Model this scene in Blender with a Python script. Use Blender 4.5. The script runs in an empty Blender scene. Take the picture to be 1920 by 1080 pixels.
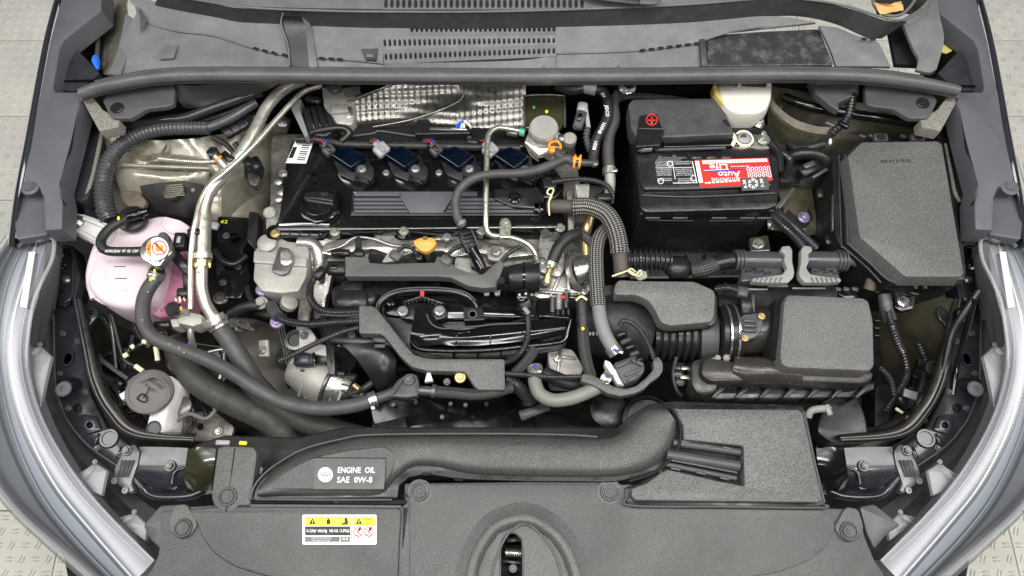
import bpy, math, random
from mathutils import Vector, Matrix, noise, geometry
random.seed(7)
D = bpy.data
SC = bpy.context.scene
COL = SC.collection
# ---------------------------------------------------------------- camera
TH = math.radians(22); DIST = 1.25; LENS = 26.0
FPX = LENS/36*1920
CS, SN = math.cos(TH), math.sin(TH)
CAM = Vector((0, -DIST*SN, DIST*CS))
cd = D.cameras.new('camera'); cd.lens = LENS; cd.clip_start = .02; cd.clip_end = 60
cam = D.objects.new('camera', cd); COL.objects.link(cam)
cam.location = CAM; cam.rotation_euler = (TH, 0, 0)
SC.camera = cam
# ---------------------------------------------------------------- world, lamps, exposure
SC.render.engine = 'CYCLES'
SC.view_settings.view_transform = 'Standard'; SC.view_settings.look = 'None'
SC.view_settings.exposure = -.16; SC.view_settings.gamma = 1
w = D.worlds.new('World'); SC.world = w; w.use_nodes = True
w.node_tree.nodes['Background'].inputs[0].default_value = (.93, .97, 1, 1)
w.node_tree.nodes['Background'].inputs[1].default_value = .04
def area(name, loc, look, sx, sy, power, col=(1, .98, .95)):
    l = D.lights.new(name, 'AREA'); l.shape = 'RECTANGLE'; l.size = sx; l.size_y = sy; l.energy = power; l.color = col
    o = D.objects.new(name, l); COL.objects.link(o); o.location = loc
    d = Vector(look)-Vector(loc); o.rotation_euler = d.to_track_quat('-Z', 'Y').to_euler()
    return o
# the strip lamps of the garage ceiling
for x in (-2.15, 2.2): area('ceiling_lamp', (x, .1, 2.4), (x*.25, 0, 0), .7, 2.4, 50)
for x in (-.62, .7): area('ceiling_lamp', (x, -.25, 2.45), (x*.25, 0, 0), .14, 2.2, 41)
area('ceiling_lamp', (0.1, -1.5, 2.3), (0, 0, 0), 2.6, .1, 40)
# ---------------------------------------------------------------- pixel -> place (u, v in the 1920x1080 photograph, z in cm)
def P(u, v, z=0):
    y = (540-v)/FPX; x = (u-960)/FPX
    t = (CAM.z-z/100)/(CS-y*SN)
    return Vector((x*t, CAM.y+(y*CS+SN)*t, z/100))
def S(v, z=0):
    return (CAM.z-z/100)/(CS-(540-v)/FPX*SN)/FPX          # metres per pixel there
# ---------------------------------------------------------------- materials
MT = {}
def ramp(nt, fac, a, b, p0=0., p1=1.):
    n = nt.nodes.new('ShaderNodeValToRGB'); n.color_ramp.elements[0].position = p0; n.color_ramp.elements[1].position = p1
    n.color_ramp.elements[0].color = (*a, 1); n.color_ramp.elements[1].color = (*b, 1)
    nt.links.new(fac, n.inputs[0]); return n.outputs[0]
def mat(name, col, rough=.5, metal=0., grain=0, gs=900, speck=0., var=.18, vs=14, coat=0., spec=.5, rv=.12, trans=0., sss=0., dust=0., dcol=(.38, .35, .28), ior=1.45, stretch=None):
    m = D.materials.new(name); m.use_nodes = True; nt = m.node_tree; N = nt.nodes; L = nt.links
    b = N['Principled BSDF']
    tc = N.new('ShaderNodeTexCoord'); co = tc.outputs['Object']
    if stretch:
        mp = N.new('ShaderNodeMapping'); mp.inputs['Scale'].default_value = stretch; L.new(co, mp.inputs[0]); co = mp.outputs[0]
    n1 = N.new('ShaderNodeTexNoise'); n1.inputs['Scale'].default_value = vs; n1.inputs['Detail'].default_value = 5; L.new(co, n1.inputs[0])
    lo = tuple(max(0, c*(1-var)) for c in col); hi = tuple(min(1, c*(1+var)) for c in col)
    c = ramp(nt, n1.outputs[0], lo, hi, .3, .7)
    if speck or grain:
        n2 = N.new('ShaderNodeTexNoise'); n2.inputs['Scale'].default_value = gs; n2.inputs['Detail'].default_value = 2; L.new(co, n2.inputs[0])
    if speck:
        f = ramp(nt, n2.outputs[0], (1-speck,)*3, (1+speck,)*3, .38, .62)
        # colour ramp clamps nothing above 1: scale in a vector multiply
        mx = N.new('ShaderNodeVectorMath'); mx.operation = 'MULTIPLY'; L.new(c, mx.inputs[0]); L.new(f, mx.inputs[1]); c = mx.outputs[0]
    if dust:
        n3 = N.new('ShaderNodeTexNoise'); n3.inputs['Scale'].default_value = 45; n3.inputs['Detail'].default_value = 8; n3.inputs['Roughness'].default_value = .75; L.new(co, n3.inputs[0])
        f = ramp(nt, n3.outputs[0], (0,)*3, (dust,)*3, .48, .72)
        mx = N.new('ShaderNodeMix'); mx.data_type = 'RGBA'; L.new(f, mx.inputs[0]); L.new(c, mx.inputs[6]); mx.inputs[7].default_value = (*dcol, 1); c = mx.outputs[2]
    L.new(c, b.inputs['Base Color'])
    r = N.new('ShaderNodeMapRange'); r.inputs['To Min'].default_value = max(.02, rough-rv); r.inputs['To Max'].default_value = min(1, rough+rv); r.inputs['From Min'].default_value = .3; r.inputs['From Max'].default_value = .7
    n4 = N.new('ShaderNodeTexNoise'); n4.inputs['Scale'].default_value = vs*2.7; n4.inputs['Detail'].default_value = 6; L.new(co, n4.inputs[0])
    L.new(n4.outputs[0], r.inputs[0]); L.new(r.outputs[0], b.inputs['Roughness'])
    b.inputs['Metallic'].default_value = metal; b.inputs['Specular IOR Level'].default_value = spec; b.inputs['IOR'].default_value = ior
    b.inputs['Coat Weight'].default_value = coat; b.inputs['Coat Roughness'].default_value = .05
    b.inputs['Transmission Weight'].default_value = trans
    if sss:
        b.inputs['Subsurface Weight'].default_value = sss; b.inputs['Subsurface Radius'].default_value = (.03, .02, .02); b.inputs['Subsurface Scale'].default_value = 1
    if grain:
        bp = N.new('ShaderNodeBump'); bp.inputs['Strength'].default_value = grain; bp.inputs['Distance'].default_value = .0008
        L.new(n2.outputs[0], bp.inputs['Height']); L.new(bp.outputs[0], b.inputs['Normal'])
    MT[name] = m; return m
mat('grain_plastic', (.125, .123, .12), .42, grain=.9, gs=640, speck=.46, var=.14, vs=5, rv=.16, dust=.12)
mat('grain_cover', (.08, .079, .078), .4, grain=.9, gs=700, speck=.34, var=.16, vs=4, rv=.16, dust=.12, dcol=(.2, .19, .18))
mat('grain_lid', (.108, .107, .105), .46, grain=1, gs=600, speck=.4, var=.12, vs=6, rv=.14, dust=.1, dcol=(.22, .21, .2))
mat('fine_grain_plastic', (.1, .099, .097), .42, grain=.7, gs=750, speck=.4, var=.08)
mat('duct_plastic', (.07, .068, .066), .36, grain=.8, gs=700, speck=.4, var=.1)
mat('cowl_plastic', (.12, .12, .126), .5, grain=.25, gs=700, speck=.06, var=.14, vs=11, dust=.16)
mat('cowl_dark', (.05, .051, .053), .5, var=.12, dust=.1)
mat('dusty_lid', (.035, .038, .04), .25, var=.2, dust=.4, dcol=(.3, .3, .27))
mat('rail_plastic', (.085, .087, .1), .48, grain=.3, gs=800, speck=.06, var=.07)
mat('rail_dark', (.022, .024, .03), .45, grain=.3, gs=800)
mat('satin_black', (.0135, .0135, .0145), .32, var=.2)
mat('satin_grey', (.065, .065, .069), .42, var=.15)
mat('gloss_black', (.006, .006, .0065), .14, var=.3, rv=.06, dust=.05, dcol=(.06, .055, .05), coat=.2)
mat('paint_black', (.017, .019, .024), .24, var=.2, rv=.08, coat=.5, dust=.12, dcol=(.1, .1, .1))
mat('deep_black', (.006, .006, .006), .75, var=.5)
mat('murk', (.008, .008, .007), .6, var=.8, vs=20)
mat('rubber', (.062, .06, .062), .5, var=.18, vs=30, dust=.22, grain=.35, gs=700, dcol=(.15, .14, .13))
mat('rubber_dark', (.02, .02, .021), .45, var=.25, vs=30, dust=.25, grain=.35, gs=700, dcol=(.09, .085, .075))
mat('hose_grey', (.2, .205, .215), .5, var=.1)
mat('hose_green', (.19, .2, .175), .5, var=.12)
mat('conduit', (.028, .029, .032), .2, var=.2)
mat('conduit_grey', (.06, .062, .068), .25, var=.2)
mat('sleeve_brown', (.075, .062, .056), .6, var=.2, vs=60)
mat('tape_brown', (.12, .1, .075), .6, var=.3, vs=40, grain=.5, gs=300)
mat('seal', (.085, .085, .085), .42, var=.15, vs=20, dust=.2, dcol=(.2, .19, .17))
mat('foam', (.2, .19, .165), .95, grain=1, gs=500, speck=.3)
mat('cast', (.4, .39, .37), .36, metal=.85, grain=.7, gs=420, speck=.2, var=.16, vs=35)
mat('cast_light', (.36, .352, .325), .5, metal=.3, grain=.7, gs=600, speck=.16, var=.14, vs=22)
mat('cast_dirty', (.2, .19, .17), .5, metal=.5, grain=.6, gs=300, speck=.2, var=.3, vs=40)
mat('alu_pipe', (.56, .54, .48), .34, metal=.75, var=.14, vs=26, dust=.25, dcol=(.4, .36, .26))
mat('steel', (.5, .5, .49), .28, metal=.9, var=.15, vs=40)
mat('zinc', (.46, .48, .4), .32, metal=.8, var=.18, vs=60)
mat('gold_zinc', (.62, .5, .25), .32, metal=.8, var=.2)
mat('purple_zinc', (.5, .42, .6), .3, metal=.75, var=.2)
mat('chrome', (.72, .7, .66), .08, metal=1, var=.1)
mat('dark_steel', (.12, .12, .12), .35, metal=.6, var=.2)
mat('khaki_paint', (.3, .285, .23), .26, metal=.4, var=.3, vs=16, dust=.35, dcol=(.2, .17, .11), coat=.3)
mat('khaki_shaded', (.065, .06, .04), .4, metal=.2, var=.4, vs=14, dust=.4, dcol=(.05, .045, .03), coat=.2)  # khaki body paint with the shade of darker areas put into its colour
mat('olive_gloss', (.035, .035, .018), .15, var=.3, coat=.5)
mat('foil', (.3, .29, .27), .34, metal=.9, var=.1, vs=30)
mat('white_plastic', (.62, .61, .6), .4, var=.06)
mat('tank_pink', (.68, .57, .61), .42, var=.09, vs=14, dust=.12, dcol=(.5, .42, .4), grain=.2)
mat('tank_red', (.46, .18, .28), .35, var=.1)
mat('tank_cream', (.62, .61, .55), .3, var=.06, sss=.15)
mat('fluid_yellow', (.55, .45, .15), .35, var=.25)
mat('cap_grey', (.13, .12, .12), .5, var=.1, vs=30, grain=.2)
mat('orange', (.85, .3, .03), .4, var=.06)
mat('dip_yellow', (.72, .36, .06), .4, var=.06)
mat('blue', (.02, .12, .6), .4, var=.1)
mat('brown_reflection', (.028, .025, .022), .3, var=.4, vs=20, coat=.4)  # brown reflection on the black ridge, put into the base colour
mat('khaki_grey', (.085, .08, .066), .4, metal=.2, var=.35, vs=25, dust=.3, dcol=(.2, .18, .14))
mat('navy', (.001, .004, .011), .16, var=.2)
mat('coil_side', (.011, .012, .015), .4, var=.2)
mat('connector_grey', (.33, .33, .34), .4, var=.1)
mat('lever_grey', (.26, .26, .25), .45, var=.1)
mat('wire_yellow', (.75, .73, .45), .4)
mat('red', (.66, .035, .03), .4, var=.03)
mat('white_print', (.85, .85, .85), .5, var=.02)
mat('cream_print', (.8, .78, .55), .5, var=.02)
mat('black_print', (.012, .012, .012), .5, var=.02)
mat('grey_print', (.09, .09, .09), .35, var=.02)
mat('label_grey', (.06, .063, .062), .3, var=.02)
mat('yellow_print', (.85, .85, .02), .4, var=.02)
mat('green_print', (.1, .45, .3), .4)
mat('blue_print', (.05, .05, .4), .4)
mat('paper_buff', (.6, .38, .14), .7, var=.2)
mat('lens_pale', (.33, .35, .37), .4, var=.14, vs=6)
mat('polished', (.72, .7, .66), .22, metal=.6, var=.08)
mat('bezel_grey', (.2, .2, .21), .5, var=.15, vs=5)
mat('reflector', (.6, .61, .62), .38, metal=1, var=.15, vs=7)
mat('bezel_dark', (.07, .07, .074), .4, var=.12, vs=6)
mat('fender_paint', (.05, .055, .07), .12, metal=.5, coat=1, var=.1)
mat('floor_tile', (.66, .65, .6), .55, var=.09, vs=4, speck=.03, gs=200, dust=.22, dcol=(.36, .34, .3))
mat('brown_plastic', (.034, .031, .029), .3, var=.15, grain=.3, gs=400, speck=.15)
def clear(name, tint, alpha, haze=.12):
    m = D.materials.new(name); m.use_nodes = True; nt = m.node_tree; N = nt.nodes; L = nt.links
    N.remove(N['Principled BSDF']); o = N['Material Output']
    t = N.new('ShaderNodeBsdfTransparent'); t.inputs[0].default_value = (*tint, 1)
    g = N.new('ShaderNodeBsdfGlossy'); g.inputs['Color'].default_value = (.95, .97, 1, 1); g.inputs['Roughness'].default_value = haze
    lw = N.new('ShaderNodeLayerWeight'); lw.inputs[0].default_value = .3
    mr = N.new('ShaderNodeMapRange'); mr.inputs['To Min'].default_value = alpha; mr.inputs['To Max'].default_value = .95; L.new(lw.outputs['Facing'], mr.inputs[0])
    x = N.new('ShaderNodeMixShader'); L.new(mr.outputs[0], x.inputs[0]); L.new(t.outputs[0], x.inputs[1]); L.new(g.outputs[0], x.inputs[2])
    L.new(x.outputs[0], o.inputs[0]); MT[name] = m
clear('clear_lens', (.93, .96, 1), .055, .3)
clear('clear_tab', (.8, .79, .77), .1, .5)
mat('hose_dusty', (.042, .04, .037), .6, var=.25, vs=30, dust=.3, dcol=(.1, .095, .085))
def braid(name, dark, light, p, n, th=.15):
    m = mat(name, dark, .5); nt = m.node_tree; N = nt.nodes; L = nt.links; b = N['Principled BSDF']
    uv = N.new('ShaderNodeTexCoord'); sp = N.new('ShaderNodeSeparateXYZ'); L.new(uv.outputs['UV'], sp.inputs[0])
    def mth(op, a, c):
        q = N.new('ShaderNodeMath'); q.operation = op
        for i, x in enumerate((a, c)):
            if x is None: continue
            if isinstance(x, (int, float)): q.inputs[i].default_value = x
            else: L.new(x, q.inputs[i])
        return q.outputs[0]
    u = mth('MULTIPLY', sp.outputs[0], 2*math.pi/p); v = mth('MULTIPLY', sp.outputs[1], 2*math.pi*n)
    k = mth('MULTIPLY', mth('SINE', mth('ADD', u, v), None), mth('SINE', mth('SUBTRACT', u, v), None))
    c = ramp(nt, k, dark, light, .02+th, .2+th); L.new(c, b.inputs['Base Color'])
    bp = N.new('ShaderNodeBump'); bp.inputs['Strength'].default_value = .6; bp.inputs['Distance'].default_value = .0008; L.new(k, bp.inputs['Height']); L.new(bp.outputs[0], b.inputs['Normal'])
braid('braid', (.018, .017, .016), (.32, .31, .29), .0075, 7)
braid('braid_dark', (.014, .014, .014), (.12, .12, .12), .005, 9)
# ---------------------------------------------------------------- objects
WO = {}                                     # world origin of every thing and part
def link(o, par):
    COL.objects.link(o)
    if par: o.parent = par
def thing(name, label, cat, u, v, z=0, group=None):
    o = D.objects.new(name, None); o.empty_display_size = .03; COL.objects.link(o); o.location = P(u, v, z)
    o['label'] = label; o['category'] = cat
    if group: o['group'] = group
    WO[o.name] = o.location.copy(); return o
def tag(o, label=None, cat=None, group=None, kind=None):
    if label: o['label'] = label
    if cat: o['category'] = cat
    if group: o['group'] = group
    if kind: o['kind'] = kind
    return o
def mk(par, name, vs, fs, m, uv=None, ang=38, flat=None):
    vs = [Vector(v) for v in vs]
    if par: org = WO[par.name]
    else:
        org = sum(vs, Vector())/len(vs); org.z = min(v.z for v in vs)
    me = D.meshes.new(name); me.from_pydata([v-org for v in vs], [], fs)
    me.materials.append(MT[m]); me.polygons.foreach_set('use_smooth', [flat is None or i < flat for i in range(len(me.polygons))])
    if uv:
        l = me.uv_layers.new(name='UVMap')
        for i, lp in enumerate(me.loops): l.data[i].uv = uv[lp.vertex_index]
    me.update()
    import bmesh
    bm = bmesh.new(); bm.from_mesh(me); bmesh.ops.recalc_face_normals(bm, faces=bm.faces); bm.to_mesh(me); bm.free()
    me.set_sharp_from_angle(angle=math.radians(ang))
    o = D.objects.new(name, me); link(o, par)
    if not par: o.location = org
    WO[o.name] = org.copy(); return o
def crom(p0, p1, p2, p3, t):
    return .5*((2*p1)+(p2-p0)*t+(2*p0-5*p1+4*p2-p3)*t*t+(3*p1-p0-3*p2+p3)*t**3)
def spline(pts, n=8, closed=False):
    k = len(pts); out = []
    for i in range(k if closed else k-1):
        g = (lambda j: pts[j % k]) if closed else (lambda j: pts[max(0, min(k-1, j))])
        for s in range(n): out.append(crom(g(i-1), g(i), g(i+1), g(i+2), s/n))
    if not closed: out.append(pts[-1].copy())
    return out
def rnd(pts, r, n=4):
    out = []; k = len(pts)
    for i, p in enumerate(pts):
        p = Vector(p); a = Vector(pts[i-1])-p; b = Vector(pts[(i+1) % k])-p
        la, lb = a.xy.length, b.xy.length
        d = min(r, la*.45, lb*.45)
        if d < .4: out.append(p); continue
        A = p+a*(d/la); B = p+b*(d/lb)
        for s in range(n+1):
            t = s/n; out.append(A*(1-t)**2+p*2*t*(1-t)+B*t*t)
    return out
def offs(ring, d):
    """inset of a closed ring of world points in XY"""
    k = len(ring); ar = sum(ring[i-1].x*ring[i].y-ring[i].x*ring[i-1].y for i in range(k)); sg = 1 if ar > 0 else -1
    out = []
    for i in range(k):
        a = (ring[i]-ring[i-1]); b = (ring[(i+1) % k]-ring[i])
        na = Vector((-a.y, a.x, 0)).normalized()*sg; nb = Vector((-b.y, b.x, 0)).normalized()*sg
        m = na+nb
        if m.length < 1e-6: m = na
        m.normalize(); c = max(.45, m.dot(na)) if na.length else 1
        out.append(ring[i]+m*(d/c))
    return out
def wring(pts, z):
    out = []
    for p in pts:
        zz = p[2] if len(p) > 2 else (z(p[0], p[1]) if callable(z) else z)
        out.append(P(p[0], p[1], zz))
    return out
def circ(u, v, r, n=16, ry=None, rot=0):
    ry = ry or r; c, s = math.cos(math.radians(rot)), math.sin(math.radians(rot))
    return [(u+r*math.cos(a)*c-ry*math.sin(a)*s, v+r*math.cos(a)*s+ry*math.sin(a)*c) for a in (2*math.pi*i/n for i in range(n))]
def smooth_poly(pts, n=5):
    return [tuple(p) for p in spline([Vector((*p, 0))if len(p) == 2 else Vector(p) for p in pts], n, True)]
def prism(par, name, pts, z, h, m, b=2, r=0, holes=(), prof=None, tp=0, sm=0, ang=38):
    """pts outline at height z (cm); body goes down h cm; b bevel px; r corner radius px; prof [(inset px, dz cm)...]"""
    has3 = len(pts[0]) > 2
    if sm: pts = spline([Vector((p[0], p[1], p[2] if has3 else 0)) for p in pts], sm, True)
    elif r: pts = rnd([(p[0], p[1], p[2] if has3 else 0) for p in pts], r)
    if not has3: pts = [(p[0], p[1]) for p in pts]
    base = wring(pts, z); vm = sum(p[1] for p in pts)/len(pts); zm = sum(p.z for p in base)/len(base)*100; s = S(vm, zm)
    if prof is None:
        bz = b*s*100; prof = [(-tp, -h), (0, -bz), (b*.3, -bz*.3), (b, 0)] if b else [(-tp, -h), (0, 0)]
        if b and h < bz: prof = [(-tp, -h), (b*.5, 0)]
    vs, fs = [], []; k = len(base); last = None
    for j, (ins, dz) in enumerate(prof):
        ring = offs(base, ins*s) if abs(ins) > 1e-6 else [p.copy() for p in base]
        for p in ring: p.z += dz/100
        vs += ring; last = ring
        if j:
            o = (j-1)*k
            fs += [(o+i, o+(i+1) % k, o+k+(i+1) % k, o+k+i) for i in range(k)]
    top = (len(prof)-1)*k; nside = len(fs)
    if holes:
        pass
        loops = [list(range(top, top+k))]; zt = prof[-1][1]
        for hp in holes:
            if isinstance(hp, tuple): hp = circ(*hp)
            zz = (lambda a, b_: z(a, b_)) if callable(z) else z
            hr = wring(hp, zz if not has3 else zm)
            st = len(vs); n = len(hr)
            for p in hr: p.z += zt/100
            vs += hr; vs += [p-Vector((0, 0, h/100)) for p in hr]
            loops.append(list(range(st, st+n)))
            fs += [(st+i, st+(i+1) % n, st+n+(i+1) % n, st+n+i) for i in range(n)]
        flat = [i for l in loops for i in l]
        for t in geometry.tessellate_polygon([[Vector((vs[i].x, vs[i].y, 0)) for i in l] for l in loops]):
            fs.append(tuple(flat[i] for i in t))
    else:
        for t in geometry.tessellate_polygon([[Vector((vs[i].x, vs[i].y, 0)) for i in range(top, top+k)]]): fs.append(tuple(top+i for i in t))
        fs.append(tuple(range(k))[::-1])
    return mk(par, name, vs, fs, m, ang=ang, flat=nside)
def tubep(par, name, pts, rad, m, n=12, corr=0, pitch=6, amp=.26, sub=6, flat=1, cap=True, straight=False):
    """pts world points; rad metres (number or list)"""
    if not straight: q = spline(pts, sub)
    else: q = [p.copy() for p in pts]
    L = [0]
    for i in range(1, len(q)): L.append(L[-1]+(q[i]-q[i-1]).length)
    if isinstance(rad, (list, tuple)):
        rs = []
        for i in range(len(q)):
            f = i/(len(q)-1)*(len(rad)-1); a = int(min(f, len(rad)-2)); rs.append(rad[a]*(1-(f-a))+rad[a+1]*(f-a))
    else: rs = [rad]*len(q)
    if corr:
        step = corr/4; tot = L[-1]; K = max(8, int(tot/step)); nq, nr, nl = [], [], []; j = 0
        for i in range(K+1):
            d = tot*i/K
            while j < len(L)-2 and L[j+1] < d: j += 1
            t = (d-L[j])/max(1e-9, L[j+1]-L[j]); nq.append(q[j].lerp(q[j+1], t)); rr = rs[j]*(1-t)+rs[j+1]*t
            nr.append(rr*(1-(amp if i % 4 >= 2 else 0))); nl.append(d)
        q, rs, L = nq, nr, nl
    vs, fs, uv = [], [], []
    t0 = (q[1]-q[0]).normalized(); up = Vector((0, 0, 1)); 
    if abs(t0.dot(up)) > .9: up = Vector((0, 1, 0))
    nrm = (up-t0*up.dot(t0)).normalized()
    for i, p in enumerate(q):
        t = (q[min(i+1, len(q)-1)]-q[max(i-1, 0)]).normalized()
        nrm = (nrm-t*nrm.dot(t)).normalized(); bn = t.cross(nrm)
        for s in range(n):
            a = 2*math.pi*s/n; vs.append(p+nrm*(rs[i]*flat*math.cos(a))+bn*(rs[i]*math.sin(a))); uv.append((L[i], abs(2*s/n-1) if False else s/n))
        if i:
            o = (i-1)*n; fs += [(o+s, o+(s+1) % n, o+n+(s+1) % n, o+n+s) for s in range(n)]
    if cap: fs += [tuple(range(n))[::-1], tuple(range(len(vs)-n, len(vs)))]
    return mk(par, name, vs, fs, m, uv, ang=50 if corr else 60)
def tube(par, name, pts, r, m, **k):
    """pts (u,v,z); r in px (number or list)"""
    w = [P(*p) for p in pts]; s = sum(S(p[1], p[2]) for p in pts)/len(pts)
    if 'corr' in k and k['corr']: k['corr'] = k['corr']*s
    r = [x*s for x in r] if isinstance(r, (list, tuple)) else r*s
    return tubep(par, name, w, r, m, **k)
def lathe(par, name, u, v, z, prof, m, n=24, ax=(0, 0, 1), sx=1, rot=0, ang=38):
    """prof [(r px, h px)...] along the axis from the base point"""
    s = S(v, z); o = P(u, v, z); a = Vector(ax).normalized(); q = a.to_track_quat('Z', 'Y')
    vs, fs = [], []
    for j, (r, h) in enumerate(prof):
        for i in range(n):
            t = 2*math.pi*i/n+math.radians(rot); vs.append(o+q@Vector((r*s*sx*math.cos(t), r*s*math.sin(t), h*s)))
        if j: b = (j-1)*n; fs += [(b+i, b+(i+1) % n, b+n+(i+1) % n, b+n+i) for i in range(n)]
    fs += [tuple(range(n))[::-1], tuple(range(len(vs)-n, len(vs)))]
    return mk(par, name, vs, fs, m, ang=ang)
def beam(par, name, a, b, w, h, m, bev=.15, w2=None, ztop=True):
    """box from (u,v,z) to (u,v,z): width w px, height h px (below the line when ztop)"""
    A, B = P(*a), P(*b); s = S((a[1]+b[1])/2, (a[2]+b[2])/2); w2 = w if w2 is None else w2
    t = (B-A).normalized(); up = Vector((0, 0, 1)); 
    if abs(t.dot(up)) > .95: up = Vector((0, -1, 0))
    sd = t.cross(up).normalized(); nu = sd.cross(t); H = h*s; off = -nu*H/2 if ztop else Vector()
    L = (B-A).length; e = min(w, h)*s*bev; vs = []; fs = []
    stations = [(0, e), (e, 0), (L-e, 0), (L, e)]
    for j, (d, k) in enumerate(stations):
        W = ((w+(w2-w)*d/L)*s)/2-k; Hh = H/2-k; c = A+t*d+off; g = e
        for x, y in ((-W, -Hh+g), (-W, Hh-g), (-W+g, Hh), (W-g, Hh), (W, Hh-g), (W, -Hh+g), (W-g, -Hh), (-W+g, -Hh)): vs.append(c+sd*x+nu*y)
        if j: o = (j-1)*8; fs += [(o+i, o+(i+1) % 8, o+8+(i+1) % 8, o+8+i) for i in range(8)]
    fs += [tuple(range(8))[::-1], tuple(range(24, 32))]
    return mk(par, name, vs, fs, m, ang=50)
def sheet(par, name, rows, m, nu=6, nv=6, th=.3, disp=None, ang=60, lin=False):
    """rows of (u,v,z): a smooth skin through them, th cm thick"""
    R = [[P(*p) for p in r] for r in rows]
    if lin:
        nu = nv = 1; G = R
    else:
        R2 = [spline(r, nu) for r in R]; C = list(zip(*R2)); C2 = [spline(list(c), nv) for c in C]; G = list(zip(*C2))
    k = len(G[0]); vs = []; 
    for j, r in enumerate(G):
        for i, p in enumerate(r):
            p = p.copy()
            if disp: p.z += disp(p, i/(k-1), j/(len(G)-1))
            vs.append(p)
    n = len(vs); J = len(G); fs = [(j*k+i, j*k+i+1, (j+1)*k+i+1, (j+1)*k+i) for j in range(J-1) for i in range(k-1)]
    rim = [i for i in range(k)]+[j*k+k-1 for j in range(1, J)]+[(J-1)*k+i for i in range(k-2, -1, -1)]+[j*k for j in range(J-2, 0, -1)]
    low = [vs[i]-Vector((0, 0, th/100)) for i in rim]; vs += low; q = len(rim)
    fs += [(rim[i], rim[(i+1) % q], n+(i+1) % q, n+i) for i in range(q)]
    return mk(par, name, vs, fs, m, ang=ang)
# ---------------------------------------------------------------- fasteners share meshes
PR = {}
def proto(key, prof, m, n=6, n2=20):
    """stack of (n, r, h0, h1, inset) sections"""
    if key in PR: return PR[key]
    vs, fs = [], []
    for (k, r0, r1, h0, h1) in prof:
        st = len(vs)
        b = (r1)*.12
        for (r, h) in ((r0, h0), (r1, h1-b), (r1-b, h1)):
            for i in range(k): a = 2*math.pi*i/k+.3; vs.append((r*math.cos(a), r*math.sin(a), h))
        for j in (0, 1):
            o = st+j*k; fs += [(o+i, o+(i+1) % k, o+k+(i+1) % k, o+k+i) for i in range(k)]
        fs.append(tuple(range(st+2*k, st+3*k)))
    me = D.meshes.new(key); me.from_pydata(vs, [], fs); me.materials.append(MT[m]); me.polygons.foreach_set('use_smooth', [True]*len(me.polygons)); me.set_sharp_from_angle(angle=math.radians(35)); me.update()
    PR[key] = me; return me
BOLT = [(18, 1, 1, 0, .22), (6, .68, .66, .2, .75), (12, .4, .36, .7, .84)]
CLIP = [(20, 1, 1, 0, .18), (20, .62, .58, .1, .34), (16, .34, .3, .3, .46)]
NUT = [(18, 1, 1, 0, .2), (6, .72, .7, .2, .7), (12, .3, .28, .6, 1.1)]
def inst(par, name, me, u, v, z, r, rot=0, tilt=None):
    o = D.objects.new(name, me); link(o, par); w = P(u, v, z); o.location = w-(WO[par.name] if par else Vector())
    s = S(v, z)*r; o.scale = (s, s, s); o.rotation_euler = tilt or (0, 0, rot); WO[o.name] = w; return o
def bolt(par, u, v, z, r=10, m='zinc', rot=None, name='bolt', tilt=None):
    return inst(par, name, proto('bolt_'+m, BOLT, m), u, v, z, r, random.uniform(0, 1) if rot is None else rot, tilt)
def nut(par, u, v, z, r=10, m='steel', name='nut'):
    return inst(par, name, proto('nut_'+m, NUT, m), u, v, z, r, random.uniform(0, 1))
def clip(par, u, v, z, r=13, m='satin_black', name='push_clip'):
    return inst(par, name, proto('clip_'+m, CLIP, m), u, v, z, r)
def text(par, name, s, u, v, z, size, m, rot=0, w=None, bold=0, th=.03, mirror=False):
    c = D.curves.new('t', 'FONT'); c.body = s; c.align_x = 'CENTER'; c.align_y = 'CENTER'; c.size = 1; c.offset = bold; c.resolution_u = 2
    o = D.objects.new('t', c); COL.objects.link(o); bpy.context.view_layer.update()
    me = D.meshes.new_from_object(o); D.objects.remove(o); me.name = name
    sc = S(v, z); xs = [q.co.x for q in me.vertices]; W = max(xs)-min(xs); fx = (w/W if w else size)*sc; fy = size*sc
    me.transform(Matrix.Rotation(math.radians(rot), 4, 'Z')@Matrix.Diagonal((fx, fy, 1, 1)))
    me.materials.clear(); me.materials.append(MT[m])
    q = D.objects.new(name, me); link(q, par); p = P(u, v, z+th); q.location = p-(WO[par.name] if par else Vector()); WO[q.name] = p; return q
def decal(par, name, pts, z, m, th=.03):
    r = wring(pts, z)
    for p in r: p.z += th/100
    return mk(par, name, r, [tuple(range(len(r)))], m)
def band(par, name, a, b, r, m, n=16, flat=1):
    """collar between two (u,v,z) points"""
    return tube(par, name, [a, b], r, m, straight=True, n=n, flat=flat)
def lerp3(a, b, t): return tuple(a[i]+(b[i]-a[i])*t for i in range(3))
def hose_clamp(par, a, b, r, m='steel', ear=(8, -6), m2='cream_print'):
    c = band(par, 'clamp', a, b, r*1.1, m)
    mid = lerp3(a, b, .5)
    beam(c, 'clamp_ear', (mid[0]+ear[0]*.3, mid[1]+ear[1]*.3, mid[2]+r*.09), (mid[0]+ear[0]*1.5, mid[1]+ear[1]*1.5, mid[2]+r*.09+.3), r*.5, r*.25, m)
    return c
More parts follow.
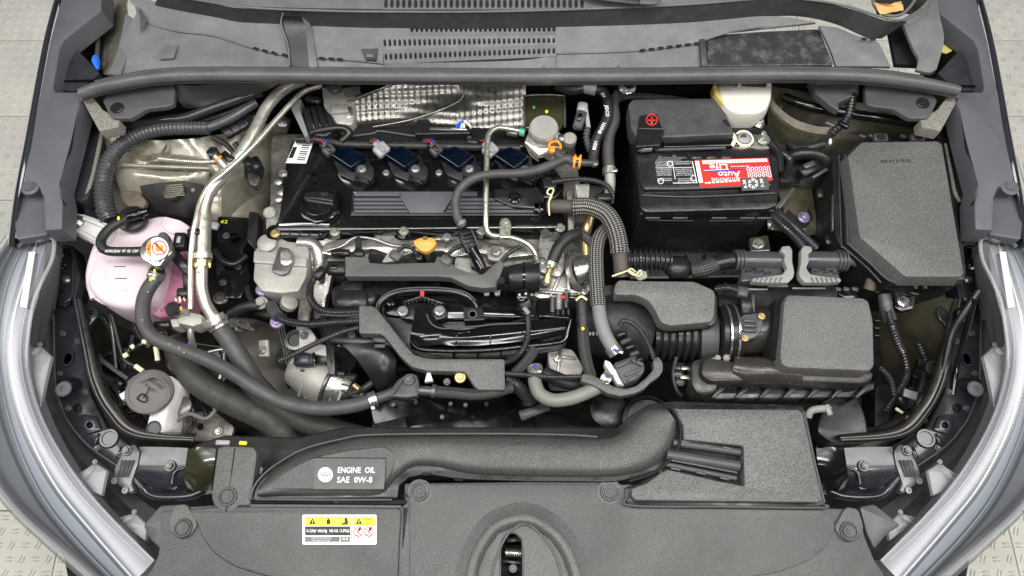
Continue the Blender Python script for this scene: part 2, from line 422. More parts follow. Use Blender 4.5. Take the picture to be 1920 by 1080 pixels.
# ================================================================ THE FLOOR of moulded tiles
TS = .305
def tile_mesh():
    vs, fs = [], []
    h = TS/2-.0012
    def ring(pts):
        st = len(vs); vs.extend(pts); return st
    def frustum(c, d, L, W, H, z0):
        n = Vector((-d.y, d.x, 0)); out = []
        for (l, w_, z) in ((L, W, z0), (L*.72, W*.45, z0+H)):
            out.append([c+d*(l*math.cos(a))+n*(w_*math.sin(a))+Vector((0, 0, z)) for a in (2*math.pi*i/8 for i in range(8))])
        st = ring(out[0]+out[1])
        fs.extend([(st+i, st+(i+1) % 8, st+8+(i+1) % 8, st+8+i) for i in range(8)]); fs.append(tuple(range(st+8, st+16)))
    st = ring([Vector((x*a, y*a, z)) for (a, z) in ((h, -.012), (h, -.001), (h-.001, 0)) for x, y in ((-1, -1), (1, -1), (1, 1), (-1, 1))])
    for j in (0, 4): fs.extend([(st+j+i, st+j+(i+1) % 4, st+j+4+(i+1) % 4, st+j+4+i) for i in range(4)])
    fs.append((st+8, st+9, st+10, st+11))
    k = 9; pc = TS/k
    for i in range(k):
        for j in range(k):
            c = Vector(((i+.5)*pc-TS/2, (j+.5)*pc-TS/2, 0))
            a = math.radians(68 if (i+j) % 2 else 2); d = Vector((math.cos(a), math.sin(a), 0)); n = Vector((-d.y, d.x, 0))
            for s in (-1, 1): frustum(c+n*s*.0042, d, .0115, .003, .004, 0)
    me = D.meshes.new('tile'); me.from_pydata(vs, [], fs); me.materials.append(MT['floor_tile']); me.update(); return me
FZ = -.84
fl = mk(None, 'floor', [(-4, -3, FZ-.03), (4, -3, FZ-.03), (4, 4, FZ-.03), (-4, 4, FZ-.03)], [(0, 1, 2, 3)], 'cowl_dark'); tag(fl, kind='structure')
tm = tile_mesh()
for i in range(-8, 8):
    for j in range(-4, 9):
        x, y = (i+.5)*TS+.06, (j+.5)*TS+.02
        if abs(x) < .6 : continue
        o = D.objects.new('tile', tm); link(o, fl); o.location = Vector((x, y, FZ))-WO['floor']
# ================================================================ THE BAY: floor and inner walls of the car body
bf = prism(None, 'bay_floor', [(60, 240), (1880, 240), (1900, 560), (1800, 1150), (140, 1150), (30, 560)], -52, 2, 'deep_black', b=0); tag(bf, kind='structure')  # near-black colour carries the shade deep in the bay
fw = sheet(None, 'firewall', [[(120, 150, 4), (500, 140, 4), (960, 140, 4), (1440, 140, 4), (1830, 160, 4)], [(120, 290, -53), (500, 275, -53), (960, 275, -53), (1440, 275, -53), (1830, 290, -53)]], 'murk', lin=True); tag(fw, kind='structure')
def fx(u, mir, s=1940): return s-u if mir else u
def mp(pts, mir, s=1940): return [(fx(p[0], mir, s), *p[1:]) for p in pts]
SIDE = {0: 'left', 1: 'right'}
# ---------------------------------------------------------------- fender rails
for mir in (0, 1):
    t = thing('fender_rail', ['grey plastic fender rail cover beside the ribbed grey conduit, floor tiles beyond it', 'grey plastic fender rail cover beside the chamfered black fuse box'][mir], 'fender cover', fx(90, mir, 1945), 300, -8, 'fender rail covers')
    m_ = lambda p: mp(p, mir, 1945)
    # long top cover with the recess of the hinge pocket
    prism(t, 'cover', m_([(118, -20), (190, -30), (190, 20), (120, 75), (112, 92), (100, 165), (104, 172), (140, 172), (150, 170), (152, 190), (132, 270), (112, 345), (118, 372), (116, 430), (84, 432), (80, 370), (72, 350), (40, 355), (57, 270), (75, 170), (92, 80)]), lambda u, v: 6-(v-100)*.012, 4, 'rail_plastic', b=4, tp=3)
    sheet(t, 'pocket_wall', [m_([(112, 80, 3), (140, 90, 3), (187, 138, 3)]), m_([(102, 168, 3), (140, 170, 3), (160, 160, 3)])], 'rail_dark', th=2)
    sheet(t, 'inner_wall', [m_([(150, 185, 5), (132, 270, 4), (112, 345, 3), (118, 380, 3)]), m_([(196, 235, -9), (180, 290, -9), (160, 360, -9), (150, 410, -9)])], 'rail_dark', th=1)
    lathe(t, 'screw_cap', fx(58, mir, 1950), 352, 2.6, [(17, 0), (17, 3), (14, 5), (10, 5), (9, 7), (0.1, 7)], 'rail_plastic')
    prism(t, 'outer_flange', m_([(40, 350), (75, 350), (84, 380), (90, 440), (30, 450), (27, 420)]), 0, 2, 'rail_plastic', b=3, r=6)
    for k in range(6):
        a = (136-7*k, 215+34*k, 3.9-.3*k)
        if k < 5: beam(t, 'slot', (fx(a[0]+12, mir, 1945), a[1]+22, a[2]-2), (fx(a[0]+8, mir, 1945), a[1]+42, a[2]-2.4), 2.5, 2, 'deep_black')
    f = sheet(None, 'fender', [m_([(118, -25, 5.5), (92, 80, 5), (60, 260, 3), (38, 370, 1), (26, 460, -1)]), m_([(108, -25, 5), (80, 80, 4), (46, 260, 1.5), (25, 370, -1), (14, 460, -3)]), m_([(112, -25, -10), (84, 80, -10), (50, 260, -14), (28, 370, -14), (18, 460, -14)])], 'fender_paint', th=.1)
    tag(f, ['dark painted fender edge along the grey rail cover at the ribbed conduit side', 'dark painted fender edge along the grey rail cover at the fuse box side'][mir], 'fender', 'painted fenders')
    # headlight fixing bracket with ribs
    b_ = thing('headlight_bracket', ['ribbed dark bracket with round boss above the headlamp, near the white tank arm', 'ribbed dark bracket with round boss above the headlamp, below the fuse box side rail'][mir], 'bracket', fx(65, mir, 1958), 410, -1, 'ribbed upper headlamp brackets')
    X = lambda u: fx(u, mir, 1958)
    prism(b_, 'plate', [(X(48), 385), (X(78), 388), (X(82), 432), (X(80), 446), (X(36), 446), (X(42), 420)], -1, 2, 'dark_steel', b=2, r=8)
    lathe(b_, 'boss', X(65), 398, -.8, [(15, 0), (15, 5), (11, 7), (10, 4), (.1, 4)], 'dark_steel')
    for k in range(4): beam(b_, 'rib', (X(52+8*k), 412, -.2), (X(48+9*k), 440, -.2), 3, 4, 'satin_grey')
# side cavities at the rear corners
for mir in (0, 1):
    c = thing('hinge_cavity', ['dark hinge cavity with blue cable end beside the cowl', 'dark hinge cavity with tan paper edge beside the cowl'][mir], 'cavity', fx(155, mir, 1945), 90, -10, 'hinge cavities at the rear corners')
    m_ = lambda p: mp(p, mir, 1945)
    sheet(c, 'cavity_wall', [m_([(112, -30, -4), (112, 100, -8), (150, 190, -8)]), m_([(160, -30, -14), (165, 60, -14), (185, 160, -10)]), m_([(240, -30, 0), (230, 60, -1), (215, 150, 0)])], 'khaki_shaded' if mir else 'murk', th=.5)
    sheet(c, 'inner_panel', [m_([(182, -20, -4), (190, 60, -4), (190, 120, -2), (192, 138, 0)]), m_([(232, -20, 3), (240, 30, 3), (235, 60, 4), (205, 140, 5)])], 'khaki_shaded' if mir else 'khaki_paint', th=.4, disp=lambda p, a, b: .004*noise.noise(p*40))
    if not mir:
        tube(c, 'cable', [(165, -20, 1), (180, 10, 1), (184, 60, 1), (182, 110, 2)], 4, 'dark_steel')
        tube(c, 'cable_tip', [(180, 107, 3), (180, 115, 3), (184, 130, 3)], [6, 8, 3], 'blue', n=10)
        lathe(c, 'bolt_head', 205, 8, 2, [(9, 0), (9, 3), (5, 5), (.1, 5)], 'dark_steel')
    else:
        for k in range(3): beam(c, 'trim_strip', (1773-k*4, -10, 4), (1757-k*2, 40, 4), 2, 3, 'khaki_paint')
        tube(c, 'rod', [(1752, 40, 4), (1780, 60, 3), (1812, 80, 2)], 2, 'khaki_paint')
        prism(c, 'paper_scrap', [(1768, 75), (1785, 95), (1775, 100), (1762, 96)], 2, .2, 'fluid_yellow', b=0)
# ================================================================ COWL
cw = thing('cowl', 'grey plastic cowl across the rear of the engine bay with rows of slots', 'cowl', 960, 90, 8)
CP = [ # rows back to front
 [(232, -20, 10), (330, 5, 11), (480, 42, 11.5), (720, 52, 11.5), (960, 53, 11.5), (1260, 47, 11.5), (1440, 28, 11.5)],
]
def perforate(par, name, tl, tr, bl, br, n, sw, sh, m, depth=1.2):
    """strip of n cells, each with a rounded slot: sw, sh share of the cell"""
    vs, fs = [], []
    def bil(a, b):
        top = lerp3(tl, tr, a); bot = lerp3(bl, br, a); return P(*lerp3(top, bot, b))
    for i in range(n):
        o = len(vs); cx = (i+.5)/n; hw = sw/n/2; hh = sh/2
        outer = [(-.5, -.5), (0, -.5), (.5, -.5), (.5, 0), (.5, .5), (0, .5), (-.5, .5), (-.5, 0)]
        inner = [(-1, -.62), (0, -1), (1, -.62), (1, 0), (1, .62), (0, 1), (-1, .62), (-1, 0)]
        for (a, b) in outer: vs.append(bil(cx+a/n, .5+b))
        for (a, b) in inner: vs.append(bil(cx+a*hw, .5+b*hh))
        for (a, b) in inner: vs.append(bil(cx+a*hw, .5+b*hh)-Vector((0, 0, depth/100)))
        fs += [(o+k, o+(k+1) % 8, o+8+(k+1) % 8, o+8+k) for k in range(8)]
        fs += [(o+8+k, o+8+(k+1) % 8, o+16+(k+1) % 8, o+16+k) for k in range(8)]
    return mk(par, name, vs, fs, m)
sheet(cw, 'rear_panel', [[(330, -40, 13.5), (480, -30, 13.5), (720, -30, 13.5)], [(335, -6, 13.2), (480, 12, 13.2), (720, 17, 13.2)]], 'cowl_plastic', th=.4)
sheet(cw, 'rear_panel', [[(1095, -30, 13.5), (1300, -30, 13.5), (1470, -40, 13.5)], [(1095, 18, 13.2), (1300, 8, 13.2), (1470, -3, 13.2)]], 'cowl_plastic', th=.4)
perforate(cw, 'upper_grille', (718, -5, 13.4), (1097, -5, 13.4), (718, 18, 13.2), (1097, 18, 13.2), 34, .62, .8, 'cowl_plastic')
tube(cw, 'rear_lip', [(325, -8, 13.4), (400, 5, 13.4), (480, 15, 13.4), (600, 20, 13.4), (720, 22, 13.4), (960, 21, 13.4), (1260, 10, 13.4), (1440, -3, 13.4), (1520, 0, 13.3), (1590, 12, 13.2), (1640, 28, 13), (1675, 37, 13), (1705, 34, 13), (1740, 12, 13), (1755, -12, 13)], 2.2, 'cowl_plastic')
# dark upright wall under the lip
sheet(cw, 'lip_wall', [[(300, -14, 13.2), (400, 7, 13.2), (480, 17, 13.2), (720, 24, 13.2), (960, 23, 13.2), (1260, 12, 13.2), (1440, 0, 13.2), (1530, 3, 13), (1600, 18, 13), (1660, 38, 13), (1700, 40, 13)], [(290, 8, 10), (400, 30, 9.5), (480, 42, 9.5), (720, 52, 9.5), (960, 52, 9.5), (1260, 44, 9.5), (1440, 29, 9.5), (1510, 30, 9.5), (1570, 44, 9), (1625, 68, 9), (1655, 70, 9)]], 'cowl_dark', th=.3)
# main louvred slope
sheet(cw, 'left_slope', [[(225, -20, 11), (300, 6, 9.7), (400, 28, 9.4), (500, 43, 9.4), (545, 46, 9.4)], [(255, 20, 9.5), (330, 57, 8.2), (400, 66, 8), (470, 88, 7.8), (545, 106, 7.6)], [(235, 60, 8.5), (300, 110, 7.5), (400, 122, 7), (470, 126, 7), (545, 128, 7)], [(205, 140, 7), (300, 140, 6.6), (400, 134, 6.4), (470, 133, 6.4), (545, 133, 6.4)]], 'cowl_plastic', th=.5)
sheet(cw, 'middle_slope', [[(570, 46, 9.4), (640, 49, 9.4), (718, 51, 9.4)], [(582, 105, 7.6), (640, 111, 7.6), (718, 116, 7.6)], [(585, 130, 6.6), (640, 132, 6.6), (718, 133, 6.6)]], 'cowl_plastic', th=.5, nu=4)
sheet(cw, 'front_slope', [[(718, 119, 7.6), (960, 114, 7.6), (1042, 103, 7.6)], [(718, 133, 6.6), (960, 134, 6.6), (1042, 134, 6.6)]], 'cowl_plastic', th=.5)
zz = lambda v: 9.4-(v-51)*.028
perforate(cw, 'slot_row', (768, 47, 9.4), (1043, 47, 9.4), (768, 63, 9.1), (1043, 62, 9.1), 30, .55, .72, 'cowl_plastic')
sheet(cw, 'row_panel', [[(718, 51, 9.5), (768, 51, 9.5)], [(718, 68, 9), (768, 68, 9)]], 'cowl_plastic', lin=True)
sheet(cw, 'row_panel', [[(768, 63, 9.1), (1043, 62, 9.1)], [(768, 68, 9), (1043, 67, 9)]], 'cowl_plastic', lin=True)
perforate(cw, 'slot_row', (716, 68, 9), (1043, 67, 9), (718, 93, 8.2), (1043, 84, 8.3), 35, .55, .6, 'cowl_plastic')
perforate(cw, 'slot_row', (718, 93, 8.2), (1043, 84, 8.3), (720, 120, 7.6), (1043, 106, 7.7), 35, .55, .5, 'cowl_plastic')
sheet(cw, 'right_slope', [[(1043, 50, 9.5), (1260, 44, 9.5), (1440, 30, 9.5), (1530, 42, 9.3)], [(1043, 99, 7.7), (1200, 94, 7.7), (1310, 80, 7.9), (1340, 62, 8)]], 'cowl_plastic', th=.5)
sheet(cw, 'right_front_slope', [[(1043, 102, 7.6), (1200, 96, 7.6), (1310, 82, 7.7), (1318, 78, 7.7)], [(1043, 134, 6.6), (1200, 133, 6.6), (1300, 132, 6.6), (1322, 132, 6.6)]], 'cowl_plastic', th=.5)
tube(cw, 'crease', [(255, 14, 9.9), (275, 41, 9), (330, 58, 8.4), (400, 67, 8.2), (470, 89, 8), (545, 107, 7.8)], 1.6, 'cowl_plastic')
tube(cw, 'crease', [(590, 108, 7.8), (645, 112, 7.8), (720, 119, 7.8)], 1.4, 'cowl_plastic')
tube(cw, 'crease', [(1043, 101, 7.8), (1200, 95, 7.8), (1310, 81, 7.9)], 1.4, 'cowl_plastic')
# dark drainage slots in the creases
for k, (a, b) in enumerate([((475, 89), (485, 92)), ((492, 93), (502, 97)), ((509, 97), (519, 101)), ((529, 101), (541, 105)), ((598, 108), (608, 109)), ((616, 109), (626, 110)), ((632, 110), (642, 111)), ((313, 53), (319, 56)), ((325, 57), (332, 59))]+[((1200+17*i, 94-i*2.1), (1210+17*i, 93-i*2.1)) for i in range(7)]):
    beam(cw, 'drain_slot', (a[0], a[1], 8.15), (b[0], b[1], 8.15), 5, 2, 'deep_black')
# upright divider
sheet(cw, 'divider', [[(531, 22, 12.5), (560, 24, 12.4)], [(527, 45, 10.6), (572, 48, 10.5)], [(541, 105, 8.4), (578, 104, 8.4)], [(543, 128, 7.6), (580, 128, 7.5)]], 'satin_black', th=1.5)
tube(cw, 'divider_edge', [(533, 20, 12.8), (527, 45, 11), (540, 85, 9.3), (543, 124, 8)], 1.6, 'cowl_plastic')
sheet(cw, 'divider_flank', [[(560, 24, 12.4), (566, 26, 12)], [(572, 48, 10.5), (584, 50, 9.6)], [(578, 104, 8.4), (592, 106, 8)], [(580, 128, 7.5), (596, 130, 7.2)]], 'cowl_plastic', th=.4)
prism(cw, 'latch', [(677, 91), (708, 90), (704, 110), (686, 111)], 8.6, .8, 'cowl_dark', b=1.5)
beam(cw, 'latch_tongue', (686, 103, 9), (700, 103, 9), 8, 4, 'cowl_plastic')
for p in (((263, 14, 9.9), (277, 42, 9.2), (265, 66, 8.9)),): decal(cw, 'gusset', p, 0, 'cowl_dark', th=.2)
prism(cw, 'moulded_square', [(309, 84), (334, 84), (325, 108), (300, 110)], 8.1, .5, 'cowl_plastic', b=1)
for x in (1020, 1160): beam(cw, 'fin', (x, 122, 7.6), (x+1, 129, 7.6), 3, 5, 'cowl_plastic')
# right side: sunk lid, flank pieces
prism(cw, 'sunk_lid', [(1328, 66), (1440, 58), (1536, 54), (1564, 121), (1325, 124)], 7.4, 1, 'dusty_lid', b=2, r=5)
beam(cw, 'lid_wall', (1316, 72, 8.2), (1322, 124, 7.8), 12, 8, 'cowl_dark')
sheet(cw, 'right_flank', [[(1536, 48, 9), (1570, 52, 9), (1610, 68, 8.6), (1640, 72, 8.6)], [(1556, 90, 7.6), (1590, 90, 8), (1622, 100, 8), (1652, 88, 8)], [(1568, 124, 6.8), (1600, 124, 7), (1640, 124, 7), (1670, 125, 7)]], 'cowl_plastic', th=.6, nu=4)
sheet(cw, 'right_flange', [[(1690, 36, 11), (1725, 15, 11), (1755, -20, 11)], [(1712, 90, 8.4), (1745, 55, 9), (1762, 30, 9)], [(1722, 110, 8), (1752, 100, 8), (1770, 75, 8.5)], [(1718, 131, 7.2), (1742, 136, 7), (1756, 130, 7.2)]], 'cowl_plastic', th=.6)
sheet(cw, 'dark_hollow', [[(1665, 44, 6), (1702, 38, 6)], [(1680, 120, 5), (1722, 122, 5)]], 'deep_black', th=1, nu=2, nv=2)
beam(cw, 'drain_slot', (1617, 71, 9.4), (1625, 73, 9.4), 5, 3, 'deep_black'); beam(cw, 'drain_slot', (1634, 73, 9.4), (1642, 72, 9.4), 5, 3, 'deep_black')
beam(cw, 'clip_tongue', (1677, 46, 11), (1699, 41, 11), 5, 2, 'cowl_plastic')
sheet(cw, 'left_flange', [[(236, 25, 8), (258, 40, 8)], [(222, 90, 8), (240, 100, 7.6)], [(205, 138, 7.8), (225, 143, 7.4)]], 'cowl_plastic', th=.6, nu=3)
# wiper arm foot and windscreen opening paper
wa = thing('wiper_arm', 'dark wiper arm foot at the top edge behind the cowl grille', 'wiper', 1170, 0, 14)
tube(wa, 'arm', [(1090, -12, 15), (1130, -4, 15), (1190, 2, 15), (1228, 4, 15)], [5, 8, 9, 7], 'rail_dark', flat=.5)
tube(wa, 'end_cap', [(1200, 2, 15.4), (1225, 3, 15.4), (1236, 0, 15.2)], [8, 8, 5], 'rail_plastic', flat=.5)
tube(cw, 'opening_rim', [(1636, -10, 12.6), (1640, 12, 12.5), (1660, 28, 12.4), (1690, 27, 12.4), (1712, 5, 12.6), (1718, -12, 12.6)], 3, 'cowl_plastic')
sheet(cw, 'opening_hollow', [[(1636, -20, 11), (1716, -20, 11)], [(1645, 26, 10.5), (1706, 24, 10.5)]], 'deep_black', th=.3, lin=True)
pp = sheet(None, 'dry_leaf', [[(1638, 2, 12.8), (1660, 8, 13.4), (1690, 2, 12.6)], [(1644, 14, 13.2), (1668, 12, 12.5), (1694, 18, 13.1)], [(1650, 27, 12.6), (1672, 24, 13), (1688, 20, 12.6)]], 'paper_buff', th=.05, disp=lambda p, a, b: .004*noise.noise(p*90)); tag(pp, 'crumpled orange brown dry leaf in the round cowl opening', 'leaf')
# ---------------------------------------------------------------- weather strip
ws = thing('weatherstrip', 'long black rubber weatherstrip along the front edge of the cowl', 'rubber seal', 960, 143, 8)
WP = [(152, 176, 7), (180, 166, 7.4), (215, 158, 8), (270, 148, 8.2), (340, 142, 8.3), (480, 141, 8.4), (720, 143, 8.5), (960, 144, 8.5), (1200, 143, 8.5), (1440, 140, 8.4), (1560, 141, 8.3), (1650, 146, 8.2), (1730, 157, 7.8), (1796, 170, 7)]
tube(ws, 'bulb', WP, [11]+[12]*12+[10], 'seal', n=14)
tube(ws, 'flange', [(u, v+11, z-1.1) for u, v, z in WP], 5, 'seal', n=8)
tube(ws, 'rear_lip', [(u, v-12, z-.3) for u, v, z in WP[1:-1]], 4, 'cowl_dark', n=8)
# plates and foam under its two ends
for mir in (0, 1):
    t = thing('hinge_cover', ['dark plastic cover plate with push clip under the weatherstrip end by the thick conduit', 'dark plastic cover plate with push clip under the weatherstrip end above the fuse box'][mir], 'cover plate', fx(250, mir, 1950), 195, 3, 'cover plates under the weatherstrip ends')
    m_ = lambda p: mp(p, mir, 1950)
    pl = prism(t, 'plate', m_([(192, 188), (205, 172), (260, 165), (328, 158), (326, 195), (312, 200), (275, 204), (245, 222), (212, 222), (204, 215)]), 5.2, 1, 'satin_grey', b=2, r=5)
    clip(t, fx(219, mir, 1950), 202-(9 if mir else 0), 5.4, 12)
    t2 = prism(None, 'foam_block', m_([(152, 184), (174, 182), (192, 205), (224, 224), (222, 238), (186, 246)]), 4.6, 2.5, 'foam', b=2)
    tag(t2, ['buff foam block under the weatherstrip end beside the ribbed conduit', 'buff foam block under the weatherstrip end above the fuse box corner'][mir], 'foam block', 'foam blocks at the weatherstrip ends')
t = thing('cowl_side_panel', 'dusty grey panel under the weatherstrip behind the aluminium pipes', 'panel', 400, 180, 1)
sheet(t, 'panel', [[(330, 160, 4), (420, 158, 4), (520, 157, 4)], [(335, 190, 2), (400, 185, 1), (490, 170, 2)], [(350, 200, 0), (400, 198, 0), (470, 182, 0)]], 'satin_grey', th=.4, disp=lambda p, a, b: .003*noise.noise(p*30))
# ================================================================ FRONT: radiator support ring, painted black
for mir in (0, 1):
    t = thing('radiator_support', ['glossy black painted radiator support arm curving round the washer filler side', 'glossy black painted radiator support arm curving round the air filter side'][mir], 'radiator support', fx(160, mir), 780, -14, 'radiator support arms')
    m_ = lambda p: mp(p, mir)
    top = prism(t, 'arm_plate', m_([(100, 560), (128, 560), (150, 590), (155, 650), (170, 740), (200, 800), (250, 840), (345, 842), (350, 900), (325, 918), (270, 915), (250, 890), (215, 870), (165, 835), (128, 790), (108, 740), (104, 700), (100, 640)]), -13, 1.2, 'paint_black', b=3,
        holes=[circ(fx(128, mir), 673, 8, 14, 13, (-20 if mir else 20)), (fx(146, mir), 765, 9), (fx(168, mir), 797, 8), (fx(205, mir), 822, 7)])
    sheet(t, 'inner_ridge', [m_([(134, 560, -11), (152, 650, -11), (168, 720, -11), (196, 775, -11), (245, 820, -11), (362, 829, -11)]), m_([(144, 560, -10.2), (163, 650, -10.2), (178, 715, -10.2), (206, 768, -10.2), (255, 811, -10.2), (364, 822, -10.2)]), m_([(154, 558, -11), (174, 646, -11), (190, 706, -11), (218, 757, -11), (264, 802, -11), (366, 816, -11)]), m_([(158, 556, -16), (178, 644, -16), (194, 703, -16), (222, 754, -16), (268, 799, -16), (368, 812, -16)])], 'brown_reflection', th=.3)
    tube(t, 'ridge_edge', m_([(140, 560, -10), (158, 650, -10), (173, 717, -10), (201, 771, -10), (250, 815, -10), (363, 825, -10)]), 2, 'dark_steel')
    lathe(t, 'embossed_ring', fx(128, mir), 673, -12.9, [(17, 0), (15, 3), (11, 3), (10, 0)], 'paint_black', sx=.7)
    lathe(t, 'embossed_ring', fx(205, mir), 822, -12.9, [(19, 0), (17, 3), (13, 3), (12, 1)], 'paint_black')
    tube(t, 'outer_edge_highlight', m_([(101, 590, -12.8), (103, 700, -12.8), (109, 742, -12.8), (128, 790, -12.8), (165, 834, -12.8), (212, 868, -12.8), (250, 892, -12.8)]), 2, 'dark_steel')  # lighter bead paints the highlight along the arm's outer border
    for (x, y) in ((118, 625), (146, 640), (112, 700), (160, 735), (128, 765), (182, 840)): bolt(t, fx(x, mir), y, -12.9, 6, 'dark_steel')
    prism(t, 'embossed_pad', m_([(150, 775), (180, 780), (190, 806), (160, 815), (150, 800)]), -12.4, .5, 'paint_black', b=3, r=6, holes=[(fx(168, mir), 797, 7)])
    lug = prism(t, 'bracket_lug', m_([(146, 565), (178, 572), (184, 582), (180, 596), (168, 608), (165, 640), (158, 640), (150, 600)]), -12, .7, 'paint_black', b=2, r=5, holes=[(fx(171, mir), 586, 5)])
    for (x, y) in ((185, 812), (228, 838)): beam(t, 'embossed_bar', (fx(x, mir), y, -12.3), (fx(x-10, mir), y+22, -12.3), 5, 3, 'paint_black')
    # stop post
    p_ = thing('rubber_stop', ['grey headed stop post on the support arm near the washer filler cap', 'grey headed stop post on the support arm beside the air filter side headlamp'][mir], 'stop post', fx(121, mir, 1948), 727, -12, 'stop posts on the support arms')
    lathe(p_, 'post', fx(140, mir, 1948), 722, -12.8, [(14, 0), (12, 20), (11, 26)], 'satin_black', ax=(0.4*(1 if mir else -1), -.1, 1))
    hx = fx(121, mir, 1948); lathe(p_, 'head', hx, 730, -9.8, [(14, 0), (15, 4), (13, 6), (5, 6), (4, 3), (.1, 3)], 'rail_plastic')
    # fixing strap with ribs
    k_ = thing('headlight_strap', ['ribbed dark strap bolted to the support arm beneath the washer filler', 'ribbed dark strap bolted to the support arm right of the intake box'][mir], 'bracket', fx(240, mir, 1938), 880, -11, 'ribbed lower headlamp straps')
    X = lambda u: fx(u, mir, 1938)
    prism(k_, 'strap', [(X(232), 838), (X(252), 832), (X(262), 846), (X(258), 870), (X(246), 905), (X(252), 920), (X(242), 925), (X(212), 900), (X(214), 878), (X(228), 850)], -11, 1.6, 'dark_steel', b=2, r=5)
    bolt(k_, X(238), 845, -10.9, 10, 'dark_steel')
    for q in range(4): beam(k_, 'rib', (X(232+7*q-3), 862, -10.5), (X(222+6*q-3), 894, -10.5), 2.6, 3, 'satin_grey')
    for a, b in ((216, 902), (236, 920)): lathe(k_, 'eyelet', X(a), b, -11, [(6, 0), (6, 4), (3, 4), (3, 2), (.1, 2)], 'dark_steel', n=12)
    # lower cross plate, pressed
    c_ = thing('corner_plate', ['glossy black pressed corner plate left of the front cover clip tower', 'glossy black pressed corner plate right of the square intake box'][mir], 'support plate', fx(300, mir, 1935), 880, -14, 'pressed corner plates')
    m3 = lambda p: mp(p, mir, 1935)
    sheet(c_, 'plate', [m3([(262, 838, -11.5), (300, 838, -11.5), (352, 840, -11.5)]), m3([(252, 880, -11.5), (300, 884, -11.6), (352, 882, -11.6)]), m3([(262, 905, -13), (300, 918, -13.2), (350, 908, -13)]), m3([(285, 928, -16), (310, 936, -17), (350, 930, -16)])], 'paint_black', th=1, nu=5, nv=5)
    tube(c_, 'rolled_edge', m3([(250, 895, -12), (275, 922, -13), (300, 932, -13), (355, 930, -13), (385, 918, -13)]), 7, 'paint_black')
    tube(c_, 'pressed_rib', m3([(322, 908, -11.4), (328, 885, -11.2), (345, 878, -11.2)]), 3, 'paint_black')
    bolt(c_, X(319), 874, -11.3, 11, 'dark_steel')
    sheet(c_, 'upright_box', [m3([(352, 842, -7), (378, 838, -7), (405, 842, -7)]), m3([(346, 885, -9), (372, 886, -8), (400, 885, -8)]), m3([(345, 912, -14), (372, 925, -13), (398, 920, -13)])], 'olive_gloss' if not mir else 'gloss_black', th=4)
    if not mir: lathe(c_, 'hole_ring', 376, 862, -7.4, [(5, 0), (5, 2), (3, 2), (3, 0)], 'deep_black', n=12, sx=.6)
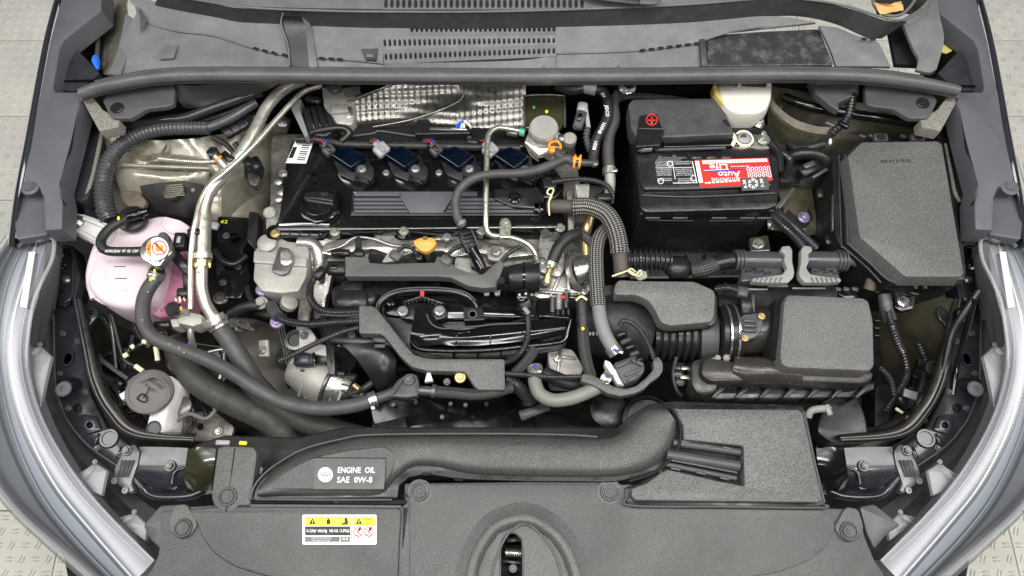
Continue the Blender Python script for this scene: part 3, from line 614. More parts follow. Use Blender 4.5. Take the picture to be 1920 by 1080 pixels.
# ================================================================ HEADLAMPS
for mir in (0, 1):
    t = thing('headlight', ['clear headlamp with grey bezel beside the pink coolant tank', 'clear headlamp with grey bezel beside the fuse box and air filter'][mir], 'headlight', fx(60, mir), 760, -12, 'headlamps')
    m_ = lambda p: mp(p, mir)
    A = [(98, 448), (84, 520), (58, 610), (54, 690), (84, 790), (146, 895), (215, 975), (290, 1050)]
    B = [(76, 446), (50, 520), (27, 610), (27, 700), (52, 800), (105, 905), (172, 990), (255, 1085)]
    C = [(40, 446), (5, 520), (-14, 610), (-12, 700), (14, 815), (64, 925), (128, 1010), (215, 1100)]
    E = [(15, 446), (-32, 520), (-58, 620), (-58, 725), (-40, 850), (12, 940), (92, 1018), (185, 1100)]
    zr = lambda L, z: [(p[0], p[1], z-i*.5) for i, p in enumerate(L)]
    sheet(t, 'housing', [m_(zr(A, -4)), m_(zr(B, -6)), m_(zr(C, -7.5)), m_(zr(E, -10))], 'bezel_grey', th=3)
    sheet(t, 'bezel_step', [m_(zr([(p[0]-5, p[1]) for p in B], -5.2)), m_(zr([(p[0]-14, p[1]+2) for p in B], -5.6)), m_(zr([(p[0]-16, p[1]+2) for p in B], -9))], 'bezel_dark', th=.4)
    tube(t, 'bezel_line', m_(zr([(p[0]-4, p[1]+1) for p in B], -5)), 1.8, 'white_plastic')
    tube(t, 'inner_edge', m_(zr([(p[0]-3, p[1]+1) for p in A], -3.6)), 2.6, 'clear_tab')
    sheet(t, 'lens', [m_(zr(A, -3)), m_(zr(B, -2.6)), m_(zr(C, -3.6)), m_(zr(E, -7))], 'clear_lens', th=.3)
    tube(t, 'lens_rim', m_(zr([(p[0]+3, p[1]-2) for p in E], -7.5)), [9, 10, 10, 12], 'clear_tab', flat=.6)
    sheet(t, 'reflector_band', [m_(zr([(p[0]-7, p[1]) for p in B], -5.6)), m_(zr([(p[0]+8, p[1]) for p in C], -7.4)), m_(zr([(p[0]-8, p[1]) for p in C], -8)), m_(zr([(p[0]+10, p[1]) for p in E], -10)), m_(zr([(p[0]-2, p[1]) for p in E], -9))], 'lens_pale', th=.2)
    tube(t, 'inner_line', m_(zr([(p[0]+12, p[1]+1) for p in C], -6.6)), 1.2, 'lens_pale'); tube(t, 'inner_line', m_(zr([((p[0]+q[0])/2, p[1]) for p, q in zip(A, B)], -4.4)), 1, 'lens_pale'); tube(t, 'inner_line', m_(zr([(p[0]-4, p[1]) for p in C], -7)), 1.5, 'bezel_dark')
    # cream coded strip
    st = sheet(t, 'coded_strip', [m_([(54, 472, -2.1), (66, 472, -2.1)]), m_([(46, 520, -2.3), (58, 522, -2.3)]), m_([(37, 575, -2.8), (50, 578, -2.8)])], 'white_plastic', th=.1, nu=2)
    # shoulder frame
    tube(t, 'shoulder_frame', m_([(34, 462, -2.6), (52, 448, -2), (72, 452, -1.6), (88, 445, -1.4), (101, 452, -1.4), (98, 485, -1.8), (80, 525, -2.4), (62, 570, -3), (52, 640, -4), (50, 690, -5)]), 3.4, 'clear_tab')
    sheet(t, 'shoulder_cover', [m_([(88, 452, -2.6), (106, 456, -3)]), m_([(80, 520, -3), (98, 510, -4)]), m_([(62, 600, -4), (80, 590, -6)]), m_([(58, 645, -5), (66, 645, -7)])], 'bezel_dark', th=2, nu=2)
    for (q, pts) in enumerate([[(52, 655), (75, 648), (96, 668), (84, 720), (76, 765), (64, 720)], [(146, 888), (178, 868), (200, 882), (190, 930), (172, 922)], [(222, 970), (252, 962), (276, 985), (272, 1015), (246, 996)]]):
        tb = prism(t, 'mounting_tab', m_(pts), -6.2-q*1.3, .8, 'clear_tab', b=2, r=3)
        (x0, y0), (x1, y1) = pts[1], pts[-2]
        for s in (0, 5): beam(tb, 'tab_rib', (fx(x0-6+s, mir), y0+4, -5.6-q*1.3), (fx(pts[0][0]+6+s, mir), pts[0][1]+10, -5.6-q*1.3), 2.4, 4, 'clear_tab')
        inst(tb, 'tab_screw', proto('clip_dark_steel', CLIP, 'dark_steel'), fx(x0, mir), y0-2, -6-q*1.3, 5)
    # panel between lamp and support
    sheet(t, 'gap_panel', [m_([(84, 600, -15), (88, 700, -16), (118, 810, -17), (170, 880, -17), (240, 950, -17), (300, 1010, -17)]), m_([(104, 600, -16), (108, 740, -17), (140, 815, -18), (205, 880, -18), (275, 945, -18), (330, 975, -18)])], 'bezel_dark', th=.5)
# ================================================================ ENGINE BODY under everything
eb = thing('engine_block', 'cast aluminium engine block and cylinder head edge under the black valve cover', 'engine', 780, 470, -40)
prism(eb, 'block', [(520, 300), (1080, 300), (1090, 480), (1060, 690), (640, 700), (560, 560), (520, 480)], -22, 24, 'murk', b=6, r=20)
prism(eb, 'cylinder_head', [(508, 250), (1075, 250), (1100, 430), (1100, 500), (1000, 500), (620, 500), (520, 490), (505, 440)], -10.5, 12, 'cast_dirty', b=4, r=14)
# the wavy flange showing in front of the valve cover
prism(eb, 'head_flange', [(610, 455), (640, 448), (665, 446), (690, 455), (705, 440), (730, 432), (745, 448), (770, 456), (800, 446), (835, 440), (880, 446), (900, 452), (925, 455), (950, 462), (1000, 455), (1000, 478), (940, 484), (900, 474), (850, 482), (830, 470), (780, 472), (745, 482), (700, 466), (660, 472), (630, 480), (600, 474)], -8.6, 4, 'cast', b=2, r=5)
tube(eb, 'cast_rib', [(612, 470, -8), (640, 462, -8), (665, 446, -8), (700, 448, -8), (735, 460, -8), (770, 462, -8), (810, 450, -8), (850, 447, -8)], 3, 'cast')
for (x, y, r) in ((710, 449, 5), (714, 452, 3)): lathe(eb, 'cast_pip', x, y, -8.2, [(r, 0), (r, 3), (.1, 4)], 'cast', n=12)
sheet(eb, 'cast_shoulder', [[(560, 440, -8), (600, 445, -8.5), (630, 450, -9)], [(585, 500, -11), (605, 490, -11), (630, 480, -11)], [(588, 600, -16), (605, 590, -15), (612, 560, -14)]], 'cast', th=2, disp=lambda p, a, b: .003*noise.noise(p*60))
# left chain cover edge: bright castings
prism(eb, 'chain_cover', [(498, 392), (512, 378), (528, 385), (530, 425), (520, 450), (506, 455), (498, 430)], -8, 8, 'cast', b=3, r=5)
lathe(eb, 'cast_boss', 505, 398, -7.4, [(12, -8), (12, 0), (9, 3), (.1, 3)], 'cast_light')
for (x, y) in ((522, 340), (522, 372), (528, 360)): lathe(eb, 'cast_lug', x, y, -7.6, [(8, -6), (8, 0), (5, 2), (.1, 2)], 'cast', n=14)
for (x, y, a) in ((738, 545, 14), (655, 505, 10), (930, 470, 10)): lathe(eb, 'runner_port', x, y, -13, [(a, 0), (a, 6), (a-4, 8), (.1, 4)], 'satin_black')
# intake ports clutter: zinc lugs and small bolts seen between the harness trough and cover
for (x, y, r) in ((930, 472, 7), (838, 445, 6)):
    bolt(eb, x, y, -7, r+3, 'steel')
prism(eb, 'sensor_plate', [(912, 470), (925, 460), (945, 462), (950, 478), (935, 490), (915, 486)], -7.8, 1, 'cast_light', b=1.5, r=4)
prism(eb, 'sensor_plate', [(715, 492), (728, 472), (742, 462), (758, 466), (756, 478), (740, 490)], -8.2, 1, 'cast_light', b=1.5, r=5)
prism(eb, 'sensor_plate', [(855, 482), (880, 484), (884, 505), (900, 512), (880, 515), (850, 500)], -8.2, 2, 'cast_light', b=1.5, r=4)
prism(eb, 'dark_shoulder', [(690, 474), (860, 474), (870, 500), (690, 500)], -9.4, 4, 'satin_black', b=3, r=6)
# ---------------------------------------------------------------- valve cover
vc = thing('valve_cover', 'gloss black valve cover with a ribbed satin pad and four coils on it', 'valve cover', 780, 350, -12)
prism(vc, 'cover_body', [(546, 262), (600, 256), (640, 262), (700, 258), (985, 268), (1030, 300), (1052, 330), (1056, 350), (1060, 425), (1030, 430), (512, 432), (522, 408), (528, 370), (530, 330), (536, 300)], -6.2, 6, 'gloss_black', b=5, r=10)
prism(vc, 'rear_ledge', [(640, 262), (655, 240), (690, 234), (720, 236), (740, 232), (940, 240), (985, 262), (985, 275), (640, 275)], -5.6, 5, 'satin_black', b=3, r=6)
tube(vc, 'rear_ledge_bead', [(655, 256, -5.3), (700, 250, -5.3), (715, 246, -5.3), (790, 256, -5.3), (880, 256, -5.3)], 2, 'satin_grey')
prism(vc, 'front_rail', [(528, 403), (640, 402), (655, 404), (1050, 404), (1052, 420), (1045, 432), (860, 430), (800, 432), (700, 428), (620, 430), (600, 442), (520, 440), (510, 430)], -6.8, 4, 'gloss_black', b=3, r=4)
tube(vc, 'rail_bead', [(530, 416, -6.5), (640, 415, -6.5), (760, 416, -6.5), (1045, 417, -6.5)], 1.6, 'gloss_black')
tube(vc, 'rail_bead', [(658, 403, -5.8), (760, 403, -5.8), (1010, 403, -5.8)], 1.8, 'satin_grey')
for x in (545, 563, 582, 600): beam(vc, 'rail_fin', (x, 423, -6.3), (x-2, 441, -6.8), 3, 6, 'gloss_black')
sheet(vc, 'rail_nose', [[(524, 418, -6), (570, 418, -6), (618, 420, -6)], [(520, 436, -7), (570, 438, -7), (606, 440, -7)], [(518, 448, -10), (560, 448, -10), (600, 448, -10)]], 'gloss_black', th=.5)
# pad with ribs either side of a smooth trapezoid
pad = prism(vc, 'ribbed_pad', [(660, 357), (1010, 357), (1016, 374), (1016, 400), (659, 401), (657, 398)], -5.5, 1.6, 'satin_black', b=2, r=2)
prism(pad, 'smooth_panel', [(744, 359), (855, 359), (830, 399), (768, 399)], -5.05, .5, 'rail_plastic', b=1)
prism(pad, 'smooth_panel', [(664, 359), (744, 359), (756, 367), (664, 367)], -5.05, .5, 'rail_plastic', b=1)
prism(pad, 'smooth_panel', [(855, 359), (895, 359), (895, 367), (845, 367)], -5.05, .5, 'rail_plastic', b=1)
for k in range(4):
    y = 371+k*7.4; o = k*4
    prism(pad, 'rib', [(663, y), (751+o, y), (754+o, y+5), (663, y+5)], -5.1, .45, 'rail_plastic', b=.8)
    prism(pad, 'rib', [(850-o, y), (1010, y), (1010, y+5), (847-o, y+5)], -5.1, .45, 'rail_plastic', b=.8)
prism(pad, 'green_dot', circ(665, 361, 1.6, 8), -4.95, .05, 'green_print', b=0)
prism(vc, 'breather_block', [(925, 352), (1010, 350), (1022, 372), (1018, 392), (960, 388), (925, 372)], -4.6, 2.5, 'satin_black', b=3, r=5)
lathe(vc, 'breather_port', 965, 372, -4.4, [(12, 0), (12, 4), (9, 6), (8, 14), (.1, 14)], 'gloss_black')
beam(vc, 'vent_port', (1000, 388, -4.6), (1032, 387, -4.6), 22, 18, 'gloss_black'); beam(vc, 'vent_port_rib', (1012, 375, -4.4), (1012, 400, -4.4), 4, 20, 'satin_black')
prism(vc, 'cast_pattern', [(1008, 330), (1055, 332), (1058, 352), (1040, 372), (1015, 370)], -5, 1.5, 'gloss_black', b=2, r=5)
lathe(vc, 'filler_collar', 600, 386, -6.2, [(40, 0), (38, 5), (34, 7), (30, 7)], 'gloss_black')
lathe(vc, 'hose_stub', 586, 326, -6, [(5, 0), (5, 9), (7, 10), (6, 13), (3, 13)], 'gloss_black', n=12); lathe(vc, 'stub_foot', 592, 338, -6.1, [(8, 0), (7, 4), (.1, 5)], 'gloss_black', n=12)
for i, (x, y, r, m) in enumerate([(516, 438, 9, 'gold_zinc'), (628, 435, 10, 'zinc'), (757, 433, 10, 'zinc'), (903, 433, 10, 'zinc'), (1050, 427, 10, 'zinc'), (530, 325, 9, 'steel'), (724, 324, 7, 'steel'), (823, 324, 7, 'steel'), (532, 232, 8, 'steel')]):
    if i < 5: lathe(vc, 'bolt_pad', x, y+1, -8, [(15, 0), (15, 9), (13, 11), (.1, 11)], 'gloss_black')
    else: lathe(vc, 'bolt_pad', x, y+1, -8, [(10, 0), (10, 12), (.1, 12)], 'dark_steel', n=14)
    bolt(vc, x, y, -6.7 if i < 5 else -6.2, r, m)
# barcode sticker
bc = decal(vc, 'barcode_label', [(554, 264), (588, 265), (574, 307), (536, 306)], -6.1, 'white_print', th=.08)
def bil4(q, a, b): return lerp3(lerp3((*q[0], 0), (*q[1], 0), a), lerp3((*q[3], 0), (*q[2], 0), a), b)[:2]
Q = [(554, 264), (588, 265), (574, 307), (536, 306)]
def qd(par, name, Q, a0, b0, a1, b1, z, m, th=.1): return decal(par, name, [bil4(Q, a0, b0), bil4(Q, a1, b0), bil4(Q, a1, b1), bil4(Q, a0, b1)], z, m, th)
qd(bc, 'barcode_band', Q, .03, .28, .25, .78, -6.1, 'black_print', .12)
for k in range(9): qd(bc, 'barcode_bar', Q, .48, .1+k*.09, .9, .1+k*.09+(.05 if k % 3 else .025), -6.1, 'black_print', .12)
text(bc, 'barcode_text', '81A', 548, 270, -5.98, 9, 'black_print', rot=80)
# oil filler cap
oc = thing('oil_filler_cap', 'round black oil filler cap with a moulded grip on the valve cover', 'cap', 600, 380, -5)
lathe(oc, 'cap_body', 600, 381, -5.3, [(35, 0), (37, 4), (36, 10), (33, 14), (29, 15), (.1, 14)], 'gloss_black', n=40)
sheet(oc, 'grip', [[(573, 361, -2.6), (600, 359, -2.2), (628, 364, -2.6)], [(570, 372, -2.4), (600, 374, -2), (624, 378, -2.4)], [(574, 378, -3.6), (600, 384, -3.6), (622, 384, -3.6)]], 'satin_black', th=1.4)
beam(oc, 'grip_edge', (573, 374, -2), (624, 382, -2), 3, 6, 'satin_grey')
text(oc, 'cap_lettering', 'OIL', 608, 364, -1.9, 9, 'satin_grey', rot=190)
# ---------------------------------------------------------------- ignition coils
for k, (x, y) in enumerate([(656, 298), (757, 298), (858, 298), (962, 299)]):
    nm = ['nearest the barcode label', 'second from the barcode label', 'third from the barcode label', 'nearest the chrome fuel pump'][k]
    g = k % 2 == 1
    t = thing('ignition_coil', 'dark blue ignition coil with %s plug, %s' % ('grey' if g else 'black', nm), 'ignition coil', x, y+20, -5, 'ignition coils on the valve cover')
    lathe(t, 'boot', x+4, y+28, -6.4, [(24, 0), (24, 8), (20, 10), (.1, 10)], 'connector_grey', n=24)
    prism(t, 'coil_body', [(x-36, y-10), (x-6, y-26), (x+34, y-6), (x+40, y+22), (x+34, y+40), (x+8, y+42), (x-20, y+30)], -4.2, 2.2, 'coil_side', b=3, r=5)
    prism(t, 'top_face', [(x-36, y-9), (x-6, y-25), (x+30, y-6), (x+2, y+16)], -2.4, 2.2, 'navy', b=2, r=2, tp=1)
    prism(t, 'bolt_ear', [(x+6, y+14), (x+34, y+6), (x+46, y+16), (x+44, y+36), (x+30, y+44), (x+12, y+34)], -3.6, 1.6, 'coil_side', b=2, r=6)
    beam(t, 'ear_fin', (x+10, y+30, -3.2), (x+40, y+40, -3.2), 3, 8, 'coil_side'); beam(t, 'ear_fin', (x+8, y+36, -3.4), (x+36, y+46, -3.6), 2.5, 8, 'coil_side')
    bolt(t, x+22, y+19, -3.5, 9, 'steel')
    m = 'connector_grey' if g else 'satin_grey'
    p = thing('coil_plug', ('grey' if g else 'black')+' plug pushed into the ignition coil '+nm, 'plug', x-40, y-15, -3, 'plugs of the ignition coils')
    beam(p, 'plug_body', (x-34, y-12, -2.4), (x-46-4*g, y-26-2*g, -2), 22+5*g, 16, m); beam(p, 'plug_neck', (x-44, y-24, -2.4), (x-54, y-34, -2.4), 15, 13, 'satin_black' if not g else m)
    beam(p, 'plug_lock', (x-36, y-15, -1.9), (x-46, y-25, -1.6), 7, 4, 'satin_black' if not g else 'lever_grey')
    for q, cm in enumerate(['red', 'blue', 'black_print']): tube(p, 'wire', [(x-46+q*3, y-25-q, -2.6), (x-52+q*5, y-33-q*2, -2.2), (x-62+q*6, y-36-2*q, -3.5)], 1.1, cm, n=6)
hn = thing('coil_loom', 'black wiring loom lying behind the four ignition coils', 'wiring loom', 760, 255, -5)
tube(hn, 'loom', [(556, 262, -5), (600, 262, -4.6), (640, 270, -4.6), (700, 272, -4.6), (800, 274, -4.6), (900, 276, -4.6), (975, 278, -5)], 7, 'rubber_dark')
tube(hn, 'loom_tail', [(640, 265, -4), (655, 250, -3.4), (640, 240, -3), (600, 245, -3), (575, 255, -4)], 7, 'satin_black')
for x in (700, 800, 885): beam(hn, 'loom_clip', (x-10, 262, -3.6), (x+12, 264, -3.6), 12, 10, 'satin_black')
for (x, y) in ((712, 300), (730, 306), (786, 258), (788, 282), (830, 300), (880, 268), (908, 282)): lathe(hn, 'loom_stud', x, y-6, -5, [(5, 0), (5, 5), (3, 7), (.1, 7)], 'dark_steel', n=10)
pc = thing('rear_sensor_plug', 'small sensor plug with blue and white wires at the foil heat shield edge', 'sensor plug', 830, 236, -4)
prism(pc, 'plug_box', [(775, 240), (782, 224), (800, 222), (812, 232), (880, 236), (882, 250), (778, 252)], -3.4, 2, 'satin_black', b=2, r=3)
beam(pc, 'sensor_tip', (805, 240, -2.8), (868, 242, -2.8), 7, 6, 'dark_steel'); beam(pc, 'foil_tip', (845, 240, -2.6), (876, 242, -2.6), 5, 5, 'steel')
for q, cm in enumerate(['blue', 'blue', 'white_plastic', 'cream_print']): tube(pc, 'wire', [(855+q*5, 240, -2.6), (862+q*3, 230-q, -1.8), (876+q*2, 228+q*3, -2), (882, 240, -2.8)], 2.2, cm, n=7)
# ---------------------------------------------------------------- foil heat shield with pressed dimples
def dim(p, a, b):
    q = 84; x, y = p.x*q*6.283, p.y*q*6.283*1.1
    return .0012*math.sin(x*.5+y*.45)*math.sin(x*.5-y*.45)*min(1, a*12, (1-a)*12, b*8, (1-b)*8+.2)+.006*noise.noise(p*9)
hs = thing('heat_shield', 'dimpled silver foil heat shield behind the valve cover', 'heat shield', 810, 195, -6)
sheet(hs, 'left_skin', [[(652, 190, -4), (700, 172, -2), (735, 158, -1), (860, 150, 0)], [(655, 205, -4.5), (720, 190, -3), (800, 184, -2.5), (862, 178, -2)], [(668, 232, -6), (730, 225, -5), (800, 215, -5), (862, 208, -5)], [(676, 246, -8), (730, 244, -8), (800, 244, -7), (862, 240, -7)]], 'foil', th=.1, nu=48, nv=32, disp=dim)
sheet(hs, 'right_skin', [[(858, 150, 0), (900, 152, 0), (985, 152, 0)], [(860, 178, -2), (910, 185, -3), (986, 180, -2)], [(860, 208, -5), (915, 210, -4.5), (984, 215, -4)], [(860, 242, -7), (920, 244, -6.5), (980, 246, -6)]], 'foil', th=.1, nu=48, nv=32, disp=dim)
tube(hs, 'rolled_edge', [(650, 192, -3.9), (700, 172, -1.9), (738, 157, -.9)], 3, 'foil')
tube(hs, 'crease', [(700, 238, -4.6), (780, 222, -3.2), (860, 190, -2), (870, 160, -.8)], 2, 'foil')
# throttle-side castings left of the shield
ct = thing('turbo_casting', 'pale cast housing with a round plug left of the foil heat shield', 'casting', 640, 185, -6)
prism(ct, 'housing', [(602, 158), (655, 156), (668, 185), (662, 235), (630, 232), (606, 200)], -3.6, 8, 'cast_light', b=4, r=8)
lathe(ct, 'end_flange', 656, 215, -4.4, [(16, -2), (16, 6), (11, 9), (.1, 9)], 'cast', sx=.6)
lathe(ct, 'round_plug', 628, 164, -2.8, [(15, 0), (15, 6), (12, 8), (11, 5), (.1, 5)], 'satin_grey')
prism(ct, 'lug', [(640, 165), (675, 160), (676, 172), (648, 182)], -3, 2, 'cast_dirty', b=2, r=3)
prism(ct, 'ledge', [(618, 195), (650, 195), (655, 210), (622, 212)], -2.8, 3, 'cast_light', b=2)
ce = thing('actuator_plug', 'black multi-way connector in a grey bracket beside the aluminium pipes', 'connector', 590, 220, -6)
prism(ce, 'body', [(566, 200), (600, 196), (622, 215), (634, 240), (610, 256), (580, 252), (572, 230)], -3, 4, 'satin_black', b=4, r=5)
for q in range(3): beam(ce, 'body_rib', (580+q*12, 200, -2.7), (590+q*13, 244, -2.7), 3, 4, 'gloss_black')
prism(ce, 'grey_bracket', [(545, 202), (560, 184), (566, 186), (562, 206), (570, 228), (578, 252), (572, 258), (564, 242)], -2.4, 2, 'hose_grey', b=1.5, r=4)
beam(ce, 'cap', (572, 180, -2), (600, 188, -2.4), 14, 12, 'satin_black')
# ---------------------------------------------------------------- fuel pump and its rigid pipe
bp = thing('dark_bracket', 'olive black bracket plate with green and yellow paint dots behind the fuel pump', 'bracket', 1018, 205, -4)
prism(bp, 'plate', [(984, 188), (992, 178), (1050, 178), (1058, 186), (1058, 232), (1050, 240), (984, 240)], -1.5, 1.2, 'olive_gloss', b=2, r=4)
tube(bp, 'edge', [(984, 240, -1.3), (984, 190, -1.2), (991, 179, -1.2), (1050, 179, -1.2), (1058, 187, -1.2), (1059, 238, -1.3)], 2.4, 'dark_steel')
prism(bp, 'green_dot', circ(1001, 201, 2.6, 10), -1.35, .1, 'green_print', b=0); prism(bp, 'yellow_dot', circ(1025, 209, 3, 10), -1.35, .1, 'yellow_print', b=0)
fp = thing('fuel_pump', 'round chrome fuel pump with hex body behind the fourth ignition coil', 'fuel pump', 1020, 262, -5)
lathe(fp, 'drum', 1019, 252, -2.2, [(27, 0), (28, 4), (28, 14), (27, 22), (25, 25), (.1, 25.5)], 'polished', n=40)
lathe(fp, 'hex_body', 1019, 268, -4.4, [(36, 0), (36, 13), (32, 16), (20, 17)], 'polished', n=6, rot=12)
prism(fp, 'base_flange', [(978, 272), (1000, 262), (1050, 268), (1062, 285), (1048, 300), (990, 298)], -6.4, 1.4, 'cast_light', b=2, r=8)
lathe(fp, 'outlet', 1048, 262, -3.6, [(10, 0), (11, 8), (9, 18), (6, 20)], 'steel', ax=(1, -.2, .25), n=16)
lathe(fp, 'valve_can', 1068, 262, -3, [(13, -6), (13, 6), (10, 9), (.1, 9)], 'cast_light')
beam(fp, 'inlet_fitting', (972, 246, -2.8), (950, 242, -2.8), 14, 12, 'zinc')
tube(fp, 'green_mark', [(975, 247, -2.6), (984, 249, -2.6)], 7.6, 'green_print', straight=True)
tube(fp, 'bracket_wire', [(985, 268, -4), (995, 290, -4.5), (1010, 302, -5)], 2, 'tape_brown')
lathe(fp, 'flange_bolt', 1002, 292, -5.2, [(8, 0), (8, 6), (.1, 6)], 'dark_steel', n=6)
for (x, y, m) in ((1008, 243, 'white_plastic'), (1024, 240, 'cream_print')): prism(fp, 'ink_mark', circ(x, y-6, 3, 8, 2, 30), .3, .08, m, b=0)
pi = thing('steel_fuel_pipe', 'thin grey green steel pipe bent down across the valve cover', 'pipe', 930, 350, -4)
tube(pi, 'pipe', [(975, 246, -2.8), (950, 241, -2.2), (932, 240, -1.8), (918, 250, -1.6), (914, 270, -1.8), (912, 330, -2.4), (911, 400, -3.4), (912, 428, -4.2), (920, 440, -4.8), (940, 443, -5), (965, 447, -5), (990, 458, -5.4), (1003, 475, -6), (1008, 492, -7)], 5.4, 'zinc', sub=8)
pb = prism(pi, 'pipe_clamp', [(940, 408), (954, 408), (959, 418), (957, 446), (936, 446), (936, 418)], -3.8, .8, 'zinc', b=2, r=5); bolt(pi, 948, 415, -3.7, 7, 'zinc')
# connector standing by the pump, printed hose pair
cn = thing('upright_grey_plug', 'light grey upright plug with black latch right of the fuel pump', 'connector', 1085, 220, -4)
beam(cn, 'grey_head', (1094, 190, .5), (1090, 212, -.2), 19, 20, 'connector_grey'); beam(cn, 'black_latch', (1092, 206, .9), (1082, 240, 0), 19, 16, 'satin_grey'); beam(cn, 'latch_window', (1089, 212, 1.2), (1085, 226, .9), 8, 3, 'gloss_black')
beam(cn, 'side_lock', (1098, 200, .2), (1104, 240, -1), 8, 14, 'connector_grey'); tube(cn, 'tail', [(1102, 238, -.8), (1100, 260, -2), (1108, 285, -3)], 7, 'conduit_grey', corr=6)
h1 = thing('printed_black_hose', 'black rubber hose with white printed lettering behind the fuel pump', 'hose', 1125, 230, -2)
tube(h1, 'hose', [(1115, 168, 0), (1130, 172, 0), (1140, 192, 0), (1140, 215, -.2), (1130, 240, -.6), (1118, 262, -1.2), (1113, 290, -2), (1112, 305, -2.2)], 9.5, 'rubber_dark')
band(h1, 'metal_sleeve', (1095, 163, 0), (1118, 168, 0), 12, 'connector_grey')
tube(h1, 'red_braid_pipe', [(1045, 160, -1), (1070, 168, -.6), (1096, 164, 0)], 11, 'brown_plastic')
for (x, y, r, s) in ((1131, 178, -65, 'BI'), (1138, 208, -88, 'JIDCO'), (1128, 240, -115, 'HXN8'), (1116, 270, -105, '61038')): text(h1, 'hose_print', s, x, y, .95 if y < 230 else (.4 if y < 260 else -.5), 9, 'white_print', rot=r, w=26 if len(s) > 2 else 10, bold=.02)
h2 = thing('grey_return_hose', 'dark grey hose beside the printed hose running to the marked clamp', 'hose', 1150, 260, -4)
tube(h2, 'hose', [(1160, 176, -1.6), (1150, 195, -1.8), (1152, 225, -2.2), (1142, 255, -2.8), (1140, 290, -3.4), (1143, 325, -4)], 11, 'rubber')
tube(h2, 'braided_loom', [(1290, 190, -3), (1240, 184, -2.6), (1190, 180, -2.2), (1160, 186, -2.4), (1150, 210, -3), (1155, 240, -3.4)], 7, 'braid_dark')
hc = hose_clamp(h2, (1142, 315, -3.7), (1143, 327, -3.9), 12, 'zinc', ear=(10, -2)); 
tube(h2, 'lower_pipe', [(1143, 325, -4.1), (1144, 345, -4.6), (1140, 380, -5.4)], 10, 'cast_light')
prism(h2, 'green_mark', circ(1125, 262, 3, 8), -1.1, .1, 'green_print', b=0)
# ---------------------------------------------------------------- grey breather hose with orange clips
h3 = thing('grey_breather_hose', 'grey rubber hose with two orange clips looping over the fourth coil', 'hose', 960, 330, -1)
tube(h3, 'hose', [(1072, 300, -.6), (1058, 298, -.4), (1040, 306, -.2), (1010, 318, .2), (970, 325, .4), (920, 327, .4), (885, 336, .2), (862, 356, -.4), (854, 380, -1.2), (858, 408, -2.4), (868, 424, -3.4)], [9, 9, 8.5, 8.5, 8.5, 8.5], 'rubber', sub=8)
tube(h3, 'tee', [(1056, 298, -.3), (1046, 288, -.4), (1040, 276, -1)], 9, 'rubber')
beam(h3, 'orange_clip', (1030, 278, .2), (1050, 280, .2), 14, 12, 'orange'); lathe(h3, 'orange_ring', 1040, 279, -1.2, [(13, 0), (13, 8), (9, 9), (9, 0)], 'orange')
tube(h3, 'elbow', [(1070, 303, -.4), (1090, 305, -.4), (1112, 306, -.8)], [8, 7, 6], 'conduit_grey'); lathe(h3, 'elbow_cap', 1114, 306, -1, [(8, -4), (8, 4), (5, 6), (.1, 6)], 'dark_steel')
for x in (1077, 1087): band(h3, 'orange_ring', (x-2, 303.5, -.3), (x+2, 304, -.3), 14, 'orange')
beam(h3, 'orange_tab', (1074, 296, .9), (1090, 297, .9), 6, 4, 'orange')
band(h3, 'white_band', (863, 414, -2.8), (866, 420, -3.1), 9.5, 'hose_grey')
beam(h3, 'quick_connector', (868, 432, -2.6), (885, 470, -3.4), 24, 14, 'satin_black'); 
for q in range(4): beam(h3, 'connector_rib', (864+4*q, 440+8*q, -2.1-q*.15), (882+4*q, 434+8*q, -2.1-q*.15), 3, 4, 'rail_dark')
beam(h3, 'connector_frame', (864, 436, -2.2), (880, 474, -3), 3, 6, 'satin_grey'); beam(h3, 'connector_frame', (884, 430, -2.2), (900, 466, -3), 3, 6, 'satin_grey')
tube(h3, 'connector_nose', [(884, 466, -3.6), (894, 485, -4.2), (902, 503, -5)], 11, 'gloss_black')
# small corrugated conduit to the right: vacuum line
h4 = thing('thin_corrugated_conduit', 'thin black corrugated conduit arching right over the coolant sleeve', 'conduit', 1100, 340, -3)
tube(h4, 'conduit', [(1035, 342, -2.6), (1060, 338, -2.2), (1090, 336, -2), (1120, 340, -2.2), (1140, 350, -2.8), (1148, 366, -4)], 5.5, 'conduit', corr=5)
prism(h4, 'bracket', [(1016, 335), (1030, 332), (1045, 340), (1042, 352), (1020, 352)], -2.6, 2, 'satin_black', b=2, r=3)
beam(h4, 'plug', (1120, 368, -3), (1150, 368, -3.4), 16, 14, 'satin_black')
ab = thing('alloy_post', 'bright alloy post under the arching conduit beside the valve cover', 'post', 1092, 358, -8)
prism(ab, 'post', [(1078, 345), (1106, 343), (1104, 378), (1084, 380)], -3.6, 8, 'cast_light', b=2, r=3); prism(ab, 'dark_web', [(1104, 345), (1135, 350), (1112, 378), (1102, 378)], -4.4, 2, 'brown_plastic', b=2)
prism(ab, 'arm', [(1062, 355), (1072, 355), (1078, 400), (1076, 440), (1066, 440)], -5.4, 3, 'cast', b=2, r=4)
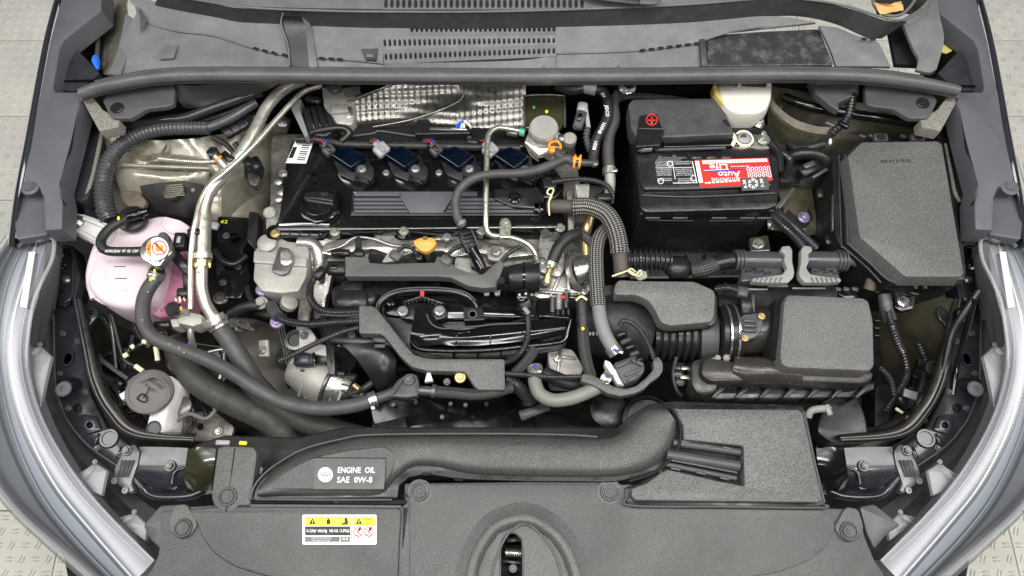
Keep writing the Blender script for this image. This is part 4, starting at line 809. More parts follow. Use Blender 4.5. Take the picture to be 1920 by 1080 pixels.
# ---------------------------------------------------------------- braided coolant hoses
b1 = thing('upper_braided_hose', 'thick braided hose with brown sleeves curving from the valve cover down', 'hose', 1130, 410, -3)
tube(b1, 'sleeve', [(1025, 386, -3), (1050, 387, -2.9), (1083, 388, -2.7)], 13, 'sleeve_brown')
tube(b1, 'braided_hose', [(1080, 388, -2.5), (1105, 388, -2), (1135, 400, -1.6), (1152, 425, -1.8), (1160, 455, -2.6), (1162, 474, -3.2)], 17, 'braid', sub=10, n=18)
tube(b1, 'fray_collar', [(1077, 388, -2.5), (1081, 388, -2.4)], 18, 'braid', n=18); tube(b1, 'fray_collar', [(1162, 468, -3), (1162, 474, -3)], 18, 'braid', n=18)
tube(b1, 'lower_sleeve', [(1162, 470, -3.2), (1164, 495, -3.8), (1166, 520, -4.6)], 14.5, 'sleeve_brown')
tube(b1, 'wire_clip', [(1030, 404, -1.6), (1029, 380, -.8), (1034, 368, -.8), (1026, 362, -.8), (1030, 354, -.8), (1038, 356, -.8), (1030, 374, -.8)], 1.8, 'wire_yellow', n=6)
tube(b1, 'wire_clip', [(1148, 518, -3), (1165, 512, -2.4), (1180, 508, -2.2), (1196, 518, -2.4), (1203, 512, -2.4), (1200, 507, -2.4), (1190, 516, -2.4), (1178, 508, -2.3), (1184, 504, -2.3), (1192, 510, -2.3)], 1.8, 'wire_yellow', n=6)
b2 = thing('lower_braided_hose', 'braided hose running down into a smooth grey silicone hose', 'hose', 1120, 540, -5)
tube(b2, 'braided_hose', [(1138, 430, -4.4), (1124, 446, -4), (1118, 470, -3.8), (1118, 510, -3.8), (1120, 545, -3.8), (1122, 575, -4)], 14, 'braid', sub=10, n=18)
tube(b2, 'silicone_hose', [(1122, 572, -4), (1126, 600, -3.8), (1136, 630, -4), (1152, 657, -4.6)], 13, 'hose_grey', n=18)
hose_clamp(b2, (1146, 650, -4.4), (1155, 662, -4.8), 13.5, 'zinc', ear=(12, 3)); tube(b2, 'blue_mark', [(1150, 655, -3.2), (1160, 660, -3.4)], 2.5, 'blue_print')
b3 = thing('thin_braided_hose', 'thin braided hose from a rubber end down between manifold and intake', 'hose', 1095, 640, -6)
tube(b3, 'rubber_end', [(1089, 555, -4), (1092, 590, -4.2), (1093, 618, -4.6)], 10, 'rubber_dark'); tube(b3, 'braided_hose', [(1093, 615, -4.6), (1095, 650, -5), (1102, 685, -6), (1108, 705, -7)], 11, 'braid_dark', sub=8)
tube(b3, 'spring_clip', [(1080, 563, -3), (1090, 556, -2.6), (1100, 562, -3)], 2.4, 'wire_yellow', n=6); prism(b3, 'yellow_dot', circ(1093, 616, 3, 8), -3.6, .1, 'yellow_print', b=0)
b4 = thing('short_braided_hose', 'short braided hose going down behind the valve cover corner', 'hose', 1095, 445, -8)
tube(b4, 'braided_hose', [(1078, 432, -7), (1095, 442, -7), (1112, 456, -7.4)], 9, 'braid'); tube(b4, 'copper_pipe', [(1108, 400, -7), (1102, 425, -7.4), (1098, 445, -8.4), (1100, 480, -9)], 9, 'gold_zinc')
b5 = thing('rubber_bypass_hose', 'short curved black rubber hose onto the alloy throttle body', 'hose', 1055, 465, -4)
tube(b5, 'hose', [(1086, 438, -5), (1068, 444, -4), (1050, 460, -3.8), (1040, 480, -4.2), (1034, 500, -5)], 11.5, 'rubber_dark'); hose_clamp(b5, (1036, 490, -4.6), (1033, 500, -5), 12, 'zinc', ear=(-6, 3)); tube(b5, 'nipple', [(1034, 500, -5.2), (1028, 515, -6), (1024, 530, -6.6)], [7, 6, 10], 'gold_zinc')
# ---------------------------------------------------------------- throttle body
tb = thing('throttle_body', 'cast alloy throttle body with round black motor by the braided hose', 'throttle body', 1040, 510, -14)
prism(tb, 'neck_casting', [(1012, 438), (1030, 430), (1052, 440), (1056, 460), (1062, 500), (1050, 520), (1010, 510), (1008, 470)], -7.6, 8, 'cast', b=4, r=8)
prism(tb, 'main_casting', [(985, 488), (1020, 482), (1058, 478), (1072, 470), (1105, 476), (1108, 545), (1090, 560), (1050, 558), (1010, 560), (990, 548)], -9, 8, 'cast', b=4, r=8)
for (x0, y0, x1, y1, w_) in ((1002, 490, 996, 555, 8), (1068, 472, 1066, 556, 7), (1060, 495, 1030, 560, 5), (1014, 500, 1060, 498, 5), (1010, 545, 1085, 552, 6)): beam(tb, 'cast_rib', (x0, y0, -8), (x1, y1, -8.2), w_, 10, 'cast')
lathe(tb, 'bore_ring', 1085, 512, -8.8, [(38, 0), (36, 7), (30, 9), (26, 6)], 'cast', ax=(.6, 0, .6), n=30)
tube(tb, 'outlet_pipe', [(1080, 510, -7.4), (1100, 505, -7), (1118, 503, -7)], [26, 24, 23], 'steel', n=22)
tube(tb, 'motor_housing', [(1004, 520, -7), (985, 521, -6.6), (955, 522, -6.6)], [29, 29, 24], 'satin_black', n=26)
band(tb, 'motor_ring', (984, 521, -6.6), (980, 521, -6.6), 30.5, 'gloss_black', n=26); lathe(tb, 'motor_boss', 940, 528, -4.6, [(8, 0), (7, 5), (.1, 5)], 'satin_black')
for (x, y) in ((1022, 436), (1041, 443)): bolt(tb, x, y, -6.8, 9, 'dark_steel')
for (x, y, r) in ((1017, 492, 7), (1078, 482, 6), (1062, 551, 6), (1022, 531, 8), (1096, 550, 6), (999, 545, 6)): lathe(tb, 'cast_boss', x, y, -8.4, [(r+2, 0), (r, 9), (r-3, 10), (.1, 6)], 'cast', n=14)
for (x, y, m) in ((1048, 565, 'cast_dirty'), (1062, 562, 'satin_black'), (1036, 570, 'satin_black')): tube(tb, 'port_pin', [(x, y-12, -7), (x, y+16, -7.4)], 7, m)
prism(tb, 'red_seal', circ(1056, 557, 4, 10, 3), -6.2, .3, 'red', b=0)
for k in range(4): tube(tb, 'port_finger', [(1036+k*10, 578, -8), (1036+k*10, 592, -8.4)], 4, 'satin_black', n=8)
mp_ = thing('map_sensor_plug', 'black square plug with bright tip on the manifold left of throttle body', 'plug', 982, 565, -5)
beam(mp_, 'plug_body', (978, 542, -4.4), (988, 582, -5), 24, 18, 'satin_black'); beam(mp_, 'plug_face', (975, 546, -3.9), (982, 566, -4.2), 18, 4, 'gloss_black'); beam(mp_, 'bright_lock', (982, 576, -3.6), (992, 588, -3.9), 8, 4, 'hose_grey')
for (x, y) in ((974, 553), (986, 551)): lathe(mp_, 'pin', x, y, -3.8, [(2.6, 0), (2, 2), (.1, 2)], 'white_plastic', n=8)
tube(mp_, 'conduit', [(989, 588, -5), (991, 615, -5.4), (986, 645, -6), (965, 672, -7), (940, 682, -8)], 6, 'conduit', corr=5)
# ---------------------------------------------------------------- orange dipstick
dp = thing('dipstick', 'yellow orange oval dipstick handle in front of the valve cover', 'dipstick', 797, 458, -6)
prism(dp, 'handle', [(775, 454), (783, 447), (797, 444), (812, 446), (818, 455), (810, 466), (799, 472), (785, 467)], -4.6, 1.2, 'dip_yellow', b=3, sm=4)
prism(dp, 'handle_slot', [(782, 456), (797, 453), (811, 455), (805, 461), (789, 461)], -4.5, .15, 'fluid_yellow', b=0, r=2)
beam(dp, 'handle_notch', (793, 445, -4.1), (801, 445, -4.1), 6, 3, 'tape_brown'); tube(dp, 'tube', [(799, 468, -5.4), (802, 480, -7), (806, 500, -12)], 5, 'dark_steel')
# small lead conduits into the harness trough
sc_ = thing('injector_leads', 'short corrugated injector leads between dipstick and harness trough', 'leads', 790, 480, -8)
tube(sc_, 'lead', [(745, 472, -6.4), (758, 462, -5.8), (772, 465, -6), (780, 475, -7)], 4.5, 'conduit', corr=4.4)
tube(sc_, 'lead', [(838, 480, -6), (850, 468, -5.8), (868, 460, -6)], 5, 'conduit', corr=4.4)
tube(sc_, 'lead', [(940, 490, -6), (955, 475, -5.8), (975, 462, -6)], 5, 'conduit', corr=4.4)
for (x, y) in ((740, 478), (835, 487)): beam(sc_, 'lead_boot', (x-8, y-6, -5), (x+10, y+5, -5), 16, 12, 'fine_grain_plastic')
prism(sc_, 'orifice_plug', circ(785, 480, 7, 10), -6.6, 2, 'satin_black', b=1)
# ---------------------------------------------------------------- harness troughs of grained plastic
h5 = thing('upper_harness_trough', 'grained black cable trough with angled end above the intake manifold', 'cable trough', 800, 505, -8)
prism(h5, 'trough', [(647, 481), (690, 481), (692, 492), (725, 495), (760, 493), (815, 492), (820, 480), (836, 483), (855, 502), (885, 512), (905, 514), (924, 498), (938, 486), (946, 494), (930, 538), (905, 540), (878, 536), (845, 520), (820, 518), (647, 518)], -5.6, 2.2, 'fine_grain_plastic', b=2, r=2)
beam(h5, 'end_plug', (612, 500, -5.8), (648, 500, -5.8), 26, 16, 'satin_black'); beam(h5, 'end_plug_window', (618, 500, -5.3), (632, 500, -5.3), 8, 3, 'gloss_black')
beam(h5, 'clip_block', (620, 472, -6), (655, 472, -6), 13, 14, 'satin_black'); beam(h5, 'clip_block', (662, 473, -5.6), (682, 473, -5.6), 16, 14, 'satin_black'); beam(h5, 'clip_slot', (630, 472, -5.4), (642, 472, -5.4), 6, 3, 'gloss_black')
tube(h5, 'clip_post', [(672, 448, -7), (672, 468, -6)], 6, 'conduit', corr=4)
tube(h5, 'looped_conduit', [(612, 505, -6), (596, 512, -6), (584, 530, -6), (581, 555, -6), (592, 575, -6.2), (615, 585, -6.2), (645, 586, -6), (674, 584, -6)], 7.5, 'conduit', corr=5, sub=8)
beam(h5, 'conduit_elbow', (590, 520, -5), (606, 500, -5), 16, 14, 'satin_black')
h6 = thing('lower_harness_trough', 'grained black cable trough running diagonally in front of the intake manifold', 'cable trough', 800, 660, -8)
prism(h6, 'trough', [(673, 573), (697, 573), (706, 578), (755, 640), (775, 664), (795, 671), (815, 673), (946, 673), (947, 731), (897, 731), (888, 722), (872, 697), (800, 695), (772, 688), (752, 670), (722, 632), (714, 626), (673, 625)], -5.4, 2.4, 'fine_grain_plastic', b=2, r=4)
beam(h6, 'clip_leg', (700, 636, -6.6), (724, 638, -6.6), 9, 8, 'satin_grey'); beam(h6, 'clip_foot', (702, 648, -6.6), (722, 648, -6.6), 7, 10, 'satin_grey')
for pts, nm in (([(510, 575, -8), (520, 592, -7), (540, 603, -6.4), (580, 608, -6), (630, 604, -5.8), (674, 601, -5.8)], 'conduit'), ([(525, 676, -9), (550, 665, -8), (590, 645, -7), (640, 623, -6.2), (674, 614, -5.8)], 'conduit')): tube(h6, nm, pts, 7 if pts[0][1] < 600 else 5.5, 'conduit', corr=5, sub=8)
tube(h6, 'rubber_boot', [(508, 572, -8.4), (513, 585, -7.6), (522, 594, -7)], 11, 'conduit_grey')
tube(h6, 'twisted_wire', [(674, 590, -5.8), (640, 592, -6), (600, 590, -6.2)], 4, 'conduit', corr=4)
h7 = thing('curved_harness_trough', 'grained black cable trough curving round the purge valve', 'cable trough', 1170, 720, -8)
prism(h7, 'trough', [(1088, 714), (1093, 700), (1112, 703), (1135, 716), (1150, 724), (1172, 729), (1192, 724), (1212, 708), (1226, 692), (1224, 676), (1234, 667), (1243, 680), (1243, 696), (1236, 706), (1222, 715), (1207, 730), (1190, 738), (1165, 743), (1140, 738), (1112, 722)], -5, 2, 'fine_grain_plastic', b=2, r=4)
tube(h7, 'conduit', [(945, 700, -6.4), (985, 703, -6.4), (1040, 707, -6), (1092, 706, -5.8)], 5.5, 'conduit', corr=5)
tube(h7, 'conduit', [(1226, 672, -4.6), (1218, 650, -3.8), (1202, 622, -3.2), (1185, 606, -3), (1168, 602, -3.2), (1162, 612, -3.6)], 5.5, 'conduit', corr=5)
# ---------------------------------------------------------------- purge valve
pv = thing('purge_valve', 'black purge valve with white side plate inside the curved cable trough', 'valve', 1170, 695, -10)
prism(pv, 'valve_body', [(1150, 680), (1190, 665), (1208, 678), (1210, 695), (1196, 712), (1170, 722), (1160, 705)], -4.8, 5, 'satin_grey', b=5, r=6)
for (x0, y0, x1, y1) in ((1156, 688, 1180, 676), (1186, 674, 1206, 684), (1172, 704, 1204, 690), (1178, 714, 1198, 702)): beam(pv, 'body_step', (x0, y0, -4.2), (x1, y1, -4.2), 6, 5, 'rail_plastic')
prism(pv, 'white_plate', [(1134, 674), (1144, 678), (1162, 704), (1172, 722), (1158, 720), (1146, 700), (1134, 684)], -5.2, 2, 'white_plastic', b=2, r=3)
for k in range(5): beam(pv, 'plug_segment', (1164+k*8, 622+k*12, -4.2), (1168+k*8, 630+k*12, -4.2), 22-k, 15, 'satin_grey' if k % 2 else 'satin_black')
for k in range(4): beam(pv, 'segment_edge', (1160+k*8, 628+k*12, -3.4), (1172+k*8, 624+k*12, -3.4), 3, 3, 'rail_plastic')
hose_clamp(pv, (1128, 706, -6), (1144, 716, -6), 14, 'zinc', ear=(2, 6)); tube(pv, 'blue_mark', [(1136, 704, -4.4), (1142, 708, -4.4)], 2.6, 'blue_print')
g1 = thing('green_grey_hose', 'pale grey green U shaped hose beneath the curved cable trough', 'hose', 1050, 740, -9)
tube(g1, 'hose', [(1004, 700, -7.4), (1003, 716, -7), (1012, 738, -6.8), (1035, 750, -6.8), (1065, 748, -6.8), (1095, 738, -6.8), (1130, 722, -6.8)], 13, 'hose_green', n=18, sub=8)
hose_clamp(g1, (1002, 688, -7.6), (1004, 698, -7.4), 13.5, 'zinc', ear=(8, 2)); tube(g1, 'blue_mark', [(1000, 684, -6), (1006, 690, -6)], 3, 'blue_print')
tube(g1, 'braided_feed', [(1003, 652, -7), (992, 672, -7.4), (974, 692, -8), (965, 700, -8.4)], 10, 'braid_dark')
tube(g1, 'corrugated_drop', [(950, 710, -8), (968, 722, -8.4), (985, 740, -9.6), (995, 752, -11)], 13, 'conduit', corr=6)
# ================================================================ INTAKE MANIFOLD
im = thing('intake_manifold', 'gloss black intake manifold with arched tube between the two cable troughs', 'intake manifold', 880, 610, -16)
prism(im, 'plenum', [(620, 535), (700, 525), (960, 530), (1010, 560), (1075, 575), (1078, 600), (1060, 655), (960, 672), (800, 676), (700, 640), (622, 575)], -11.5, 12, 'satin_black', b=6, r=14)
prism(im, 'upper_deck', [(712, 552), (760, 540), (900, 540), (985, 545), (990, 590), (960, 600), (790, 600), (720, 590)], -10.4, 2, 'gloss_black', b=4, r=8)
tube(im, 'arch_tube', [(708, 588, -9.4), (714, 568, -8.6), (735, 552, -8), (770, 545, -7.8), (830, 545, -7.8), (868, 552, -8), (888, 568, -8.4), (894, 586, -9)], 8, 'gloss_black', n=16)
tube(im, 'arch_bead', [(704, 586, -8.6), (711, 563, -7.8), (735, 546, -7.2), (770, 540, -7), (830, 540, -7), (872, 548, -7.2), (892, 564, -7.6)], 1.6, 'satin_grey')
beam(im, 'chevron_rib', (754, 567, -7.4), (790, 554, -7), 6, 5, 'gloss_black'); beam(im, 'chevron_rib', (790, 554, -7), (832, 569, -7.4), 6, 5, 'gloss_black')
for k in range(5): beam(im, 'chevron_fin', (758+k*7, 568-k*2.6, -7.2), (761+k*7, 574-k*2.6, -7.4), 2, 4, 'satin_black'); beam(im, 'chevron_fin', (797+k*7, 560+k*2.6, -7.2), (795+k*7, 566+k*2.6, -7.4), 2, 4, 'satin_black')
prism(im, 'red_mark', [(788, 546), (795, 546), (795, 555), (788, 555)], -6.8, .4, 'red', b=0)
prism(im, 'bracket_plate', [(745, 578), (765, 570), (815, 570), (840, 578), (835, 596), (800, 606), (776, 600), (750, 596)], -8.6, 1.4, 'satin_black', b=2, r=6)
bolt(im, 755, 584, -8, 11, 'steel'); bolt(im, 824, 583, -8, 11, 'steel'); lathe(im, 'screw_recess', 733, 568, -8, [(7, 0), (7, 3), (4, 4), (3, 1), (.1, 1)], 'gloss_black', n=14)
# big shell of the runner
sheet(im, 'runner_shell', [[(778, 575, -7), (795, 573, -6.6), (808, 580, -7.2)], [(775, 600, -7), (800, 602, -6.6), (830, 614, -7)], [(770, 625, -7), (800, 628, -6.4), (880, 622, -6.4)], [(768, 645, -8), (800, 648, -7.2), (880, 640, -7)]], 'gloss_black', th=3)
sheet(im, 'runner_shell', [[(800, 590, -7.2), (850, 618, -7), (920, 610, -6.8), (1000, 600, -6.8), (1062, 598, -7)], [(796, 614, -6.6), (850, 630, -6.2), (920, 626, -6), (1000, 618, -6), (1060, 612, -6.4)], [(790, 640, -7), (850, 648, -6.8), (920, 646, -6.6), (1000, 636, -6.6), (1055, 626, -7)]], 'gloss_black', th=3)
tube(im, 'front_bead', [(772, 640, -7.6), (782, 652, -7.4), (800, 656, -7.2), (850, 658, -7.2), (920, 656, -7), (980, 650, -7), (1030, 645, -7), (1058, 638, -7), (1066, 615, -6.6), (1070, 600, -6.4)], 5, 'gloss_black', n=12)
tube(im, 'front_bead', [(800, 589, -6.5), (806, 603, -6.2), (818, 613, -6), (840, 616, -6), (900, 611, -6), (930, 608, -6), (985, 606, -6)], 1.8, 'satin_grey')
for x in (856, 920, 980): beam(im, 'shell_rib', (x, 620, -5.8), (x-1, 646, -6.4), 2.4, 4, 'gloss_black')
prism(im, 'clip_seat', [(868, 575), (905, 575), (910, 600), (870, 602)], -8, 2, 'satin_black', b=2, r=3); lathe(im, 'clip_ring', 886, 590, -7.8, [(9, 0), (9, 3), (6, 3), (6, 0)], 'satin_grey', n=16)
tube(im, 'vacuum_rod', [(905, 592, -8), (960, 594, -8), (1000, 592, -8)], 3.4, 'gloss_black')
prism(im, 'end_wedge', [(1005, 560), (1065, 570), (1072, 600), (1010, 596)], -8, 4, 'gloss_black', b=4, r=6)
for q in range(4): beam(im, 'lower_web', (850+q*45, 662, -9), (852+q*45, 690, -13), 3, 10, 'satin_black')
# ports between trough and arch
for (x, y, a) in ((660, 545, 22), (690, 560, 18)): lathe(im, 'dome_cap', x, y, -10, [(a, 0), (a, 6), (a-5, 11), (a-12, 12), (.1, 12)], 'satin_black')
beam(im, 'cube_housing', (625, 560, -8.4), (690, 560, -8.4), 38, 30, 'satin_black')
for x in (905, 925): prism(im, 'steel_tab', [(x, 545), (x+14, 543), (x+12, 553), (x+4, 554)], -8.4, .5, 'hose_grey', b=1)
for (x, y) in ((655, 525), (700, 526), (760, 527), (820, 530), (880, 545)): lathe(im, 'small_port', x, y, -9.6, [(9, 0), (8, 5), (.1, 5)], 'gloss_black', n=14)
for k in range(3): beam(im, 'brown_gap', (735+k*60, 520, -9), (758+k*60, 524, -9), 8, 6, 'brown_plastic')
# front lower part of the engine seen as dark shapes
fr = thing('lower_engine_cover', 'dark lower engine cover with small studs behind the intake duct', 'engine cover', 850, 770, -24)
prism(fr, 'cover', [(690, 735), (940, 735), (1000, 760), (1010, 830), (700, 830)], -17, 10, 'gloss_black', b=8, r=20)
for (x, y) in ((738, 760), (780, 755), (845, 758), (873, 760), (912, 758), (829, 782)): lathe(fr, 'stud', x, y, -16.8, [(4.5, 0), (4, 4), (.1, 4)], 'dark_steel', n=10)
prism(fr, 'web', [(700, 795), (760, 780), (770, 830), (705, 830)], -16, 2, 'satin_black', b=3); lathe(fr, 'pulley_drum', 1140, 770, -18, [(32, 0), (34, 12), (28, 14), (.1, 14)], 'satin_black', n=30)
beam(fr, 'angled_bracket', (975, 780, -12), (1030, 760, -12), 18, 8, 'satin_grey')
# ================================================================ ALTERNATOR and its black cooling shroud
al = thing('alternator', 'cast alloy alternator with cooling slots left of the black scoop', 'alternator', 600, 700, -24)
tube(al, 'rear_casting', [(560, 690, -17), (600, 712, -16), (625, 722, -15.5)], [36, 44, 42], 'cast_light', n=30, sub=5)
tube(al, 'front_casting', [(622, 720, -15.5), (655, 735, -16)], [41, 34], 'cast', n=30)
band(al, 'joint_ring', (622, 720, -15.5), (626, 722, -15.5), 46, 'dark_steel', n=30)
for k in range(6):
    tube(al, 'casting_rib', [(566+k*14, 684+k*5, -13.6), (572+k*14, 690+k*5, -12.6), (566+k*14, 722+k*5, -13.2), (560+k*13, 742+k*4, -15)], 3, 'cast_light')
    beam(al, 'dark_window', (574+k*14, 698+k*5, -12.9), (570+k*14, 722+k*5, -13.4), 6, 4, 'deep_black')
for k in range(4): beam(al, 'vent_slot', (563, 694+k*11, -12.2-k*.6), (583, 698+k*11, -12.2-k*.6), 4, 8, 'brown_plastic')
for k in range(5): beam(al, 'cooling_fin', (570+2*k, 690+k*10, -12.0-k*.6), (598+2*k, 698+k*10, -12.0-k*.6), 4, 8, 'cast_light')
for k in range(3): beam(al, 'vent_slot', (640, 708+k*12, -12.2), (660, 712+k*12, -12.6), 4, 6, 'brown_plastic')
lathe(al, 'pulley', 545, 665, -20, [(28, 0), (28, 14), (22, 16), (.1, 16)], 'dark_steel', ax=(-.6, .2, .6))
beam(al, 'plug', (550, 672, -10), (590, 671, -10), 26, 18, 'rail_dark'); beam(al, 'plug_latch', (560, 673, -9.2), (578, 673, -9.2), 14, 4, 'conduit_grey'); beam(al, 'plug_rib', (588, 660, -9.4), (589, 684, -9.4), 4, 12, 'gloss_black')
beam(al, 'terminal_cover', (592, 670, -10.4), (622, 670, -10.4), 22, 16, 'satin_black')
prism(al, 'lug_bracket', [(561, 617), (582, 616), (592, 632), (590, 645), (610, 646), (612, 668), (560, 658)], -9.6, 3, 'cast_light', b=2, r=3); bolt(al, 570, 629, -9.4, 8, 'dark_steel')
beam(al, 'cast_arm', (572, 560, -12), (566, 618, -11), 22, 12, 'cast_dirty')
beam(al, 'cable_end', (655, 728, -12), (680, 742, -12), 24, 12, 'brown_plastic'); tube(al, 'brass_end', [(664, 722, -10.8), (674, 730, -10.6)], 5, 'gold_zinc')
tube(al, 'cable', [(622, 752, -15), (650, 742, -13), (680, 730, -12), (705, 712, -12)], 7, 'rubber_dark')
sg = thing('alternator_shroud', 'satin black plastic scoop between the alternator and the diagonal trough', 'air scoop', 690, 690, -14)
sheet(sg, 'scoop', [[(640, 645, -9.4), (690, 642, -8.6), (725, 648, -9)], [(668, 672, -9.2), (712, 660, -8), (742, 672, -9)], [(690, 705, -10), (720, 695, -8.8), (740, 700, -10)], [(704, 728, -12), (722, 724, -11), (736, 718, -12)]], 'satin_black', th=3)
sheet(sg, 'folded_wing', [[(626, 648, -10), (640, 646, -10)], [(632, 680, -12), (668, 676, -9.6)], [(626, 700, -13), (650, 704, -12)]], 'gloss_black', th=2, nu=3)
beam(sg, 'top_flange', (620, 636, -8.6), (700, 640, -8.6), 10, 12, 'satin_grey'); lathe(sg, 'flange_screw', 660, 629, -8.4, [(7, 0), (7, 4), (.1, 4)], 'satin_grey', n=14)
prism(sg, 'side_plate', [(612, 640), (626, 640), (628, 702), (616, 702), (612, 676)], -10, 4, 'satin_black', b=2); beam(sg, 'foot', (624, 698, -11), (646, 700, -11), 9, 8, 'satin_black')
tube(sg, 'seam', [(742, 650, -9), (756, 668, -10), (763, 690, -12)], 2.4, 'gloss_black')
# ================================================================ ENGINE MOUNT (left)
mo = thing('engine_mount', 'pale cast engine mount bracket left of the cylinder head', 'engine mount', 530, 500, -16)
prism(mo, 'bracket', [(478, 468), (492, 448), (512, 440), (540, 452), (574, 455), (580, 470), (574, 520), (560, 546), (528, 550), (490, 546), (474, 524)], -8.4, 6, 'cast_light', b=4, r=4)
prism(mo, 'raised_bar', [(476, 468), (576, 482), (574, 500), (474, 492)], -7.9, 1.4, 'cast_light', b=3, r=4)
prism(mo, 'pocket', [(522, 462), (544, 466), (548, 492), (540, 512), (526, 516), (508, 508), (516, 484)], -7.5, .6, 'dark_steel', b=1, r=6); prism(mo, 'shiny_lug', [(525, 468), (545, 466), (550, 490), (536, 500), (524, 494)], -6.6, 1.4, 'cast', b=3, r=7)  # pocket is a flat plate; the cavity's shade is in its dark colour
lathe(mo, 'pivot', 500, 455, -7.6, [(18, -3), (18, 0), (12, 4), (.1, 4)], 'cast_light')
tube(mo, 'cast_arm', [(560, 455, -9), (590, 460, -9), (600, 490, -10), (596, 530, -12)], 12, 'cast')
for (x, y) in ((492, 543), (519, 604)): t_ = nut(mo, x, y, -11.4 if y > 600 else -10.6, 13, 'purple_zinc')
bolt(mo, 490, 568, -10.8, 13, 'cast_light'); lathe(mo, 'roller', 540, 572, -11.4, [(16, 0), (16, 10), (12, 13), (.1, 13)], 'cast_light', ax=(.5, .3, .8))
beam(mo, 'lower_arm', (480, 575, -13), (540, 590, -14), 30, 14, 'murk'); prism(mo, 'small_plate', [(484, 638), (503, 636), (504, 668), (485, 669)], -14, 1, 'cast_light', b=2, r=3); bolt(mo, 492, 656, -13.8, 8, 'steel')
prism(mo, 'under_cover', [(440, 590), (500, 600), (560, 640), (620, 740), (560, 800), (470, 720), (430, 640)], -22, 6, 'khaki_grey', b=8, r=20)
for (x, y) in ((543, 720), (512, 740)): lathe(mo, 'dark_hole', x, y, -21.9, [(9, 0), (9, 1.5), (.1, 1.5)], 'deep_black', sx=.7)
# ================================================================ LEFT APRON painted khaki
def wob(a): return lambda p, u, v: a*noise.noise(p*14)+a*.5*noise.noise(p*35)
la = thing('left_apron', 'khaki painted strut tower and inner wing behind the pink coolant tank', 'inner wing', 340, 340, -16)
sheet(la, 'apron_skin', [[(196, 246, -3), (260, 262, -4), (340, 262, -5), (420, 250, -8), (500, 232, -12), (545, 225, -14)], [(190, 300, -6), (260, 300, -6), (340, 296, -7), (420, 300, -10), (500, 300, -15), (530, 300, -18)], [(188, 350, -9), (250, 345, -8), (330, 335, -9), (420, 360, -12), (490, 370, -17), (520, 380, -22)], [(185, 400, -11), (250, 400, -12), (330, 395, -13), (420, 420, -15), (490, 440, -20), (510, 450, -28)]], 'khaki_paint', th=.5, disp=wob(.007), nu=8, nv=8)
sheet(la, 'tower_dome', [[(215, 318, -5.2), (270, 318, -4.4), (330, 318, -4.6), (392, 322, -6)], [(222, 345, -6), (270, 335, -4.6), (330, 336, -4.8), (388, 340, -7)], [(235, 378, -8), (280, 372, -7), (330, 370, -7.4), (372, 375, -9)]], 'khaki_paint', th=1, disp=wob(.006), nu=8)
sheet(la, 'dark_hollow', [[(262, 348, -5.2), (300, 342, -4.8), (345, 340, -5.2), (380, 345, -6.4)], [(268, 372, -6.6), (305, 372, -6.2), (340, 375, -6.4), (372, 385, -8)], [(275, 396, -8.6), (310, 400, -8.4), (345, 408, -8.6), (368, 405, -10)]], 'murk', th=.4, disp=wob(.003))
prism(la, 'ribbed_patch', [(306, 346), (330, 338), (346, 346), (344, 358), (328, 370), (308, 372), (302, 360)], -4.2, 1, 'khaki_shaded', b=3, r=6)
for k in range(6): beam(la, 'scratch_rib', (310, 348+k*4, -4), (342+k, 345+k*4, -4.1), 1.4, 2, 'khaki_paint')
prism(la, 'stained_patch', [(222, 358), (255, 356), (276, 376), (268, 392), (240, 388), (226, 374)], -5.6, 1, 'tape_brown', b=4, r=8)
tube(la, 'ridge', [(225, 309, -4), (280, 312, -3.4), (340, 314, -3.6), (392, 316, -5)], 4, 'khaki_paint')
tube(la, 'flexible_silver_pipe', [(300, 298, -3.6), (340, 302, -3.4), (380, 304, -3.8), (412, 302, -4.6)], 6.5, 'alu_pipe', corr=3.6)
for k in range(4): tube(la, 'seam_line', [(235+k*4, 278+k*4, -3.2), (270, 292+k*3, -3.2), (300, 288+k*2, -3.2), (312, 272+k, -4)], 1.3, 'tape_brown', n=6)
sheet(la, 'inner_slope', [[(420, 345, -9), (470, 330, -12), (530, 320, -16)], [(415, 395, -12), (470, 400, -18), (520, 400, -26)], [(430, 470, -20), (480, 470, -30), (515, 470, -40)]], 'khaki_paint', th=.5, disp=wob(.006))
prism(la, 'tower_bracket', [(456, 300), (482, 290), (494, 312), (488, 336), (472, 348), (458, 336)], -7.4, 1, 'satin_black', b=2, r=6); prism(la, 'dark_clip', [(462, 320), (490, 330), (480, 350), (466, 344)], -7, 2, 'dark_steel', b=3, r=6)
lathe(la, 'speck_boss', 362, 357, -6, [(5, 0), (4, 2), (2, 2), (.1, 1)], 'khaki_paint', n=12)
bolt(la, 527, 231, -6, 9, 'steel')
sheet(la, 'lower_wall', [[(115, 470, -14), (140, 500, -15), (165, 560, -18)], [(120, 560, -22), (150, 600, -26), (180, 660, -32)], [(300, 640, -40), (330, 680, -44), (360, 720, -48)]], 'khaki_shaded', th=.5, disp=wob(.006))
ls = thing('left_seal_channel', 'slotted black side channel with foam strip beside the thick conduit', 'side channel', 160, 330, -6)
prism(ls, 'channel', [(162, 238), (192, 248), (190, 262), (165, 372), (150, 378), (118, 372), (136, 270)], -2.5, 4, 'rail_dark', b=2, r=3)
tube(ls, 'foam_strip', [(192, 246, -1.8), (184, 285, -2), (174, 330, -2.4), (160, 374, -3)], 4, 'foam', n=8)
for k in range(4): beam(ls, 'slot', (152-6*k, 238+34*k, -2.2), (148-6*k, 258+34*k, -2.3), 2.6, 2, 'deep_black')
